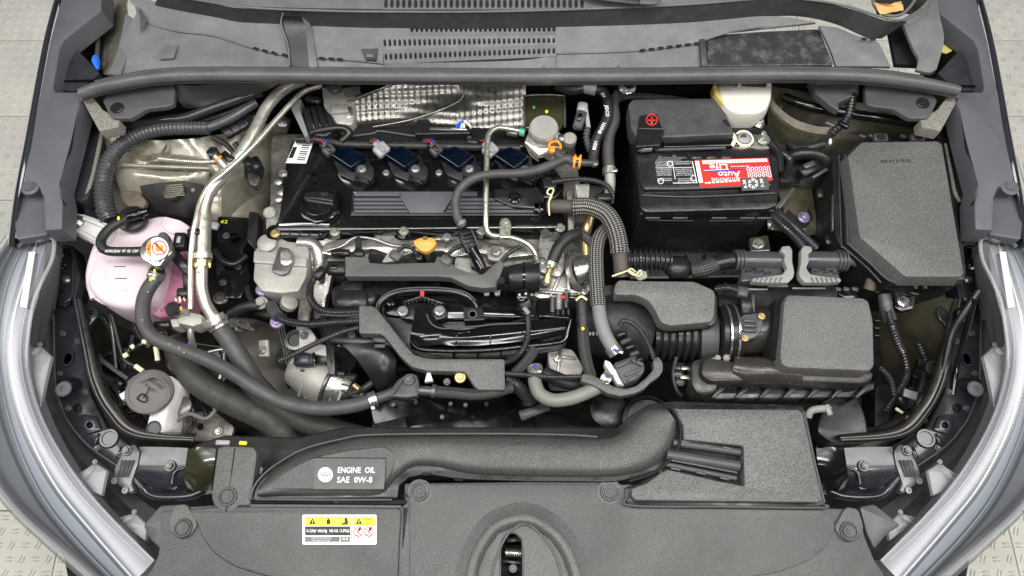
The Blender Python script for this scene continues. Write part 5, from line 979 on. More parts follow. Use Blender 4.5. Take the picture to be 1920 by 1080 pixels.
# thick conduit and straight hoses
lc = thing('thick_conduit', 'thick ribbed grey conduit sweeping down the left wing to the coolant tank', 'conduit', 250, 300, -2)
tube(lc, 'ribbed_conduit', [(392, 240, -1.2), (350, 240, -1), (305, 242, -1), (262, 252, -1.2), (225, 275, -1.6), (202, 308, -2), (194, 345, -2.6), (196, 385, -3.4), (206, 412, -4.4)], [13, 13, 13, 14, 15, 16, 16, 17, 18], 'conduit_grey', corr=7.5, sub=10, n=18, amp=.14)
tube(lc, 'plain_end', [(388, 240, -1.1), (410, 232, -1), (440, 218, -1), (480, 192, -1)], 9, 'conduit_grey')
beam(lc, 'ribbed_clip', (418, 248, -2), (478, 212, -2), 30, 10, 'satin_black')
for k in range(4): beam(lc, 'clip_rib', (425+k*14, 232-k*9, -1.7), (436+k*14, 250-k*9, -1.7), 2.5, 4, 'gloss_black')
lt = thing('smooth_black_pipe', 'smooth glossy black pipe above the ribbed conduit under the hinge plate', 'pipe', 340, 220, 0)
tube(lt, 'pipe', [(222, 242, -3), (250, 236, -.6), (300, 226, 0), (350, 220, 0), (392, 205, .2), (440, 188, .4), (490, 172, .4)], 9, 'conduit', sub=8)
tube(lt, 'second_pipe', [(230, 258, -5), (300, 238, -3), (370, 228, -2.6), (420, 214, -2.2), (470, 190, -2)], 6, 'satin_black')
# ================================================================ ALUMINIUM AIR CONDITIONING PIPES
ap = thing('thick_aluminium_pipe', 'thick bent aluminium pipe running down beside the coolant tank', 'pipe', 420, 380, 0)
AP = [(568, 152, -.5), (545, 160, .2), (520, 178, .6), (498, 205, .8), (480, 240, .8), (455, 282, .8), (425, 320, .6), (400, 350, .4), (386, 375, 0), (382, 410, -.6), (381, 450, -1.2), (378, 500, -2), (378, 540, -3), (386, 570, -4), (404, 600, -5)]
tube(ap, 'pipe', AP, [11]*6+[12]*4+[11]*4+[12], 'alu_pipe', sub=8, n=18)
band(ap, 'swage', (383, 405, -.5), (382, 478, -1.5), 13, 'alu_pipe', n=18); band(ap, 'swage_ring', (381, 476, -1.4), (381, 486, -1.6), 17, 'alu_pipe', n=18)
band(ap, 'gold_clamp', (380, 488, -1.7), (379, 500, -2), 14, 'gold_zinc', n=18)
for x in (-13, 13): beam(ap, 'gold_ear', (380+x, 486, -.6), (379+x, 502, -.8), 5, 5, 'gold_zinc')
for (x, y, z, m) in ((452, 280, 2.2, 'green_print'), (383, 408, 1, 'green_print'), (372, 510, -.6, 'orange')): prism(ap, 'paint_mark', circ(x, y, 3, 8, 2.2), z, .1, m, b=0)
band(ap, 'crimp_collar', (400, 594, -4.9), (412, 614, -5.8), 20, 'alu_pipe', n=20); band(ap, 'crimp_ring', (404, 602, -4.9), (407, 606, -5.2), 23, 'steel', n=20)
tube(ap, 'rubber_tail', [(410, 612, -5.8), (430, 640, -6.6), (456, 680, -8), (475, 715, -10), (500, 750, -13), (540, 800, -18)], [17, 17, 18, 19, 20, 22], 'rubber', n=18, sub=7)
an = thing('thin_aluminium_pipe', 'thin aluminium pipe following the thick pipe down to the square fitting', 'pipe', 370, 440, 1)
tube(an, 'pipe', [(602, 160, -.4), (570, 172, .2), (545, 195, .6), (515, 228, 1), (480, 268, 1.4), (450, 298, 1.6), (420, 325, 1.6), (392, 350, 1.2), (376, 378, 1), (368, 410, .8), (362, 440, .2), (358, 480, -.6), (357, 530, -1.6), (357, 580, -2.6)], 5, 'alu_pipe', sub=8)
tube(an, 'charging_port', [(422, 313, 1.4), (410, 300, 2.4), (402, 292, 3)], [8, 7, 6], 'alu_pipe'); band(an, 'orange_ring', (411, 299, 2.6), (408, 296, 2.8), 8, 'orange')
lathe(an, 'port_cap', 402, 290, 2.4, [(12, 0), (12, 10), (9, 12), (.1, 12)], 'satin_black', n=6)
beam(an, 'pipe_clip', (350, 434, .6), (372, 432, .6), 12, 10, 'satin_black'); beam(an, 'pipe_clip', (416, 285, 2), (436, 300, 2), 14, 12, 'satin_black')
fb = thing('square_alloy_fitting', 'square cast alloy fitting with black cap at the foot of the thin pipe', 'pipe fitting', 350, 602, -5)
prism(fb, 'block', [(333, 597), (352, 584), (378, 590), (378, 606), (362, 612), (335, 606)], -2.6, 3.5, 'cast_light', b=2); prism(fb, 'side_block', [(318, 598), (335, 596), (337, 612), (322, 614)], -3.4, 3, 'cast_light', b=3, r=4)
lathe(fb, 'black_cap', 328, 582, -2.4, [(14, 0), (15, 4), (14, 12), (.1, 12)], 'satin_black', n=8); tube(fb, 'amber_valve', [(338, 575, -1.6), (340, 582, -1.8)], 3.5, 'orange'); tube(fb, 'cap_stem', [(334, 590, -3), (350, 584, -1.8)], 6, 'alu_pipe')
tube(fb, 'down_pipe', [(358, 608, -5), (358, 630, -6), (363, 650, -8)], 6, 'alu_pipe'); tube(fb, 'cross_pipe', [(385, 662, -10), (405, 657, -10), (420, 655, -10)], 3, 'alu_pipe'); tube(fb, 'cross_pipe', [(420, 655, -10), (420, 680, -11), (412, 710, -12)], 3.5, 'alu_pipe')
beam(fb, 'sensor_body', (286, 608, -4), (318, 606, -3.8), 14, 14, 'satin_black'); beam(fb, 'sensor_plug', (330, 548, -1.6), (352, 546, -1.6), 18, 14, 'satin_black'); 
for k in range(3): beam(fb, 'plug_terminal', (328+k*8, 556, -1), (330+k*8, 566, -1.2), 3, 4, 'cream_print' if k == 1 else 'gold_zinc')
prism(fb, 'blue_dot', circ(354, 644, 2.5, 8), -5.6, .1, 'blue_print', b=0)
# ================================================================ COOLANT TANK
ck = thing('coolant_tank', 'translucent pinkish white coolant tank with a white mounting arm', 'coolant tank', 260, 500, -24)
PK = [(200, 432), (238, 420), (275, 408), (303, 403), (320, 410), (342, 420), (345, 440), (322, 452), (312, 480), (304, 520), (292, 560), (272, 574), (232, 576), (192, 566), (168, 545), (162, 520), (172, 482), (186, 452)]
prism(ck, 'tank', PK, -5.4, 11, 'tank_pink', b=12, sm=3, prof=[(0, -10), (-1, -9), (-2, -4), (-1, -1.2), (1, -.5), (5, -.1), (8, 0)])
tube(ck, 'weld_seam', [(164, 520, -7), (168, 546, -7), (192, 567, -7), (232, 577, -7), (272, 575, -7), (293, 560, -7), (305, 520, -7)], 3, 'tank_pink')
for k in range(3): beam(ck, 'level_mark', (214+k*2, 500+k*22, -5.2), (236+k*2, 500+k*22, -5.2), 2, 1, 'tank_pink')
prism(ck, 'raised_panel', [(196, 486), (280, 490), (274, 550), (190, 545)], -5.2, .5, 'tank_pink', b=4, r=12)
prism(ck, 'liquid_side', [(302, 500), (318, 470), (346, 470), (350, 500), (344, 560), (322, 592), (300, 598), (280, 586), (292, 560)], -8, 8, 'tank_red', b=6, r=8)
tube(ck, 'seam', [(182, 470, -5), (220, 474, -4.6), (262, 478, -4.6), (300, 470, -4.7)], 1.8, 'tank_pink')
tube(ck, 'bulge', [(196, 440, -6), (180, 480, -6.2), (172, 520, -6.6), (180, 560, -7.4)], 10, 'tank_pink')
prism(ck, 'step', [(306, 404), (338, 412), (356, 424), (352, 440), (318, 438), (300, 420)], -4.9, 1.5, 'tank_pink', b=4, r=6)
prism(ck, 'mounting_arm', [(124, 412), (132, 402), (150, 399), (178, 408), (214, 424), (205, 445), (188, 466), (168, 452), (140, 438), (126, 426)], -4, 2, 'white_plastic', b=4, r=9)
tube(ck, 'arm_rib', [(158, 410, -3.8), (185, 420, -3.7), (208, 432, -3.8)], 4, 'white_plastic'); tube(ck, 'arm_rib', [(146, 434, -3.8), (168, 444, -3.8), (188, 456, -4)], 4, 'white_plastic')
lathe(ck, 'arm_washer', 145, 416, -3.9, [(14, 0), (13, 2), (.1, 2)], 'steel'); bolt(ck, 145, 416, -3.8, 11, 'steel')
text(ck, 'moulded_text', 'FULL', 302, 576, -6.4, 9, 'tank_pink', rot=70)
cc = thing('black_tank_cap', 'round black tank cap with overflow hose elbow on the coolant tank', 'cap', 252, 415, -3)
lathe(cc, 'cap', 252, 414, -4.6, [(26, 0), (27, 6), (25, 12), (20, 14), (.1, 13)], 'satin_black', sx=1.05)
tube(cc, 'elbow', [(232, 412, -2.2), (252, 404, -1.6), (276, 396, -1.8)], [8, 9, 7], 'gloss_black'); band(cc, 'elbow_ring', (262, 401, -1.6), (266, 399, -1.6), 11, 'gloss_black')
ov = thing('overflow_hose', 'small black rubber hose curling over the pink tank to the metal cap', 'hose', 220, 445, -1)
tube(ov, 'hose', [(240, 408, -2), (222, 418, -1.4), (202, 432, -1), (190, 450, -.8), (192, 464, -.8), (206, 471, -.8), (240, 472, -.8), (270, 471, -1)], 9, 'rubber_dark', sub=8)
text(ov, 'hose_print', 'HOKUDAI  97  02  CW', 228, 471, .05, 8, 'white_print', w=62, bold=.01); prism(ov, 'yellow_dot', circ(222, 409, 2.4, 8, 4), -.5, .1, 'yellow_print', b=0)
rc = thing('radiator_pressure_cap', 'metal pressure cap with white and orange warning disc above the clamp', 'pressure cap', 297, 466, 0)
prism(rc, 'cap_plate', [(300, 434), (312, 434), (316, 447), (322, 462), (322, 474), (308, 486), (300, 498), (290, 500), (276, 490), (266, 478), (266, 462), (276, 450), (290, 446)], 1, 1.6, 'steel', b=3, r=6)
lathe(rc, 'dome', 295, 467, 1, [(26, 0), (25, 2), (22, 3), (.1, 3.4)], 'steel', n=36); lathe(rc, 'rim', 294, 470, -.8, [(27, -2), (27, 8), (24, 9), (.1, 9)], 'steel', n=36)
z0 = 1.42
prism(rc, 'warning_disc', circ(295, 466, 21, 36, 21), z0, .05, 'white_print', b=0)
def arcseg(cx, cy, r, a0, a1, n=14): return [(cx+r*math.cos(math.radians(a0+(a1-a0)*i/n)), cy+r*math.sin(math.radians(a0+(a1-a0)*i/n))) for i in range(n+1)]
decal(rc, 'orange_segment', arcseg(295, 466, 20.5, 125, 235), z0, 'orange'); text(rc, 'segment_text', 'AD', 280, 464, z0+.05, 9, 'black_print', rot=78)
def ringd(par, name, cx, cy, r, w_, z, m, n=28):
    a = wring(circ(cx, cy, r, n), z); b = wring(circ(cx, cy, r-w_, n), z)
    for p in a+b: p.z += .0006
    return mk(par, name, a+b, [(i, (i+1) % n, n+(i+1) % n, n+i) for i in range(n)], m)
ringd(rc, 'prohibition_ring', 299, 465, 14, 2, z0, 'red'); decal(rc, 'engine_symbol', [(291, 466), (297, 460), (306, 460), (307, 472), (293, 472)], z0, 'orange', .05); tube(rc, 'prohibition_bar', [(290, 456, z0+.05), (309, 475, z0+.05)], 1.1, 'red', n=4, straight=True)
tube(rc, 'steam_symbol', [(292, 456, z0+.05), (296, 459, z0+.05), (291, 463, z0+.05)], .8, 'black_print', n=4)
tube(rc, 'neck', [(298, 490, -1), (296, 502, -2.4), (294, 512, -3)], 13, 'satin_black'); hose_clamp(rc, (296, 508, -2.8), (291, 522, -3.4), 15, 'steel', ear=(-10, -2))
prism(rc, 'yellow_tab', [(288, 503), (292, 503), (291, 512), (287, 512)], -1.3, .3, 'yellow_print', b=0); prism(rc, 'yellow_tab', [(281, 520), (285, 520), (283, 527), (280, 526)], -1.8, .3, 'yellow_print', b=0)
fr2 = thing('black_pipe_frame', 'black square clip frame with grey window right of the pressure cap', 'clip', 332, 447, -2)
prism(fr2, 'frame', [(327, 435), (348, 435), (345, 462), (322, 464)], -1, 2, 'satin_black', b=2, r=3); beam(fr2, 'window', (336, 443, -.7), (333, 455, -.7), 7, 2, 'connector_grey')
beam(fr2, 'arm', (318, 468, -2.4), (355, 510, -3), 20, 10, 'satin_black'); beam(fr2, 'bar', (348, 510, -3), (350, 540, -3.6), 14, 8, 'rail_dark')
# ================================================================ COOLANT HOSES across the front left
gh = thing('long_grey_coolant_hose', 'long dark grey rubber hose sweeping from the pressure cap along the bay front', 'hose', 450, 710, -5)
tube(gh, 'hose', [(292, 522, -3.4), (276, 545, -3.2), (268, 572, -3), (270, 605, -3), (288, 632, -3.2), (330, 652, -3.6), (390, 675, -4), (440, 702, -4.6), (490, 734, -5.4), (540, 757, -6), (600, 766, -6.4), (660, 761, -6.6), (705, 748, -6.8)], 13.5, 'rubber', sub=9, n=20)
for (x, y) in ((277, 547), (267, 600), (298, 638), (318, 645), (336, 652), (345, 661)): prism(gh, 'chalk_dot', circ(x, y, 1.6, 7), -1.6 if y < 610 else -2.2, .08, 'connector_grey', b=0)
hose_clamp(gh, (692, 752, -6.7), (706, 747, -6.8), 14.5, 'steel', ear=(0, 12))
fo = thing('front_outlet_pipe', 'grey moulded outlet pipe with bolted triangular ear', 'pipe', 770, 725, -7)
tube(fo, 'pipe', [(704, 748, -6.8), (722, 742, -6.6), (740, 735, -6.4)], [11, 10, 10], 'satin_grey'); prism(fo, 'ear_plate', [(724, 742), (745, 712), (764, 700), (782, 702), (786, 720), (784, 742), (760, 746)], -5.6, 1.4, 'satin_grey', b=3, r=5)
tube(fo, 'ear_bead', [(735, 740, -5.3), (754, 712, -5.2), (766, 703, -5.2), (780, 708, -5.2), (784, 738, -5.3)], 2, 'satin_grey'); bolt(fo, 767, 713, -5.4, 10, 'dark_steel')
tube(fo, 'stub', [(784, 732, -6.2), (800, 733, -6.4), (812, 734, -6.6)], 9, 'dark_steel'); band(fo, 'clamp', (810, 733, -6.6), (817, 734, -6.6), 13, 'dark_steel'); tube(fo, 'braided_hose', [(816, 734, -6.6), (852, 737, -6.8), (890, 740, -7), (925, 736, -7.4), (960, 726, -8)], 11, 'braid_dark', sub=8)
prism(fo, 'white_arrow', [(800, 700), (806, 696), (812, 714), (796, 716)], -6.6, 1, 'white_plastic', b=1); bolt(fo, 863, 708, -6.8, 11, 'gold_zinc'); bolt(fo, 838, 716, -8, 7, 'dark_steel')
dh = thing('thick_dark_radiator_hose', 'thick dusty dark radiator hose low beside the washer filler', 'hose', 440, 760, -16)
tube(dh, 'hose', [(335, 640, -14), (345, 680, -13), (380, 722, -13), (440, 755, -13.5), (500, 785, -14), (530, 815, -15), (540, 850, -18)], 25, 'hose_dusty', sub=8, n=20)
dp2 = thing('second_dark_radiator_hose', 'dark hose with purple sheen behind the long grey coolant hose', 'hose', 600, 790, -18)
tube(dp2, 'hose', [(450, 690, -12), (500, 745, -13), (560, 785, -14), (620, 805, -15), (680, 822, -17)], 22, 'hose_dusty', sub=8, n=20)
# ================================================================ WASHER FILLER
wf = thing('washer_filler', 'white washer fluid filler neck with a round grey lid', 'washer filler', 290, 760, -18)
sheet(wf, 'neck', [[(300, 705, -11), (322, 706, -11), (340, 722, -12)], [(288, 740, -11), (315, 742, -10.4), (336, 745, -12)], [(282, 775, -11), (308, 778, -10.4), (326, 775, -12)], [(276, 800, -11), (300, 805, -10.6), (322, 800, -12)], [(276, 815, -12), (298, 820, -11.6), (318, 815, -13)]], 'white_plastic', th=4)
lathe(wf, 'lid_rim', 281, 735, -9.6, [(42, -6), (43, 0), (43, 4), (40, 7), (36, 7.5), (35, 6), (.1, 6)], 'cap_grey', n=44, sx=1, ax=(.12, .05, 1))
tube(wf, 'lid_crescent', [(262, 716, -8.2), (290, 706, -8.2), (314, 722, -8.2), (316, 748, -8.2), (298, 766, -8.2)], 2.2, 'cap_grey')
beam(wf, 'lid_tab', (244, 710, -9), (254, 722, -9), 18, 8, 'cap_grey')
text(wf, 'lid_text', 'WASHER', 290, 718, -8.75, 11, 'black_print', rot=-32, w=40); text(wf, 'lid_text', 'FLUID', 282, 728, -8.7, 8, 'black_print', rot=-32, w=26)
tube(wf, 'screen_symbol', [(257, 747, -8.6), (266, 738, -8.6), (276, 746, -8.6), (272, 754, -8.6), (264, 752, -8.6), (257, 747, -8.6)], 1.3, 'black_print', n=6, sub=2); tube(wf, 'spray_symbol', [(268, 746, -8.6), (276, 736, -8.6), (280, 726, -8.6)], 1, 'black_print', n=6)
lathe(wf, 'fixing_clip', 289, 803, -10.6, [(14, 0), (14, 3), (11, 5), (10, 3), (.1, 3)], 'satin_grey'); lathe(wf, 'second_cap', 343, 762, -14, [(18, 0), (18, 6), (14, 8), (.1, 8)], 'dark_steel')
prism(wf, 'side_lug', [(222, 740), (240, 728), (242, 745), (228, 750)], -11, 2, 'white_plastic', b=2); tube(wf, 'pipe', [(330, 790, -14), (355, 776, -13.4), (385, 785, -13.4), (402, 772, -13.4), (402, 762, -14)], 4, 'cap_grey')
ww = thing('striped_wires', 'black wires with cream tape ends hanging left of the long coolant hose', 'wires', 275, 665, -16)
for pts in ([(250, 630, -14), (244, 655, -14), (232, 668, -14), (240, 680, -14), (262, 690, -15)], [(290, 640, -12), (296, 660, -12), (298, 680, -13)], [(210, 590, -14), (222, 640, -16), (236, 690, -18)], [(275, 640, -13), (262, 648, -13), (246, 656, -14)]): tube(ww, 'wire', pts, 5, 'satin_black')
for a, b in (((232, 668, -13.4), (240, 664, -13.4)), ((254, 686, -13.6), (268, 696, -13.8)), ((292, 650, -11), (296, 676, -11.6)), ((268, 640, -12), (276, 642, -12)), ((246, 652, -13), (252, 648, -13))): tube(ww, 'cream_tape', [a, b], 4.6, 'cream_print', straight=True)
beam(ww, 'lever', (180, 668, -20), (238, 710, -20), 8, 6, 'cap_grey')
# ================================================================ AIR INTAKE TUBE
it = thing('air_intake_tube', 'black ribbed air intake tube leading from the filter box to the throttle', 'intake tube', 1230, 620, -14)
AX = [(1118, 600, -11.5), (1160, 618, -8), (1205, 628, -8), (1215, 629, -8)]
tube(it, 'left_dome', [(1085, 600, -13), (1110, 602, -12.6), (1150, 610, -12), (1190, 620, -12), (1222, 628, -12)], [48, 62, 66, 62, 52], 'rubber_dark', n=30, sub=7)
for i in range(7):
    x = 1222+i*13.5; y = 628+i*.6
    band(it, 'bellows_rib', (x, y, -11), (x+7, y+.3, -11), 50 if i % 2 == 0 else 50, 'satin_black', n=30); band(it, 'bellows_valley', (x+7, y+.3, -11), (x+13.5, y+.6, -11), 43, 'deep_black', n=30)
tube(it, 'smooth_collar', [(1314, 631, -10.5), (1345, 632, -10)], 49, 'satin_grey', n=36, straight=True)
for x, r in ((1345, 52), (1360, 56), (1372, 56)): band(it, 'clamp_groove', (x, 626, -7.6), (x+9, 626, -7.6), r, 'satin_black', n=36)
for x, r in ((1355, 57), (1369, 58)): band(it, 'clamp_wire', (x, 626, -7.6), (x+3.4, 626, -7.6), r+1, 'steel', n=36)
for (x, y, r) in ((1338, 680, 9), (1362, 672, 7), (1345, 672, 6)): lathe(it, 'clamp_tail', x, y, -6, [(r, 0), (r, 4), (r-2, 6), (.1, 6)], 'lever_grey', n=14)
beam(it, 'clamp_tongue', (1340, 680, -5), (1362, 684, -5), 9, 8, 'lever_grey')
for q in range(3): tube(it, 'dome_rib', [(1145+q*14, 572+q*6, -7), (1170+q*16, 585+q*10, -6.6), (1186+q*14, 604+q*12, -6.8)], 3, 'satin_black')
tube(it, 'port_neck', [(1135, 545, -4.6), (1140, 562, -4.4)], 20, 'rubber_dark', n=20); text(it, 'moulded_number', '831', 1112, 626, -7, 9, 'white_print', rot=0, w=18)
ms = thing('air_mass_pipe', 'brownish plastic air mass meter pipe with sensor and two screws', 'air pipe', 1415, 620, -14)
tube(ms, 'pipe', [(1382, 626, -7.8), (1415, 622, -7.6), (1452, 618, -7.6), (1480, 616, -7.6)], [44, 44, 46, 48], 'brown_plastic', n=34)
prism(ms, 'sensor_plate', [(1384, 600), (1395, 588), (1425, 586), (1432, 598), (1430, 614), (1420, 632), (1400, 638), (1388, 630)], -2.2, 2, 'satin_grey', b=3, r=6)
for k in range(3): beam(ms, 'sensor_step', (1394, 600+k*9, -1.6), (1420, 602+k*9, -1.6), 6, 5, 'satin_grey')
bolt(ms, 1428, 593, -1.9, 7, 'gold_zinc'); bolt(ms, 1397, 634, -1.9, 7, 'gold_zinc')
beam(ms, 'sensor_plug', (1398, 548, -1.6), (1403, 588, -1.8), 22, 16, 'satin_black'); beam(ms, 'plug_head', (1384, 544, -1.4), (1404, 548, -1.4), 20, 14, 'satin_grey'); beam(ms, 'plug_side', (1412, 552, -1.8), (1412, 585, -2), 8, 14, 'satin_grey')
tube(ms, 'plug_conduit', [(1385, 546, -2), (1365, 540, -2), (1340, 542, -2.6)], 6, 'conduit', corr=5)
rs = thing('intake_resonator', 'grained black resonator box sitting over the intake tube', 'resonator', 1245, 565, -8)
RP = [(1152, 535), (1160, 524), (1200, 526), (1302, 527), (1338, 543), (1342, 552), (1340, 592), (1334, 604), (1255, 611), (1238, 604), (1228, 580), (1214, 562), (1192, 553), (1152, 553)]
prism(rs, 'base_rim', [(u+(-7 if u < 1200 else 4), v+6) for u, v in RP], -3.6, 2.5, 'satin_black', b=2, r=8); prism(rs, 'grained_top', RP, -1.4, 3, 'grain_plastic', b=4, r=8)
# ================================================================ AIR FILTER BOX
af = thing('air_filter_box', 'big grained air filter box lid right of the air mass pipe', 'air filter box', 1540, 630, -12)
prism(af, 'lid', [(1470, 562), (1478, 551), (1618, 557), (1630, 563), (1639, 600), (1641, 686), (1632, 696), (1478, 690), (1466, 684), (1462, 668)], .2, 5, 'grain_plastic', b=7, r=10, tp=2)
sheet(af, 'lid_flank', [[(1452, 562, -2), (1470, 556, -1)], [(1446, 615, -2.4), (1468, 615, -.6)], [(1440, 668, -3), (1466, 680, -.8)]], 'satin_black', th=5, nu=3)
prism(af, 'lower_tier', [(1320, 668), (1350, 672), (1400, 680), (1462, 676), (1640, 694), (1638, 712), (1622, 720), (1500, 716), (1400, 714), (1330, 716), (1312, 700)], -3.4, 6, 'brown_plastic', b=8, r=12)
prism(af, 'left_shoulder', [(1296, 676), (1330, 668), (1352, 676), (1345, 735), (1310, 742), (1296, 720)], -5.2, 6, 'brown_plastic', b=7, r=10)
tube(af, 'rounded_spout', [(1372, 690, -5), (1400, 696, -4.8), (1450, 696, -4.6), (1500, 704, -4.6)], [24, 27, 25, 20], 'brown_plastic', n=20)
prism(af, 'base', [(1290, 735), (1340, 720), (1640, 716), (1640, 730), (1600, 745), (1300, 750)], -9, 4, 'satin_black', b=3, r=4)
for k in range(7):
    x = 1352+k*45; prism(af, 'stiffener_rib', [(x, 719), (x+20, 719), (x-12, 746), (x-20, 746)], -7.8, 4, 'satin_black', b=1.5)
prism(af, 'pedestal', [(1548, 745), (1600, 722), (1625, 780), (1632, 830), (1560, 832), (1530, 810)], -13, 4, 'satin_black', b=6, r=14)
for (x, y) in ((1272, 700), (1276, 715), (1275, 690)): lathe(af, 'snap_clip', x, y, -8, [(10, 0), (10, 4), (6, 6), (.1, 6)], 'satin_black', n=12)
beam(af, 'steel_clip', (1278, 690, -7), (1296, 690, -7), 7, 4, 'zinc'); beam(af, 'steel_clip', (1276, 706, -7.4), (1296, 708, -7.4), 8, 4, 'zinc'); tube(af, 'seal_curve', [(1268, 670, -8), (1262, 700, -8), (1268, 730, -8.4), (1278, 742, -9)], 4, 'rubber_dark')
tube(af, 'drain_ring', [(1515, 782, -11), (1522, 770, -10.4), (1545, 766, -10.2), (1556, 768, -10.2)], 7, 'lever_grey', flat=.8); beam(af, 'drain_tab', (1550, 758, -9.6), (1558, 778, -9.6), 10, 6, 'lever_grey')
for k in range(3): beam(af, 'side_step', (1640, 600+k*14, -6), (1652, 601+k*14, -6), 4, 6, 'satin_black')
# ================================================================ BATTERY
bt = thing('battery', 'black car battery with a red and black lid label', 'battery', 1320, 400, -20)
prism(bt, 'case', [(1196, 385), (1448, 385), (1446, 400), (1204, 402)] and [(1190, 240), (1448, 240), (1452, 396), (1200, 402)], -2.2, 18.5, 'satin_black', b=2, r=4)
prism(bt, 'lid_flange', [(1178, 236), (1452, 232), (1462, 340), (1458, 384), (1440, 392), (1210, 398), (1200, 388), (1196, 340)], -.9, 2.4, 'satin_black', b=4, r=6)
prism(bt, 'lid', [(1182, 240), (1440, 238), (1450, 334), (1446, 350), (1208, 356), (1202, 346)], 0, 2, 'satin_black', b=4, r=5)
tube(bt, 'lid_bead', [(1204, 366, -.6), (1300, 369, -.5), (1452, 362, -.6)], 1.6, 'satin_grey')
for x in (1210, 1262, 1335, 1388, 1420): beam(bt, 'case_ledge', (x, 408, -2.6), (x+28, 408, -2.6), 3, 6, 'satin_grey')
tube(bt, 'case_line', [(1215, 413, -3.6), (1300, 414, -3.6)], 1, 'satin_grey', n=6); tube(bt, 'case_line', [(1330, 414, -3.6), (1412, 413, -3.6)], 1, 'satin_grey', n=6)
def vtext(par, name, s, u, v, z, size, m, w, rz=0):
    o = text(par, name, s, u, v, z, size, m, w=w); o.rotation_euler = (math.radians(90), 0, math.radians(rz)); return o
vtext(bt, 'case_number', 'T3643645', 1378, 405.5, -3.6, 9, 'rail_plastic', 60).location.y = (P(1378, 400, -2.2).y-.0022)-WO['battery'].y
tube(bt, 'lid_edge_highlight', [(1210, 353, -.1), (1260, 354, -.1), (1330, 352, -.1), (1444, 347, -.1)], 1.8, 'rail_plastic'); tube(bt, 'flange_edge_highlight', [(1204, 393, -1.1), (1300, 394, -1.1), (1438, 388, -1.1)], 1.4, 'rail_plastic')  # paler beads paint highlight lines on the lid and flange edges
# upper cover of the terminals
prism(bt, 'terminal_cover', [(1178, 195), (1186, 185), (1348, 183), (1356, 190), (1366, 222), (1374, 240), (1378, 252), (1240, 258), (1196, 262), (1182, 240)], 2.2, 3.6, 'cowl_dark', b=4, r=5)
prism(bt, 'hinged_flap', [(1200, 216), (1232, 214), (1240, 236), (1246, 245), (1238, 272), (1192, 276), (1196, 240)], 2.7, 1.6, 'satin_black', b=2, r=3)
tube(bt, 'flap_edge', [(1198, 240, 2.6), (1202, 241, 2.8), (1245, 242, 2.8)], 1.2, 'satin_grey', n=6); tube(bt, 'flap_edge', [(1197, 214, 2.4), (1234, 213, 2.4)], 1.2, 'satin_grey', n=6)
beam(bt, 'lock_tab', (1358, 224, 2.4), (1368, 238, 2.2), 8, 6, 'deep_black')
ps = ringd(bt, 'plus_ring', 1222, 225, 11, 2, 2.75, 'red'); beam(bt, 'plus_bar', (1215, 225, 2.85), (1229, 225, 2.85), 3, .6, 'red'); beam(bt, 'plus_bar', (1222, 218, 2.85), (1222, 232, 2.85), 3, .6, 'red')
prism(bt, 'front_ledge', [(1240, 248), (1410, 244), (1416, 256), (1412, 272), (1244, 276)], 1.1, 1.4, 'gloss_black', b=3, r=3); beam(bt, 'ledge_slot', (1248, 257, 1.3), (1400, 254, 1.3), 8, 3, 'satin_grey')
tube(bt, 'carry_tube', [(1228, 281, .8), (1300, 279, .8), (1360, 277, .8)], 3, 'satin_grey')
for k in range(5): beam(bt, 'vent_plug', (1240+k*28, 292, .1), (1260+k*28, 291, .1), 14, 4, 'satin_black')
tube(bt, 'brass_stud', [(1192, 279, 1.4), (1204, 278, 1.4), (1222, 278, 1.4)], [4, 8, 6], 'zinc'); 
prism(bt, 'pale_patch', [(1236, 292), (1280, 290), (1276, 302), (1228, 304)], .06, .1, 'rail_plastic', b=0)  # pale patch on the lid plastic
# labels, printed to be read from the other side
lab = decal(bt, 'red_label', [(1302, 300), (1440, 296), (1449, 338), (1388, 348), (1312, 351)], 0, 'red', .06)
LQ = [(1302, 300), (1440, 296), (1449, 340), (1312, 351)]
qd(lab, 'white_column', LQ, 0, .05, .055, .85, 0, 'white_print', .1)
for k in range(9): qd(lab, 'scale_mark', LQ, .015, .08+k*.085, .045, .1+k*.085, 0, 'red', .14)
qd(lab, 'white_row', LQ, .1, .04, .98, .17, 0, 'white_print', .1)
for k in range(22): qd(lab, 'scale_mark', LQ, .115+k*.039, .06, .122+k*.039, .17, 0, 'red', .14)
qd(lab, 'white_row', LQ, .08, .84, .55, .9, 0, 'white_print', .1)
for k in range(8): qd(lab, 'scale_mark', LQ, .1+k*.058, .84, .115+k*.058, .9, 0, 'red', .14)
qd(lab, 'blue_line', LQ, .1, .42, 1, .46, 0, 'blue_print', .1); qd(lab, 'white_line', LQ, .1, .40, .45, .42, 0, 'white_print', .11)
tube(lab, 'pulse_line', [(*bil4(LQ, a, b), .12) for a, b in ((.38, .45), (.44, .45), (.46, .3), (.49, .55), (.52, .44), (.58, .44))], .8, 'blue_print', n=4, straight=True)
def bt_text(s, a, b, w, h, m='white_print', bold=.02, par=lab, Q=LQ, z=.13, nm='label_text'):
    u, v = bil4(Q, a, b); return text(par, nm, s, u, v, z, h, m, rot=182, w=w, bold=bold)
bt_text('Life', .31, .285, 34, 18, bold=.012); bt_text('Auto', .43, .585, 42, 18, bold=.012); bt_text('AUTOMOTIVE', .37, .76, 54, 9.5, bold=.008)
bt_text('HIGH PERFORMANCE', .6, .3, 36, 3)
for r in range(4):
    for c in range(6): u, v = bil4(LQ, .7+c*.055, .42+r*.115); ringd(lab, 'score_ring', u, v, 3.2, 1.2, .12, 'white_print', 12)
lb2 = decal(bt, 'black_warning_label', [(1226, 302), (1298, 300), (1308, 346), (1230, 345)], 0, 'black_print', .05)
L2 = [(1226, 302), (1298, 300), (1308, 346), (1230, 345)]
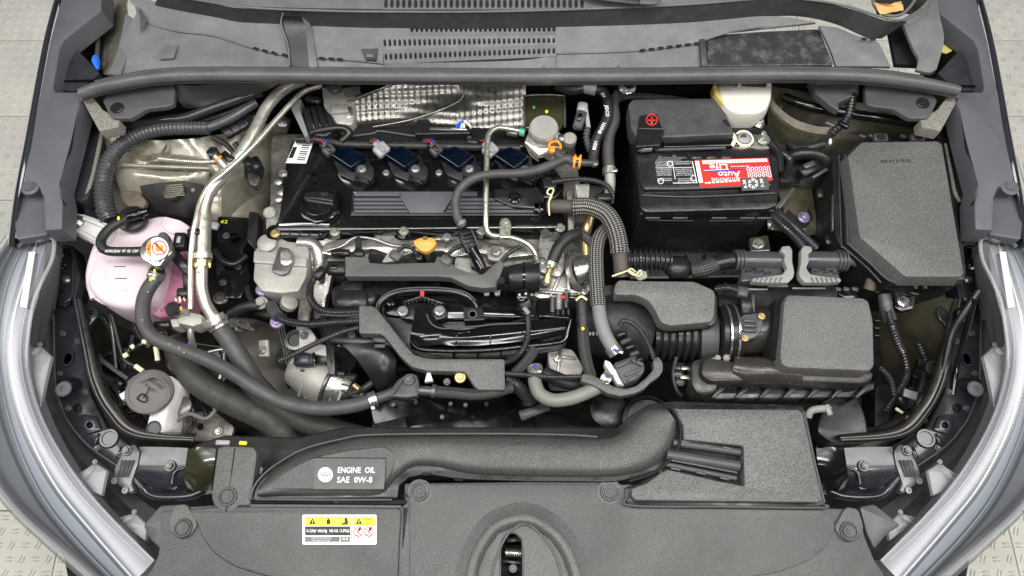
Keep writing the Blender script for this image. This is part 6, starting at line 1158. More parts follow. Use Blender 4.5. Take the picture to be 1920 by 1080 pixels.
rng = random.Random(3)
for r in range(11):
    if r in (3, 8): continue
    for (a0, a1) in ((.03, .42), (.52, .95)):
        if rng.random() < .9: bt_text(''.join(rng.choice('EINRTAO SLC') for _ in range(12 if a1 < .5 else 14)), (a0+a1)/2, .06+r*.078, (a1-a0)*72, 3.2, par=lb2, Q=L2, z=.1, nm='print_line', bold=0)
for a in (.47,): qd(lb2, 'divider_line', L2, a, .02, a+.015, .8, 0, 'white_print', .08)
qd(lb2, 'divider_line', L2, .02, .3, .98, .32, 0, 'white_print', .08); qd(lb2, 'divider_line', L2, .98, .05, 1, .95, 0, 'white_print', .08)
for a, b in ((.4, .14), (.93, .75), (.12, .88)): u, v = bil4(L2, a, b); ringd(lb2, 'warning_symbol', u, v, 5.5, 1.2, .08, 'white_print', 16)
bt_text('DANGER/POISON', .7, .93, 44, 4.6, par=lb2, Q=L2, z=.1)
tr = prism(bt, 'date_sticker', [(1390, 334), (1440, 331), (1442, 355), (1391, 358)], .25, .1, 'grey_print', b=0, r=2)
text(tr, 'sticker_text', '0-30', 1397, 345, .32, 8, 'white_print', rot=95, w=18, bold=.02); text(tr, 'sticker_text', '7-30', 1429, 343, .32, 8, 'white_print', rot=95, w=18, bold=.02)
for k in range(6):
    a0 = k*60; p = [(1412+8*math.cos(math.radians(a0)), 344+8*math.sin(math.radians(a0)), .34), (1412+9*math.cos(math.radians(a0+40)), 344+9*math.sin(math.radians(a0+40)), .34)]; tube(tr, 'recycling_arrow', p, 1.4, 'white_print', n=4, straight=True); tube(tr, 'recycling_arrow', [p[1], (1412+4*math.cos(math.radians(a0+30)), 344+4*math.sin(math.radians(a0+30)), .34)], 1.2, 'white_print', n=4, straight=True)
# negative terminal
nt_ = thing('battery_terminal', 'corroded brass battery terminal clamp at the rear right battery corner', 'terminal', 1405, 262, 1)
lathe(nt_, 'post', 1394, 262, .6, [(13, 0), (12, 7), (9, 9), (8, 6), (.1, 6)], 'connector_grey'); prism(nt_, 'clamp_plate', [(1368, 262), (1380, 250), (1400, 246), (1416, 252), (1440, 252), (1446, 262), (1444, 278), (1425, 280), (1408, 276), (1390, 280), (1372, 276)], .7, .9, 'cast_dirty', b=2, r=5)
lathe(nt_, 'clamp_ring', 1394, 262, .6, [(19, 0), (18, 5), (14, 6), (13, 3)], 'cream_print'); bolt(nt_, 1432, 262, 1, 12, 'zinc'); lathe(nt_, 'stud', 1430, 254, 2, [(5, 0), (5, 8), (3, 10), (.1, 10)], 'zinc', n=10)
tube(nt_, 'corroded_cable', [(1374, 252, 1), (1378, 262, 1.2), (1372, 274, .8)], 4, 'cream_print'); tube(nt_, 'black_cable', [(1440, 268, .6), (1458, 290, -1), (1462, 320, -3)], 9, 'satin_black')
tube(nt_, 'brass_bolt', [(1420, 240, -.6), (1426, 228, 0)], 9, 'zinc'); bolt(nt_, 1424, 226, .4, 9, 'steel')
# ================================================================ BRAKE FLUID RESERVOIR
br = thing('brake_fluid_reservoir', 'cream translucent brake fluid reservoir under the cowl behind the battery', 'fluid reservoir', 1395, 190, -2)
prism(br, 'reservoir', [(1345, 150), (1352, 144), (1440, 144), (1450, 152), (1448, 185), (1440, 205), (1420, 214), (1385, 214), (1364, 206), (1350, 185)], 3.6, 5, 'tank_cream', b=8, r=12)
prism(br, 'lower_bowl', [(1358, 190), (1445, 190), (1438, 212), (1418, 221), (1384, 221), (1364, 212)], 1, 4, 'tank_cream', b=5, r=8)
prism(br, 'yellowed_wall', [(1336, 158), (1352, 152), (1366, 196), (1356, 196), (1340, 176)], 3.4, 2, 'fluid_yellow', b=3, r=4)
beam(br, 'black_neck', (1392, 150, 4.6), (1438, 152, 4.6), 16, 10, 'satin_black'); beam(br, 'cowl_clip', (1346, 157, 6), (1384, 156, 6), 10, 6, 'satin_grey')
cp = thing('chrome_round_plug', 'dark round plug with steel ring under the cowl behind the grey return hose', 'plug', 1176, 163, 1); lathe(cp, 'ring', 1176, 163, 1.2, [(17, -3), (17, 2), (13, 5), (.1, 6)], 'steel'); lathe(cp, 'button', 1180, 158, 2, [(10, 0), (9, 4), (.1, 5)], 'satin_black')
# ================================================================ FUSE BOX
fz = thing('fuse_box', 'large black fuse box with chamfered grained lid beside the right fender rail', 'fuse box', 1700, 400, -14)
prism(fz, 'lower_case', [(1560, 300), (1592, 262), (1762, 256), (1790, 268), (1812, 500), (1812, 525), (1708, 532), (1660, 528), (1576, 460), (1566, 440)], -3, 14, 'satin_black', b=4, r=6)
prism(fz, 'lid_skirt', [(1578, 292), (1606, 264), (1764, 262), (1772, 270), (1812, 500), (1810, 524), (1776, 530), (1668, 529), (1588, 458), (1584, 450)], -1.6, 3, 'satin_black', b=3, r=4)
tube(fz, 'skirt_bead', [(1584, 290, -1.4), (1586, 380, -1.4), (1590, 452, -1.4), (1592, 458, -1.4), (1630, 492, -1.4), (1670, 527, -1.4), (1720, 530, -1.4)], 1.8, 'satin_grey')
tube(fz, 'skirt_bead', [(1573, 292, -2.8), (1575, 380, -2.8), (1578, 458, -2.8), (1582, 464, -2.8), (1622, 498, -2.8), (1652, 530, -2.8)], 1.6, 'satin_grey')
prism(fz, 'lid_top', [(1590, 292), (1616, 266), (1758, 264), (1767, 270), (1808, 512), (1802, 519), (1698, 519), (1614, 446), (1611, 440)], 1.2, 2.8, 'grain_lid', b=3, r=3, tp=5)
text(fz, 'moulded_text', 'RELAY & FUSE', 1680, 302, 1.22, 9, 'satin_black', rot=2, w=56); text(fz, 'moulded_arrow', '+C', 1668, 510, -1.5, 9, 'satin_grey', rot=-40)
for x in (1652, 1722):
    beam(fz, 'lid_latch', (x-12, 256, -.6), (x+14, 256, -.6), 16, 14, 'satin_grey'); beam(fz, 'latch_slot', (x-6, 256, -.1), (x+8, 256, -.1), 9, 3, 'deep_black')
for x in (1718, 1736): beam(fz, 'front_latch', (x, 520, -1), (x+1, 542, -2), 4, 12, 'satin_grey')
for x in (1612, 1630, 1690): beam(fz, 'rear_rib', (x, 252, -2), (x+12, 256, -2), 5, 8, 'satin_grey')
beam(fz, 'side_rail', (1562, 365, -3), (1562, 432, -3), 3, 8, 'satin_grey'); beam(fz, 'side_rib', (1538, 352, -5), (1540, 370, -5), 12, 10, 'satin_black'); beam(fz, 'side_rib', (1552, 440, -5), (1556, 458, -5), 12, 10, 'satin_black')
rsd = thing('right_seal_channel', 'black side channel with foam strip between fuse box and fender rail', 'side channel', 1800, 330, -6)
prism(rsd, 'channel', mp([(158, 225), (196, 236), (190, 262), (165, 372), (150, 378), (118, 372), (134, 270)], 1, 1950), -3, 4, 'rail_dark', b=2, r=3); tube(rsd, 'foam_strip', [(1772, 270, -2), (1782, 320, -2.4), (1790, 360, -2.6), (1800, 378, -3)], 3.5, 'foam', n=8)
# ================================================================ RIGHT APRON
ra = thing('right_apron', 'khaki painted inner wing with painted shade, behind and right of the battery', 'inner wing', 1510, 300, -18)
sheet(ra, 'apron_skin', [[(1440, 160, 0), (1500, 170, -2), (1600, 190, -4), (1750, 220, -4)], [(1440, 240, -6), (1500, 250, -8), (1580, 265, -8), (1740, 262, -8)], [(1440, 330, -14), (1500, 340, -14), (1560, 350, -14), (1600, 350, -16)], [(1440, 430, -18), (1500, 440, -18), (1560, 450, -18), (1600, 460, -22)]], 'khaki_shaded', th=.6, disp=wob(.006), nu=8, nv=8)
sheet(ra, 'rolled_ridge', [[(1448, 172, 0), (1455, 195, -.4), (1488, 222, -.8), (1530, 236, -1), (1575, 240, -1)], [(1440, 178, -.4), (1449, 205, -1), (1485, 236, -1.4), (1528, 250, -1.6), (1572, 252, -1.6)]], 'tape_brown', th=1)
sheet(ra, 'nut_shelf', [[(1455, 345, -11), (1490, 350, -10.6), (1522, 355, -11)], [(1470, 400, -11), (1500, 405, -10.6), (1530, 410, -11)], [(1480, 430, -12), (1510, 440, -12), (1528, 440, -12)]], 'khaki_shaded', th=.6, disp=wob(.003))
nut(ra, 1507, 408, -10.2, 12, 'purple_zinc'); prism(ra, 'nut_pad', circ(1498, 406, 26, 20, 22), -10.7, .5, 'deep_black', b=1)
prism(ra, 'bent_strap', [(1486, 350), (1492, 354), (1460, 395), (1452, 388)], -6, .6, 'dark_steel', b=1); prism(ra, 'ledge_plate', [(1405, 446), (1440, 440), (1446, 470), (1408, 472)], -9, 1, 'olive_gloss', b=2, r=4); bolt(ra, 1422, 458, -8.8, 12, 'steel')
sheet(ra, 'lower_wing', [[(1640, 540, -14), (1720, 545, -12), (1790, 560, -10)], [(1650, 640, -26), (1730, 640, -20), (1770, 650, -16)], [(1660, 760, -40), (1720, 770, -36), (1760, 800, -30)]], 'khaki_shaded', th=.5, disp=wob(.006))
for (x, y) in ((1462, 203, ), (1520, 252)): lathe(ra, 'stud', x, y, -3, [(6, 0), (5, 6), (.1, 7)], 'khaki_shaded', n=10)
rt = thing('right_conduit', 'black conduit dropping from the cowl past the fuse box into the wing', 'conduit', 1560, 240, -3)
tube(rt, 'grommet', [(1596, 155, 3.6), (1594, 178, 3)], 14, 'satin_grey', n=18); tube(rt, 'conduit', [(1597, 182, 2.4), (1594, 205, 1.4), (1586, 225, .4), (1566, 244, -1), (1545, 262, -3), (1528, 285, -5)], 9, 'conduit', corr=6)
beam(rt, 'tie', (1574, 226, 1), (1592, 238, 1), 8, 8, 'gloss_black'); prism(rt, 'white_tag', circ(1557, 265, 3, 8, 6), 0, .2, 'white_plastic', b=0)
tube(rt, 'smooth_pipe', [(1470, 182, -1), (1520, 200, 0), (1600, 214, .4), (1680, 226, .4), (1760, 240, -1)], 9, 'gloss_black'); prism(rt, 'cover_plate', [(1516, 150), (1595, 152), (1600, 180), (1572, 192), (1575, 208), (1560, 200), (1530, 175)], 4, 1.5, 'satin_grey', b=3, r=5)
beam(rt, 'cover_tab', (1530, 153, 5), (1575, 152, 5), 8, 5, 'hose_grey')
wp = thing('wrapped_loom', 'taped loom and connectors between battery and fuse box', 'wiring loom', 1500, 300, -6)
for pts, r, m in (([(1470, 300, -6), (1500, 288, -4), (1530, 290, -4), (1548, 300, -4.6)], 12, 'satin_black'), ([(1480, 270, -5), (1500, 280, -4), (1545, 270, -3)], 8, 'rubber_dark'), ([(1455, 280, -4), (1480, 300, -4), (1470, 330, -7)], 7, 'conduit')): tube(wp, 'loom', pts, r, m)
beam(wp, 'connector', (1502, 322, -3.6), (1538, 306, -3.6), 22, 16, 'satin_black'); beam(wp, 'connector_face', (1508, 312, -3), (1528, 304, -3), 10, 4, 'conduit_grey'); beam(wp, 'lever', (1524, 332, -3.8), (1552, 316, -3.8), 6, 6, 'satin_grey'); prism(wp, 'bag_flap', [(1466, 290), (1480, 270), (1530, 280), (1500, 342), (1462, 342)], -7, .5, 'murk', b=1)
cd2 = thing('paired_conduits', 'pair of glossy corrugated conduits running from battery corner to the connectors', 'conduit', 1490, 430, -5)
tube(cd2, 'conduit', [(1442, 398, -5), (1465, 420, -4.6), (1492, 446, -4.6), (1510, 470, -5)], 9, 'conduit', corr=5.4); tube(cd2, 'conduit', [(1455, 396, -4.8), (1480, 416, -4.4), (1508, 444, -4.4), (1530, 466, -5)], 9, 'conduit', corr=5.4)
# ================================================================ LOOM below the battery and the two lever connectors
bl = thing('battery_loom', 'large corrugated loom with taped box in front of the battery', 'wiring loom', 1250, 488, -6)
tube(bl, 'corrugated_pipe', [(1172, 488, -5.6), (1200, 487, -5), (1230, 487, -5), (1256, 490, -5.2)], 20, 'conduit', corr=9, n=18); beam(bl, 'taped_box', (1252, 494, -3.4), (1300, 498, -3.8), 44, 34, 'satin_black', bev=.3)
tube(bl, 'braided_sleeve', [(1296, 508, -5.4), (1320, 504, -5), (1345, 494, -5)], [12, 16, 14], 'braid_dark', n=16); tube(bl, 'taped_end', [(1340, 495, -5), (1360, 490, -4.8), (1376, 488, -4.6)], 15, 'satin_black', n=16)
prism(bl, 'strip', [(1195, 508), (1212, 508), (1214, 520), (1200, 526), (1190, 520)], -4.4, .5, 'cast_light', b=1); beam(bl, 'side_bead', (1360, 530, -5), (1365, 545, -5), 8, 6, 'satin_black')
for k, (x0, x1, nm) in enumerate(((1372, 1486, 'left of the pair, against the battery loom'), (1502, 1590, 'right of the pair, against the taped brown loom'))):
    cx = (x0+x1)/2; t = thing('lever_connector', 'round backed black connector with grey lever, '+nm, 'connector', cx, 500, -5, 'lever connectors')
    tube(t, 'barrel', [(x0+8, 488, -4.6), (x1-8, 490, -4.6)], 18, 'conduit_grey', n=20, straight=True); ex = x0+14 if k == 0 else x1-14
    for q in (-7, 0, 7): band(t, 'barrel_ring', (ex+q-1.8, 489, -4.6), (ex+q+1.8, 489, -4.6), 21, 'satin_grey', n=20)
    prism(t, 'cone', [(x0+20, 502), (x1-20, 502), (x1-14, 524), (x0+16, 528)], -4, 2, 'conduit_grey', b=3, r=4)
    s = 1 if k == 0 else -1; L = x1-14 if k == 0 else x0+14
    prism(t, 'lever', [(L-s*6, 462), (L+s*8, 460), (L+s*14, 468), (L+s*14, 490), (L+s*18, 510), (L+s*16, 520), (L+s*6, 530), (L-s*40, 530), (L-s*62, 528), (L-s*60, 521), (L-s*30, 518), (L-s*4, 514), (L+s*4, 502), (L-s*2, 488), (L, 476), (L-s*8, 470)][::s], -2.2, 1.4, 'lever_grey', b=2, r=3)
    for q in range(6): beam(t, 'lever_rib', (L-s*(6+9*q), 520, -1.9), (L-s*(10+9*q), 529, -1.9), 1.6, 2, 'cap_grey')
    for q in range(3): beam(t, 'body_fin', (x0+26+q*18, 508+q*2, -3.5), (x0+46+q*14, 504+q*3, -3.5), 3, 5, 'gloss_black')
tl = thing('brown_taped_loom', 'brown cloth taped loom bending down under the fuse box corner', 'wiring loom', 1620, 510, -6)
tube(tl, 'loom', [(1588, 488, -5), (1605, 490, -4.8), (1625, 500, -5), (1636, 518, -5.6), (1630, 542, -7)], 11, 'tape_brown', sub=8)
ec = thing('control_unit', 'black finned engine control unit below the lever connectors', 'control unit', 1470, 545, -9)
prism(ec, 'case', [(1345, 532), (1560, 530), (1572, 545), (1570, 600), (1350, 600)], -6, 6, 'satin_black', b=2, r=3)
for x0, x1, y in ((1352, 1372, 537), (1400, 1440, 542), (1486, 1548, 540), (1440, 1478, 536)): beam(ec, 'case_edge', (x0, y, -5.6), (x1, y, -5.6), 3, 4, 'connector_grey')
for k in range(3): beam(ec, 'lug', (1566+k*16, 540, -6), (1578+k*16, 543, -6), 8, 8, 'satin_grey')
prism(ec, 'crystal_lug', [(1570, 550), (1600, 542), (1610, 555), (1590, 562)], -6, 2, 'gloss_black', b=3)
lr = thing('lower_right_conduit', 'black sheathed conduit hanging below the fuse box beside the filter box', 'conduit', 1670, 600, -10)
tube(lr, 'sheath', [(1658, 552, -8), (1662, 580, -8.6), (1668, 600, -9.4)], [12, 12, 13], 'satin_grey', n=16); tube(lr, 'conduit', [(1664, 582, -8), (1672, 610, -9), (1682, 640, -11), (1692, 660, -13)], 8, 'conduit', corr=6); tube(lr, 'hem', [(1640, 548, -8), (1660, 542, -7.6), (1690, 545, -8), (1720, 552, -8)], 6, 'satin_black')
prism(lr, 'black_bracket', [(1676, 556), (1690, 548), (1720, 552), (1712, 580), (1690, 584), (1678, 576)], -10, 1, 'gloss_black', b=2, r=5); lathe(lr, 'washer', 1693, 565, -9.9, [(13, 0), (12, 3), (8, 5), (7, 3), (.1, 3)], 'steel'); lathe(lr, 'rubber_bush', 1745, 690, -14, [(15, 0), (14, 8), (9, 9), (8, 5), (.1, 5)], 'deep_black', ax=(0, -.3, 1))
prism(lr, 'white_tab', [(1697, 728), (1722, 736), (1718, 750), (1694, 742)], -16, .5, 'lever_grey', b=1); tube(lr, 'thin_rod', [(1740, 730, -16), (1748, 750, -18), (1754, 768, -20)], 1.6, 'khaki_shaded'); prism(lr, 'lower_duct', [(1640, 720), (1700, 715), (1690, 830), (1640, 830)], -26, 6, 'murk', b=5, r=10)
sr = thing('support_rods', 'two glossy black steel stays along the air filter side of the bay', 'stay rods', 1780, 640, -8)
tube(sr, 'stay', [(1835, 545, -4), (1805, 590, -6), (1785, 625, -8), (1772, 680, -10), (1758, 740, -12)], [7, 7, 6, 5, 4], 'satin_black'); tube(sr, 'stay', [(1828, 560, -4), (1814, 610, -7), (1800, 660, -10), (1792, 700, -12), (1786, 740, -13)], 5, 'gloss_black')
prism(sr, 'end_plate', [(1792, 578), (1812, 572), (1822, 588), (1810, 604), (1794, 604)], -8, 1, 'gloss_black', b=2, r=6); lathe(sr, 'hole', 1800, 590, -7.9, [(8, 0), (7, 2), (5, 2), (5, 0)], 'dark_steel', n=16, sx=.7)
# ================================================================ FRONT COVER over the radiator
fc = thing('radiator_cover', 'grained black radiator cover across the front with a central arch', 'radiator cover', 960, 1000, -2)
hole = [(938, 1110), (938, 1030), (941, 1012), (950, 1001), (964, 999), (975, 1006), (980, 1020), (981, 1110)]
FCP = [(300, 1130), (268, 1090), (285, 1065), (296, 1040), (300, 1000), (300, 960), (350, 950), (392, 948), (470, 946), (758, 948), (758, 906), (1000, 903), (1152, 903), (1178, 912), (1178, 948), (1548, 952), (1610, 955), (1622, 1005), (1640, 1050), (1668, 1090), (1640, 1130)]
prism(fc, 'panel', FCP, 0, 1.6, 'grain_cover', b=4, r=4, holes=[hole])
# arch
OUT = [(878, 1110), (886, 1060), (900, 1025), (925, 990), (960, 974), (985, 971), (1010, 979), (1042, 1002), (1065, 1035), (1080, 1075), (1086, 1110)]
def arc(d, z):
    out = []
    for i, (u, v) in enumerate(OUT):
        a_ = OUT[max(0, i-1)]; b_ = OUT[min(len(OUT)-1, i+1)]; tx, ty = b_[0]-a_[0], b_[1]-a_[1]; L_ = math.hypot(tx, ty)
        out.append((u+ty/L_*d, max(912, v-tx/L_*d), z))
    return out
sheet(fc, 'swelling', [arc(62, -.1), arc(44, .12), arc(26, .5), arc(10, .95)], 'grain_cover', th=.2, nu=5)
sheet(fc, 'arch_ridge', [arc(11, .9), arc(5, 1.25), arc(-4, 1.3), arc(-10, .9), arc(-15, .2)], 'fine_grain_plastic', th=.2, nu=6)
ip = [(u, v) for u, v, z in arc(-14, 0)]
prism(fc, 'inner_dish', ip, .25, .4, 'fine_grain_plastic', b=1, holes=[[(938, 1108), (938, 1030), (941, 1012), (950, 1001), (964, 999), (975, 1006), (980, 1020), (981, 1108)]])
tube(fc, 'arch_bead', [(916, 1112, .3), (926, 1060, .35), (944, 1015, .35), (962, 992, .4), (984, 982, .6), (1006, 994, .4), (1030, 1022, .35), (1048, 1060, .35), (1058, 1112, .3)], 2.2, 'fine_grain_plastic')
prism(fc, 'raised_panel', [(768, 908), (1176, 908), (1540, 930), (1540, 958), (1562, 966), (1566, 990), (1552, 1022), (1520, 1050), (1470, 1070), (1400, 1084), (1330, 1096), (1260, 1135)]+[(u, v) for u, v, z in arc(20, 0)][::-1]+[(768, 1135)], .42, 1, 'grain_cover', b=2.5)
tube(fc, 'opening_lip', [(938, 1100, .2), (938, 1030, .2), (942, 1010, .2), (952, 1001, .2), (964, 999, .2), (975, 1007, .2), (980, 1022, .2), (981, 1100, .2)], 2, 'satin_grey')
# swept creases to left and right

# clip towers and corners
prism(fc, 'clip_tower', [(408, 840), (420, 836), (476, 838), (482, 850), (470, 940), (468, 948), (446, 948), (440, 956), (420, 962), (400, 946), (396, 930)], .5, 3, 'grain_cover', b=3, r=6)
beam(fc, 'tower_crease', (440, 840, .58), (424, 960, .58), 1.6, 1, 'satin_black')
for (x, y) in ((427, 931), (787, 922), (1143, 922), (343, 990), (1592, 996)):
    if x in (787, 1143): prism(fc, 'clip_boss', circ(x, y, 24, 28), .45, .6, 'fine_grain_plastic', b=2)
    if x in (343, 1592):
        s = 1 if x < 900 else -1; prism(fc, 'corner_ear', [(x-s*18, y-42), (x+s*6, y-46), (x+s*28, y-8), (x+s*14, y+14), (x-s*4, y+22), (x-s*26, y+6), (x-s*28, y-10)][::s], .55, 1.4, 'fine_grain_plastic', b=3, r=8)
    lathe(fc, 'clip_well', x, y, .5 if x not in (343, 1592) else .6, [(18, 0), (17, 1.6), (14, 1.6), (13, .4), (.1, .4)], 'satin_black', n=30); clip(fc, x, y, .6 if x not in (343, 1592) else .7, 11, 'rail_plastic')
prism(fc, 'left_lower_panel', [(330, 958), (392, 952), (470, 950), (752, 953), (748, 1020), (744, 1130), (700, 1130), (600, 1095), (500, 1080), (440, 1062), (400, 1036), (378, 1004), (368, 975)], .42, 1, 'grain_cover', b=3, r=10, tp=6)
tube(fc, 'gap_rib', [(470, 948, .1), (620, 949, .2), (752, 950, .2)], 3, 'fine_grain_plastic'); beam(fc, 'long_slot', (475, 939, .3), (762, 941, .3), 8, 4, 'deep_black'); beam(fc, 'slot_bridge', (622, 940, .35), (634, 940, .35), 7, 3, 'satin_black')  # plain plastic rib along the front of the slot
prism(fc, 'crease_wedge', [(756, 952), (764, 952), (756, 1020), (754, 1028)], .15, 1, 'deep_black', b=0)
prism(fc, 'side_lobe', [(268, 985), (300, 948), (345, 945), (320, 1000), (300, 1030), (280, 1010)], -3, 2, 'bezel_dark', b=3, r=6); prism(fc, 'side_lobe', [(1612, 950), (1640, 945), (1690, 985), (1665, 1000), (1640, 1030), (1625, 1000)], -3, 2, 'bezel_dark', b=3, r=6)
# latch seen in the opening
hl = thing('hood_latch', 'steel hood latch spring in the dark slot of the radiator cover', 'hood latch', 960, 1040, -4)
prism(hl, 'latch_plate', [(930, 1000), (990, 1000), (990, 1120), (930, 1120)], -6, 1, 'deep_black', b=0); tube(hl, 'spring', [(948, 1036, -3.4), (978, 1038, -3.4)], 8, 'zinc', corr=4, amp=.3); beam(hl, 'catch', (950, 1012, -3.6), (976, 1010, -3.6), 10, 8, 'dark_steel'); bolt(hl, 962, 1066, -4, 8, 'dark_steel'); beam(hl, 'lever', (944, 1052, -3.6), (978, 1056, -3.6), 5, 6, 'dark_steel')
# labels
wl = prism(None, 'refrigerant_label', [(567, 965), (706, 965), (706, 1021), (567, 1021)], .44, .06, 'white_print', b=0, r=3); tag(wl, 'white and yellow refrigerant warning label on the radiator cover', 'label')
W0 = .45
def wq(nm, x0, y0, x1, y1, m, th=.02): return decal(wl, nm, [(x0, y0), (x1, y0), (x1, y1), (x0, y1)], W0, m, th)
wq('yellow_band', 573, 969, 658, 986, 'yellow_print'); wq('yellow_band', 661, 969, 704, 986, 'yellow_print'); wq('black_band', 572, 987, 657, 1004, 'black_print'); wq('grey_band', 572, 1006, 637, 1016, 'grey_print'); wq('grey_band', 639, 1006, 656, 1016, 'grey_print')
for x in (586, 673): 
    decal(wl, 'warning_triangle', [(x, 971), (x+6.5, 983), (x-6.5, 983)], W0, 'black_print', .05); text(wl, 'exclamation', '!', x, 979, W0+.07, 8, 'yellow_print', bold=.03)
decal(wl, 'flame_symbol', [(616, 971), (620, 977), (619, 983), (613, 983), (612, 977)], W0, 'black_print', .05)
decal(wl, 'technician_symbol', [(646, 971), (651, 971), (653, 980), (652, 984), (641, 984), (641, 981), (646, 980)], W0, 'black_print', .05)
for dx in (0, 6): 
    decal(wl, 'book_symbol', [(684+dx, 974), (689+dx, 972), (689+dx, 982), (684+dx, 984)], W0, 'black_print', .05); decal(wl, 'book_page', [(685+dx, 975.2), (688.2+dx, 974), (688.2+dx, 981), (685+dx, 982.4)], W0, 'yellow_print', .07)
text(wl, 'label_text', 'R-1234yf  450±30g   ND-OIL 12 (PAG)', 615, 995.5, W0+.05, 7, 'white_print', w=80, bold=.02)
text(wl, 'label_text', 'TOYOTA MOTOR CORPORATION', 603, 1009, W0+.05, 3.4, 'white_print', w=38); text(wl, 'label_text', 'TMC  JB36-C7M17-250A', 602, 1013.5, W0+.05, 3.4, 'white_print', w=34); text(wl, 'label_text', 'W 8', 647, 1011, W0+.05, 7, 'white_print', w=11, bold=.02)
for x in (671, 691):
    ringd(wl, 'prohibition_ring', x, 997, 9, 1.3, W0, 'red'); decal(wl, 'symbol_tool', [(x+1, 990), (x+6, 987), (x+7, 992), (x, 998)], W0, 'black_print', .04); beam(wl, 'prohibition_bar', (x-6, 991, W0+.08), (x+6, 1003, W0+.08), 1.2, .3, 'red'); ringd(wl, 'coil_symbol', x-2, 1008, 3.5, .8, W0, 'red', 14); ringd(wl, 'coil_symbol', x-2, 1001, 3.5, .8, W0, 'grey_print', 14); ringd(wl, 'coil_symbol', x+4, 1006, 2.6, .7, W0, 'red', 12)
wq('divider_line', 658.5, 968, 659.6, 1017, 'grey_print')
# ================================================================ INTAKE DUCT COVER
dc = thing('intake_duct', 'long grained intake duct with curved tube and square box over the radiator cover', 'intake duct', 1000, 860, 0)
base = [(466, 938), (472, 915), (488, 893), (520, 866), (570, 838), (640, 820), (700, 812), (900, 810), (1050, 812), (1120, 816), (1150, 808), (1180, 780), (1215, 758), (1260, 752), (1505, 760), (1512, 775), (1548, 950), (1540, 956), (1185, 952), (1172, 940), (1172, 914), (1200, 905), (1232, 884), (1200, 895), (1150, 903), (1000, 902), (860, 898), (800, 888), (765, 895), (748, 910), (745, 934)]
prism(dc, 'seam_flange', base, .9, 1.6, 'satin_black', b=2, r=4)
ST = [((484, 915), (482, 931)), ((526, 873), (560, 931)), ((600, 839), (640, 931)), ((680, 821), (712, 929)), ((735, 819), (742, 900)), ((780, 818), (772, 877)), ((830, 818), (815, 876)), ((900, 818), (885, 890)), ((1000, 819), (1000, 895)), ((1090, 822), (1112, 896)), ((1140, 821), (1176, 892)), ((1170, 805), (1222, 878)), ((1192, 782), (1254, 852)), ((1216, 766), (1268, 818)), ((1248, 765), (1270, 792))]
sheet(dc, 'duct_body', [[(a[0]+(b[0]-a[0])*t, a[1]+(b[1]-a[1])*t, z) for a, b in ST] for t, z in ((0, .6), (.05, 1.5), (.16, 2.3), (.32, 2.6), (.55, 2.65), (.78, 2.45), (.92, 1.7), (1, .6))], 'duct_plastic', th=.4, nu=4, nv=4)
prism(dc, 'left_lobe_top', [(506, 918), (514, 902), (540, 881), (584, 858), (650, 844), (722, 836), (742, 850), (738, 880), (722, 908), (712, 918)], 2.74, .3, 'grain_cover', b=4, r=12)
tube(dc, 'bright_rim', [(470, 934, 1.1), (476, 914, 1.1), (491, 893, 1.1), (522, 868, 1.1), (572, 841, 1.1), (641, 823, 1.1), (700, 815, 1.1), (900, 813, 1.1), (1050, 815, 1.1), (1120, 819, 1.1)], 2.2, 'satin_grey'); tube(dc, 'bright_rim', [(480, 936, 1.3), (600, 937, 1.3), (735, 937, 1.3)], 2.2, 'satin_grey')
for (x0, y0, x1, y1) in ((636, 820, 650, 817), (748, 811, 760, 811), (858, 811, 872, 811), (970, 811, 984, 811), (1090, 814, 1104, 815), (1245, 757, 1262, 757), (1310, 758, 1328, 758), (1374, 759, 1392, 759), (1440, 760, 1458, 760), (510, 870, 528, 870), (792, 889, 808, 889), (852, 899, 868, 900), (756, 930, 764, 929), (1188, 899, 1200, 893)): beam(dc, 'snap_tab', (x0, y0, 1.25), (x1, y1, 1.25), 4, 2, 'deep_black')
# square box with its slot
slot = [(1266, 822), (1394, 836), (1396, 910), (1352, 902), (1254, 878), (1262, 850)]
lidp = [(1262, 772), (1275, 766), (1498, 768), (1506, 776), (1540, 938), (1534, 944), (1188, 940), (1182, 934), (1182, 918), (1215, 906), (1246, 882), (1230, 860), (1280, 800)]
lidp = [(1264, 766), (1498, 768), (1506, 776), (1541, 936), (1534, 942), (1192, 938), (1184, 930), (1184, 916), (1212, 906), (1240, 886), (1252, 880), (1352, 903), (1396, 911), (1394, 836), (1282, 824), (1282, 800)]
prism(dc, 'box_lid', lidp, 2.9, 2, 'grain_lid', b=3, r=3)
tube(dc, 'lid_step', [(1182, 916, 1.3), (1178, 930, 1.3), (1184, 948, 1.3), (1360, 950, 1.3), (1538, 952, 1.3), (1546, 946, 1.3)], 2.4, 'satin_grey')
tube(dc, 'lid_side_bead', [(1506, 772, 2.2), (1526, 860, 2.2), (1546, 942, 2.2)], 2, 'satin_grey')
prism(dc, 'slot_floor', [(1252, 815), (1400, 830), (1402, 915), (1240, 890)], 1, .5, 'deep_black', b=0)
for (a, b, r, m) in (((1262, 830, 1.6), (1388, 848, 1.6), 7, 'satin_grey'), ((1250, 852, 1.9), (1386, 874, 1.9), 10, 'satin_grey'), ((1246, 870, 1.5), (1380, 897, 1.5), 5, 'satin_grey'), ((1275, 818, 1.8), (1388, 834, 1.8), 3, 'rail_plastic'), ((1254, 862, 2), (1382, 886, 2), 2, 'rail_plastic')): tube(dc, 'slot_bar', [a, b], r, m, straight=True)
for (x, y) in ((1275, 826), (1318, 834), (1356, 838), (1258, 877), (1306, 885), (1350, 895)): beam(dc, 'slot_catch', (x, y, 2.3), (x+18, y+4, 2.3), 4, 3, 'rail_plastic')
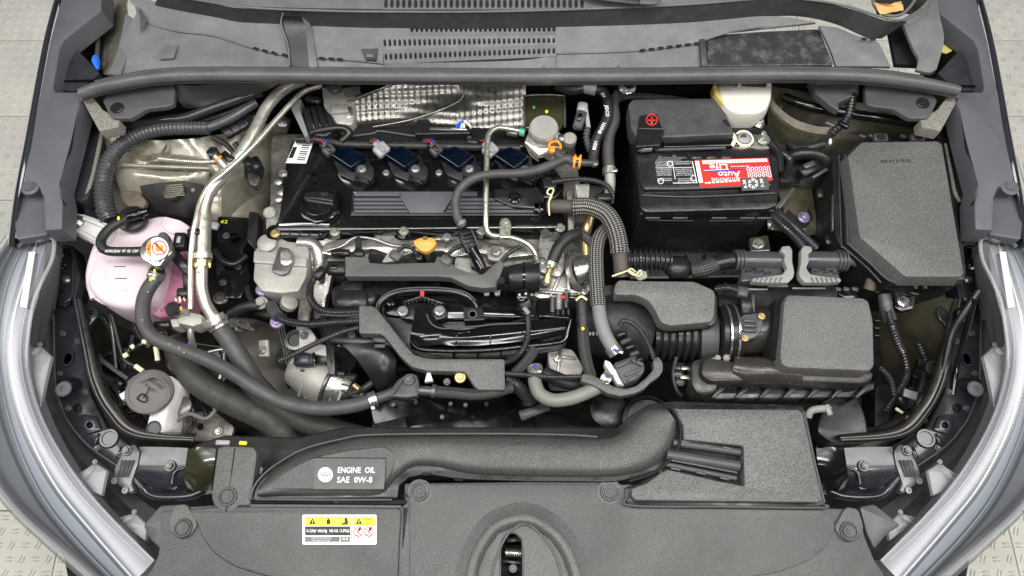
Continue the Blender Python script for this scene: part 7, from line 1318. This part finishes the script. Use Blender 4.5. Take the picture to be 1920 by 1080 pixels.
# rib between tube and box
tube(dc, 'collar_groove', [(1258, 762, 2.2), (1272, 785, 2.3), (1277, 812, 2.3), (1270, 842, 2.3), (1250, 868, 2.2), (1222, 888, 2), (1180, 902, 1.6)], 3, 'deep_black'); tube(dc, 'collar_bead', [(1268, 766, 2.4), (1280, 790, 2.5), (1282, 812, 2.5)], 2, 'rail_plastic')
el = decal(None, 'oil_label', [(590, 862), (722, 862), (720, 917), (588, 917)], 2.77, 'label_grey', .02); tag(el, 'dark oil grade label reading ENGINE OIL SAE 0W-8 on the intake duct', 'label')
prism(el, 'white_disc', circ(610, 890, 14, 32), 2.81, .02, 'white_print', b=0)
tube(el, 'oil_can_symbol', [(601, 888, 2.85), (605, 892, 2.85), (614, 892, 2.85), (618, 888, 2.85), (622, 887, 2.85)], .7, 'black_print', n=4, straight=True); tube(el, 'oil_can_symbol', [(603, 888, 2.85), (608, 886, 2.85), (614, 889, 2.85)], .7, 'black_print', n=4, straight=True)
text(el, 'oil_text', 'ENGINE  OIL', 668, 882, 2.81, 15, 'white_print', w=70, bold=.012); text(el, 'oil_text', 'SAE  0W-8', 665, 900, 2.81, 15, 'white_print', w=66, bold=.012)
tube(el, 'label_frame', [(586, 858, 2.77), (724, 859, 2.8), (723, 921, 2.77)], .7, 'satin_black', n=4, straight=True)
# shelf parts behind the duct on the left
bs = thing('upper_radiator_tank', 'dusty black top edge of the radiator behind the intake duct', 'radiator', 700, 850, -12)
prism(bs, 'tank', [(360, 835), (420, 815), (560, 820), (640, 800), (1150, 800), (1250, 790), (1260, 880), (400, 900)], -9, 6, 'murk', b=5, r=10); beam(bs, 'side_clip', (478, 880, -2), (490, 884, -2), 14, 10, 'connector_grey'); beam(bs, 'yellow_tab', (448, 830, -1), (462, 831, -1), 7, 5, 'yellow_print'); beam(bs, 'grey_tab', (404, 829, -1), (430, 830, -1), 9, 6, 'connector_grey')
prism(bs, 'fan_shroud', [(400, 760), (470, 745), (700, 800), (1200, 760), (1240, 800), (500, 850), (380, 820)], -30, 6, 'murk', b=6, r=14)
lathe(bs, 'fan_motor_ring', 1215, 790, -14, [(48, 0), (48, 8), (42, 10), (40, 4), (.1, 4)], 'satin_black', n=36)
# ================================================================ smaller things low in the bay
t = thing('radiator_hose_bracket', 'black bracket with steel bolts low between coolant tank and dusty hose', 'bracket', 330, 680, -20)
prism(t, 'plate', [(300, 620), (345, 640), (420, 650), (430, 700), (400, 745), (350, 720), (310, 690)], -19, 1, 'satin_black', b=3, r=10, holes=[(372, 690, 9)]); bolt(t, 330, 655, -18.8, 8, 'dark_steel'); bolt(t, 405, 668, -18.8, 9, 'steel'); tube(t, 'edge', [(300, 622, -18.6), (345, 640, -18.6), (420, 652, -18.6)], 2, 'dark_steel')
t = thing('lower_wiring', 'tangle of thin black conduits below the coolant tank', 'wiring', 230, 640, -24)
for k, pts in enumerate([[(190, 590, -18), (215, 630, -19), (230, 680, -20), (270, 700, -22)], [(250, 596, -18), (262, 630, -19), (300, 660, -20)], [(180, 700, -22), (215, 720, -21), (235, 760, -22)], [(340, 740, -20), (380, 760, -20), (390, 800, -22)], [(300, 600, -16), (318, 640, -18), (322, 690, -20)]]): tube(t, 'conduit', pts, 5+k % 3, 'conduit', corr=5)
for x, y in ((222, 650), (266, 640), (212, 712)): beam(t, 'plug', (x, y, -17.4), (x+16, y+10, -17.6), 12, 8, 'satin_black'); 
tube(t, 'steel_line', [(207, 590, -15), (212, 630, -16), (218, 690, -18)], 3, 'dark_steel')
t = thing('mount_bracket', 'black stamped bracket plate with oval hole left of the pale engine mount', 'bracket', 440, 480, -16)
prism(t, 'plate', [(408, 405), (468, 408), (475, 440), (455, 470), (470, 520), (450, 560), (420, 560), (404, 520)], -13, 1, 'gloss_black', b=2, r=6, holes=[circ(438, 447, 14, 16, 10), (430, 500, 8)]); text(t, 'paint_mark', '42', 420, 416, -12.9, 10, 'yellow_print', rot=0, w=14)
for (x, y) in ((424, 442), (446, 500), (418, 530)): bolt(t, x, y, -12.8, 7, 'dark_steel')
tube(t, 'tape_lead', [(404, 470, -12), (420, 490, -11), (440, 495, -11.4), (462, 480, -12)], 6, 'satin_black'); beam(t, 'blue_clip', (392, 420, -10), (408, 424, -10), 14, 8, 'connector_grey'); prism(t, 'upright', [(466, 395), (486, 398), (480, 470), (462, 450)], -10, 3, 'satin_black', b=3, r=5)
for (x, y) in ((415, 560), (436, 604), (455, 612)): lathe(t, 'steel_ring', x, y, -14, [(12, 0), (12, 4), (8, 5), (7, 2)], 'dark_steel', sx=1.2)
tube(t, 'braided_strap', [(432, 600, -12), (450, 610, -12), (476, 618, -13)], 4, 'braid')
t = thing('wiring_by_apron', 'black wiring with clips between thick aluminium pipe and engine mount', 'wiring', 470, 560, -16)
for pts, r in (([(430, 590, -12), (460, 575, -11), (490, 572, -11)], 9), ([(462, 530, -14), (470, 560, -13), (500, 580, -12)], 6)): tube(t, 'loom', pts, r, 'rubber_dark')
t = thing('transmission_housing', 'cast alloy transmission housing glimpsed behind the pale green hose', 'transmission', 1070, 670, -20)
prism(t, 'casting', [(1025, 645), (1075, 655), (1095, 690), (1085, 712), (1035, 712), (1028, 680)], -12, 8, 'cast_light', b=4, r=8); beam(t, 'cast_rib', (1034, 665, -11.4), (1080, 672, -11.4), 5, 8, 'cast'); beam(t, 'cast_rib', (1050, 655, -11.4), (1046, 708, -11.4), 5, 8, 'cast'); lathe(t, 'boss', 1046, 672, -11.8, [(9, 0), (8, 6), (5, 7), (4, 3), (.1, 3)], 'cast')
tube(t, 'hose', [(1020, 700, -10), (1060, 716, -9.6), (1100, 720, -10)], 14, 'rubber_dark')
t = thing('gear_cable_bracket', 'alloy bracket beside the lower braided hose under the resonator edge', 'bracket', 1100, 535, -10)
prism(t, 'plate', [(1098, 560), (1112, 548), (1128, 556), (1130, 590), (1112, 596), (1100, 584)], -9, 2, 'cast_dirty', b=2, r=4); bolt(t, 1110, 566, -8.8, 8, 'zinc')
for i in range(9):
    x = 1180+(i*37) % 150; y = 440+(i*23) % 60
t = thing('battery_tray', 'black battery tray edge with ribs under the front of the battery', 'battery tray', 1310, 480, -22)
prism(t, 'tray', [(1170, 470), (1410, 470), (1420, 520), (1180, 524)], -19, 3, 'satin_black', b=3, r=6)
for k in range(7): beam(t, 'tray_rib', (1185+k*34, 476, -18.6), (1186+k*34, 512, -18.6), 3, 6, 'gloss_black')
t = thing('strut_wiring', 'clipped black wiring harness between aluminium pipe and thick conduit', 'wiring', 440, 270, -6)
for pts in ([(400, 258, -3), (425, 272, -3), (440, 290, -3)], [(440, 268, -3), (460, 300, -4), (470, 320, -5)]): tube(t, 'loom', pts, 5, 'rubber_dark')
beam(t, 'clip', (455, 295, -3), (485, 312, -3), 16, 10, 'satin_black')
t = thing('cooling_fan', 'black cooling fan shroud ring between engine and intake duct', 'fan', 1140, 790, -26)
lathe(t, 'shroud_ring', 1215, 800, -22, [(62, 0), (62, 12), (56, 14), (54, 0)], 'satin_black', n=40)
for k in range(6): beam(t, 'blade', (1215, 800, -21), (1215+48*math.cos(k), 800+40*math.sin(k), -21.6), 14, 3, 'murk')
t = thing('front_crossbar', 'black crossbar with bolts behind the radiator cover on the filter side', 'crossbar', 1600, 830, -22)
prism(t, 'bar', [(1530, 800), (1640, 800), (1720, 770), (1740, 800), (1660, 845), (1530, 845)], -19, 3, 'satin_black', b=3, r=8); bolt(t, 1655, 815, -18.8, 9, 'dark_steel'); bolt(t, 1700, 795, -18.8, 9, 'dark_steel')
t = thing('side_harness', 'black taped harness with plug low beside the air filter box', 'wiring', 1700, 700, -22)
for pts in ([(1692, 660, -16), (1700, 700, -18), (1680, 740, -20), (1660, 770, -22)], [(1720, 640, -18), (1735, 680, -20), (1725, 730, -22), (1700, 760, -22)], [(1650, 690, -18), (1668, 710, -18), (1676, 740, -19)]): tube(t, 'loom', pts, 7, 'conduit', corr=6)
beam(t, 'plug', (1690, 742, -17), (1704, 766, -18), 16, 10, 'satin_black'); beam(t, 'cream_tape', (1680, 765, -17), (1694, 774, -17), 5, 5, 'cream_print')

# folded brackets and fixings along both inner edges of the bay
for mir in (0, 1):
    t = thing('side_bracket', ['folded black bracket with bolts between the coolant tank and headlamp', 'folded black bracket with bolts between the fuse box and headlamp'][mir], 'bracket', fx(118, mir), 510, -10, 'folded side brackets')
    m_ = lambda p: mp(p, mir)
    prism(t, 'plate', m_([(98, 470), (128, 462), (138, 500), (134, 560), (112, 575), (98, 540)]), -11, 1, 'paint_black', b=2, r=6, holes=[(fx(118, mir), 500, 6), (fx(116, mir), 548, 5)])
    prism(t, 'fold', m_([(128, 462), (136, 460), (150, 520), (140, 560), (134, 558), (138, 500)]), -9.5, 4, 'paint_black', b=2, r=3)
    bolt(t, fx(112, mir), 478, -10.9, 8, 'dark_steel'); bolt(t, fx(124, mir), 524, -10.9, 8, 'steel')
    tube(t, 'edge', m_([(100, 470, -10.6), (128, 462, -10.6), (138, 500, -10.2), (136, 558, -10.4)]), 2, 'dark_steel'); tube(t, 'lamp_cable', m_([(104, 450, -6), (112, 480, -7), (108, 530, -8), (100, 580, -9)]), 4, 'conduit', corr=5)  # the edge tube paints a highlight along the bracket's rim
    beam(t, 'cable_tie', (fx(104, mir), 500, -6.6), (fx(118, mir), 503, -6.6), 4, 4, 'white_plastic' if mir else 'satin_black')
    t = thing('air_deflector', ['black plastic deflector with ribs under the support arm near the washer filler', 'black plastic deflector with ribs under the support arm near the filter box'][mir], 'deflector', fx(225, mir), 830, -22, 'deflectors under the support arms')
    prism(t, 'panel', m_([(190, 640), (215, 660), (235, 740), (290, 815), (250, 812), (205, 770), (190, 710)]), -24, 1, 'satin_black', b=3, r=6)
    for k in range(6): beam(t, 'rib', (fx(192+k*7, mir), 668+k*22, -23), (fx(212+k*8, mir), 660+k*22, -23), 3, 6, 'rail_dark')
t = thing('lower_radiator_mount', 'grey metal radiator mount pieces beside the dusty hose', 'mount', 330, 800, -24)
prism(t, 'plate', [(330, 775), (400, 770), (440, 800), (430, 830), (345, 825)], -21, 1, 'cast_dirty', b=2, r=6, holes=[(375, 800, 7)]); bolt(t, 410, 808, -20.8, 8, 'steel'); tube(t, 'pipe', [(345, 745, -18), (360, 765, -18), (365, 790, -19), (350, 815, -20)], 4, 'dark_steel')
t = thing('drive_belt', 'black ribbed drive belt beside the alternator under the engine mount', 'belt', 545, 640, -20)
for o_ in (0, 5, 10): tube(t, 'belt_rib', [(520+o_, 600, -16), (528+o_, 640, -17), (540+o_, 690, -18), (560+o_, 730, -20)], 2.5, 'rubber_dark', n=6)
lathe(t, 'idler_pulley', 556, 640, -17, [(20, 0), (20, 10), (14, 11), (12, 7), (.1, 7)], 'dark_steel')
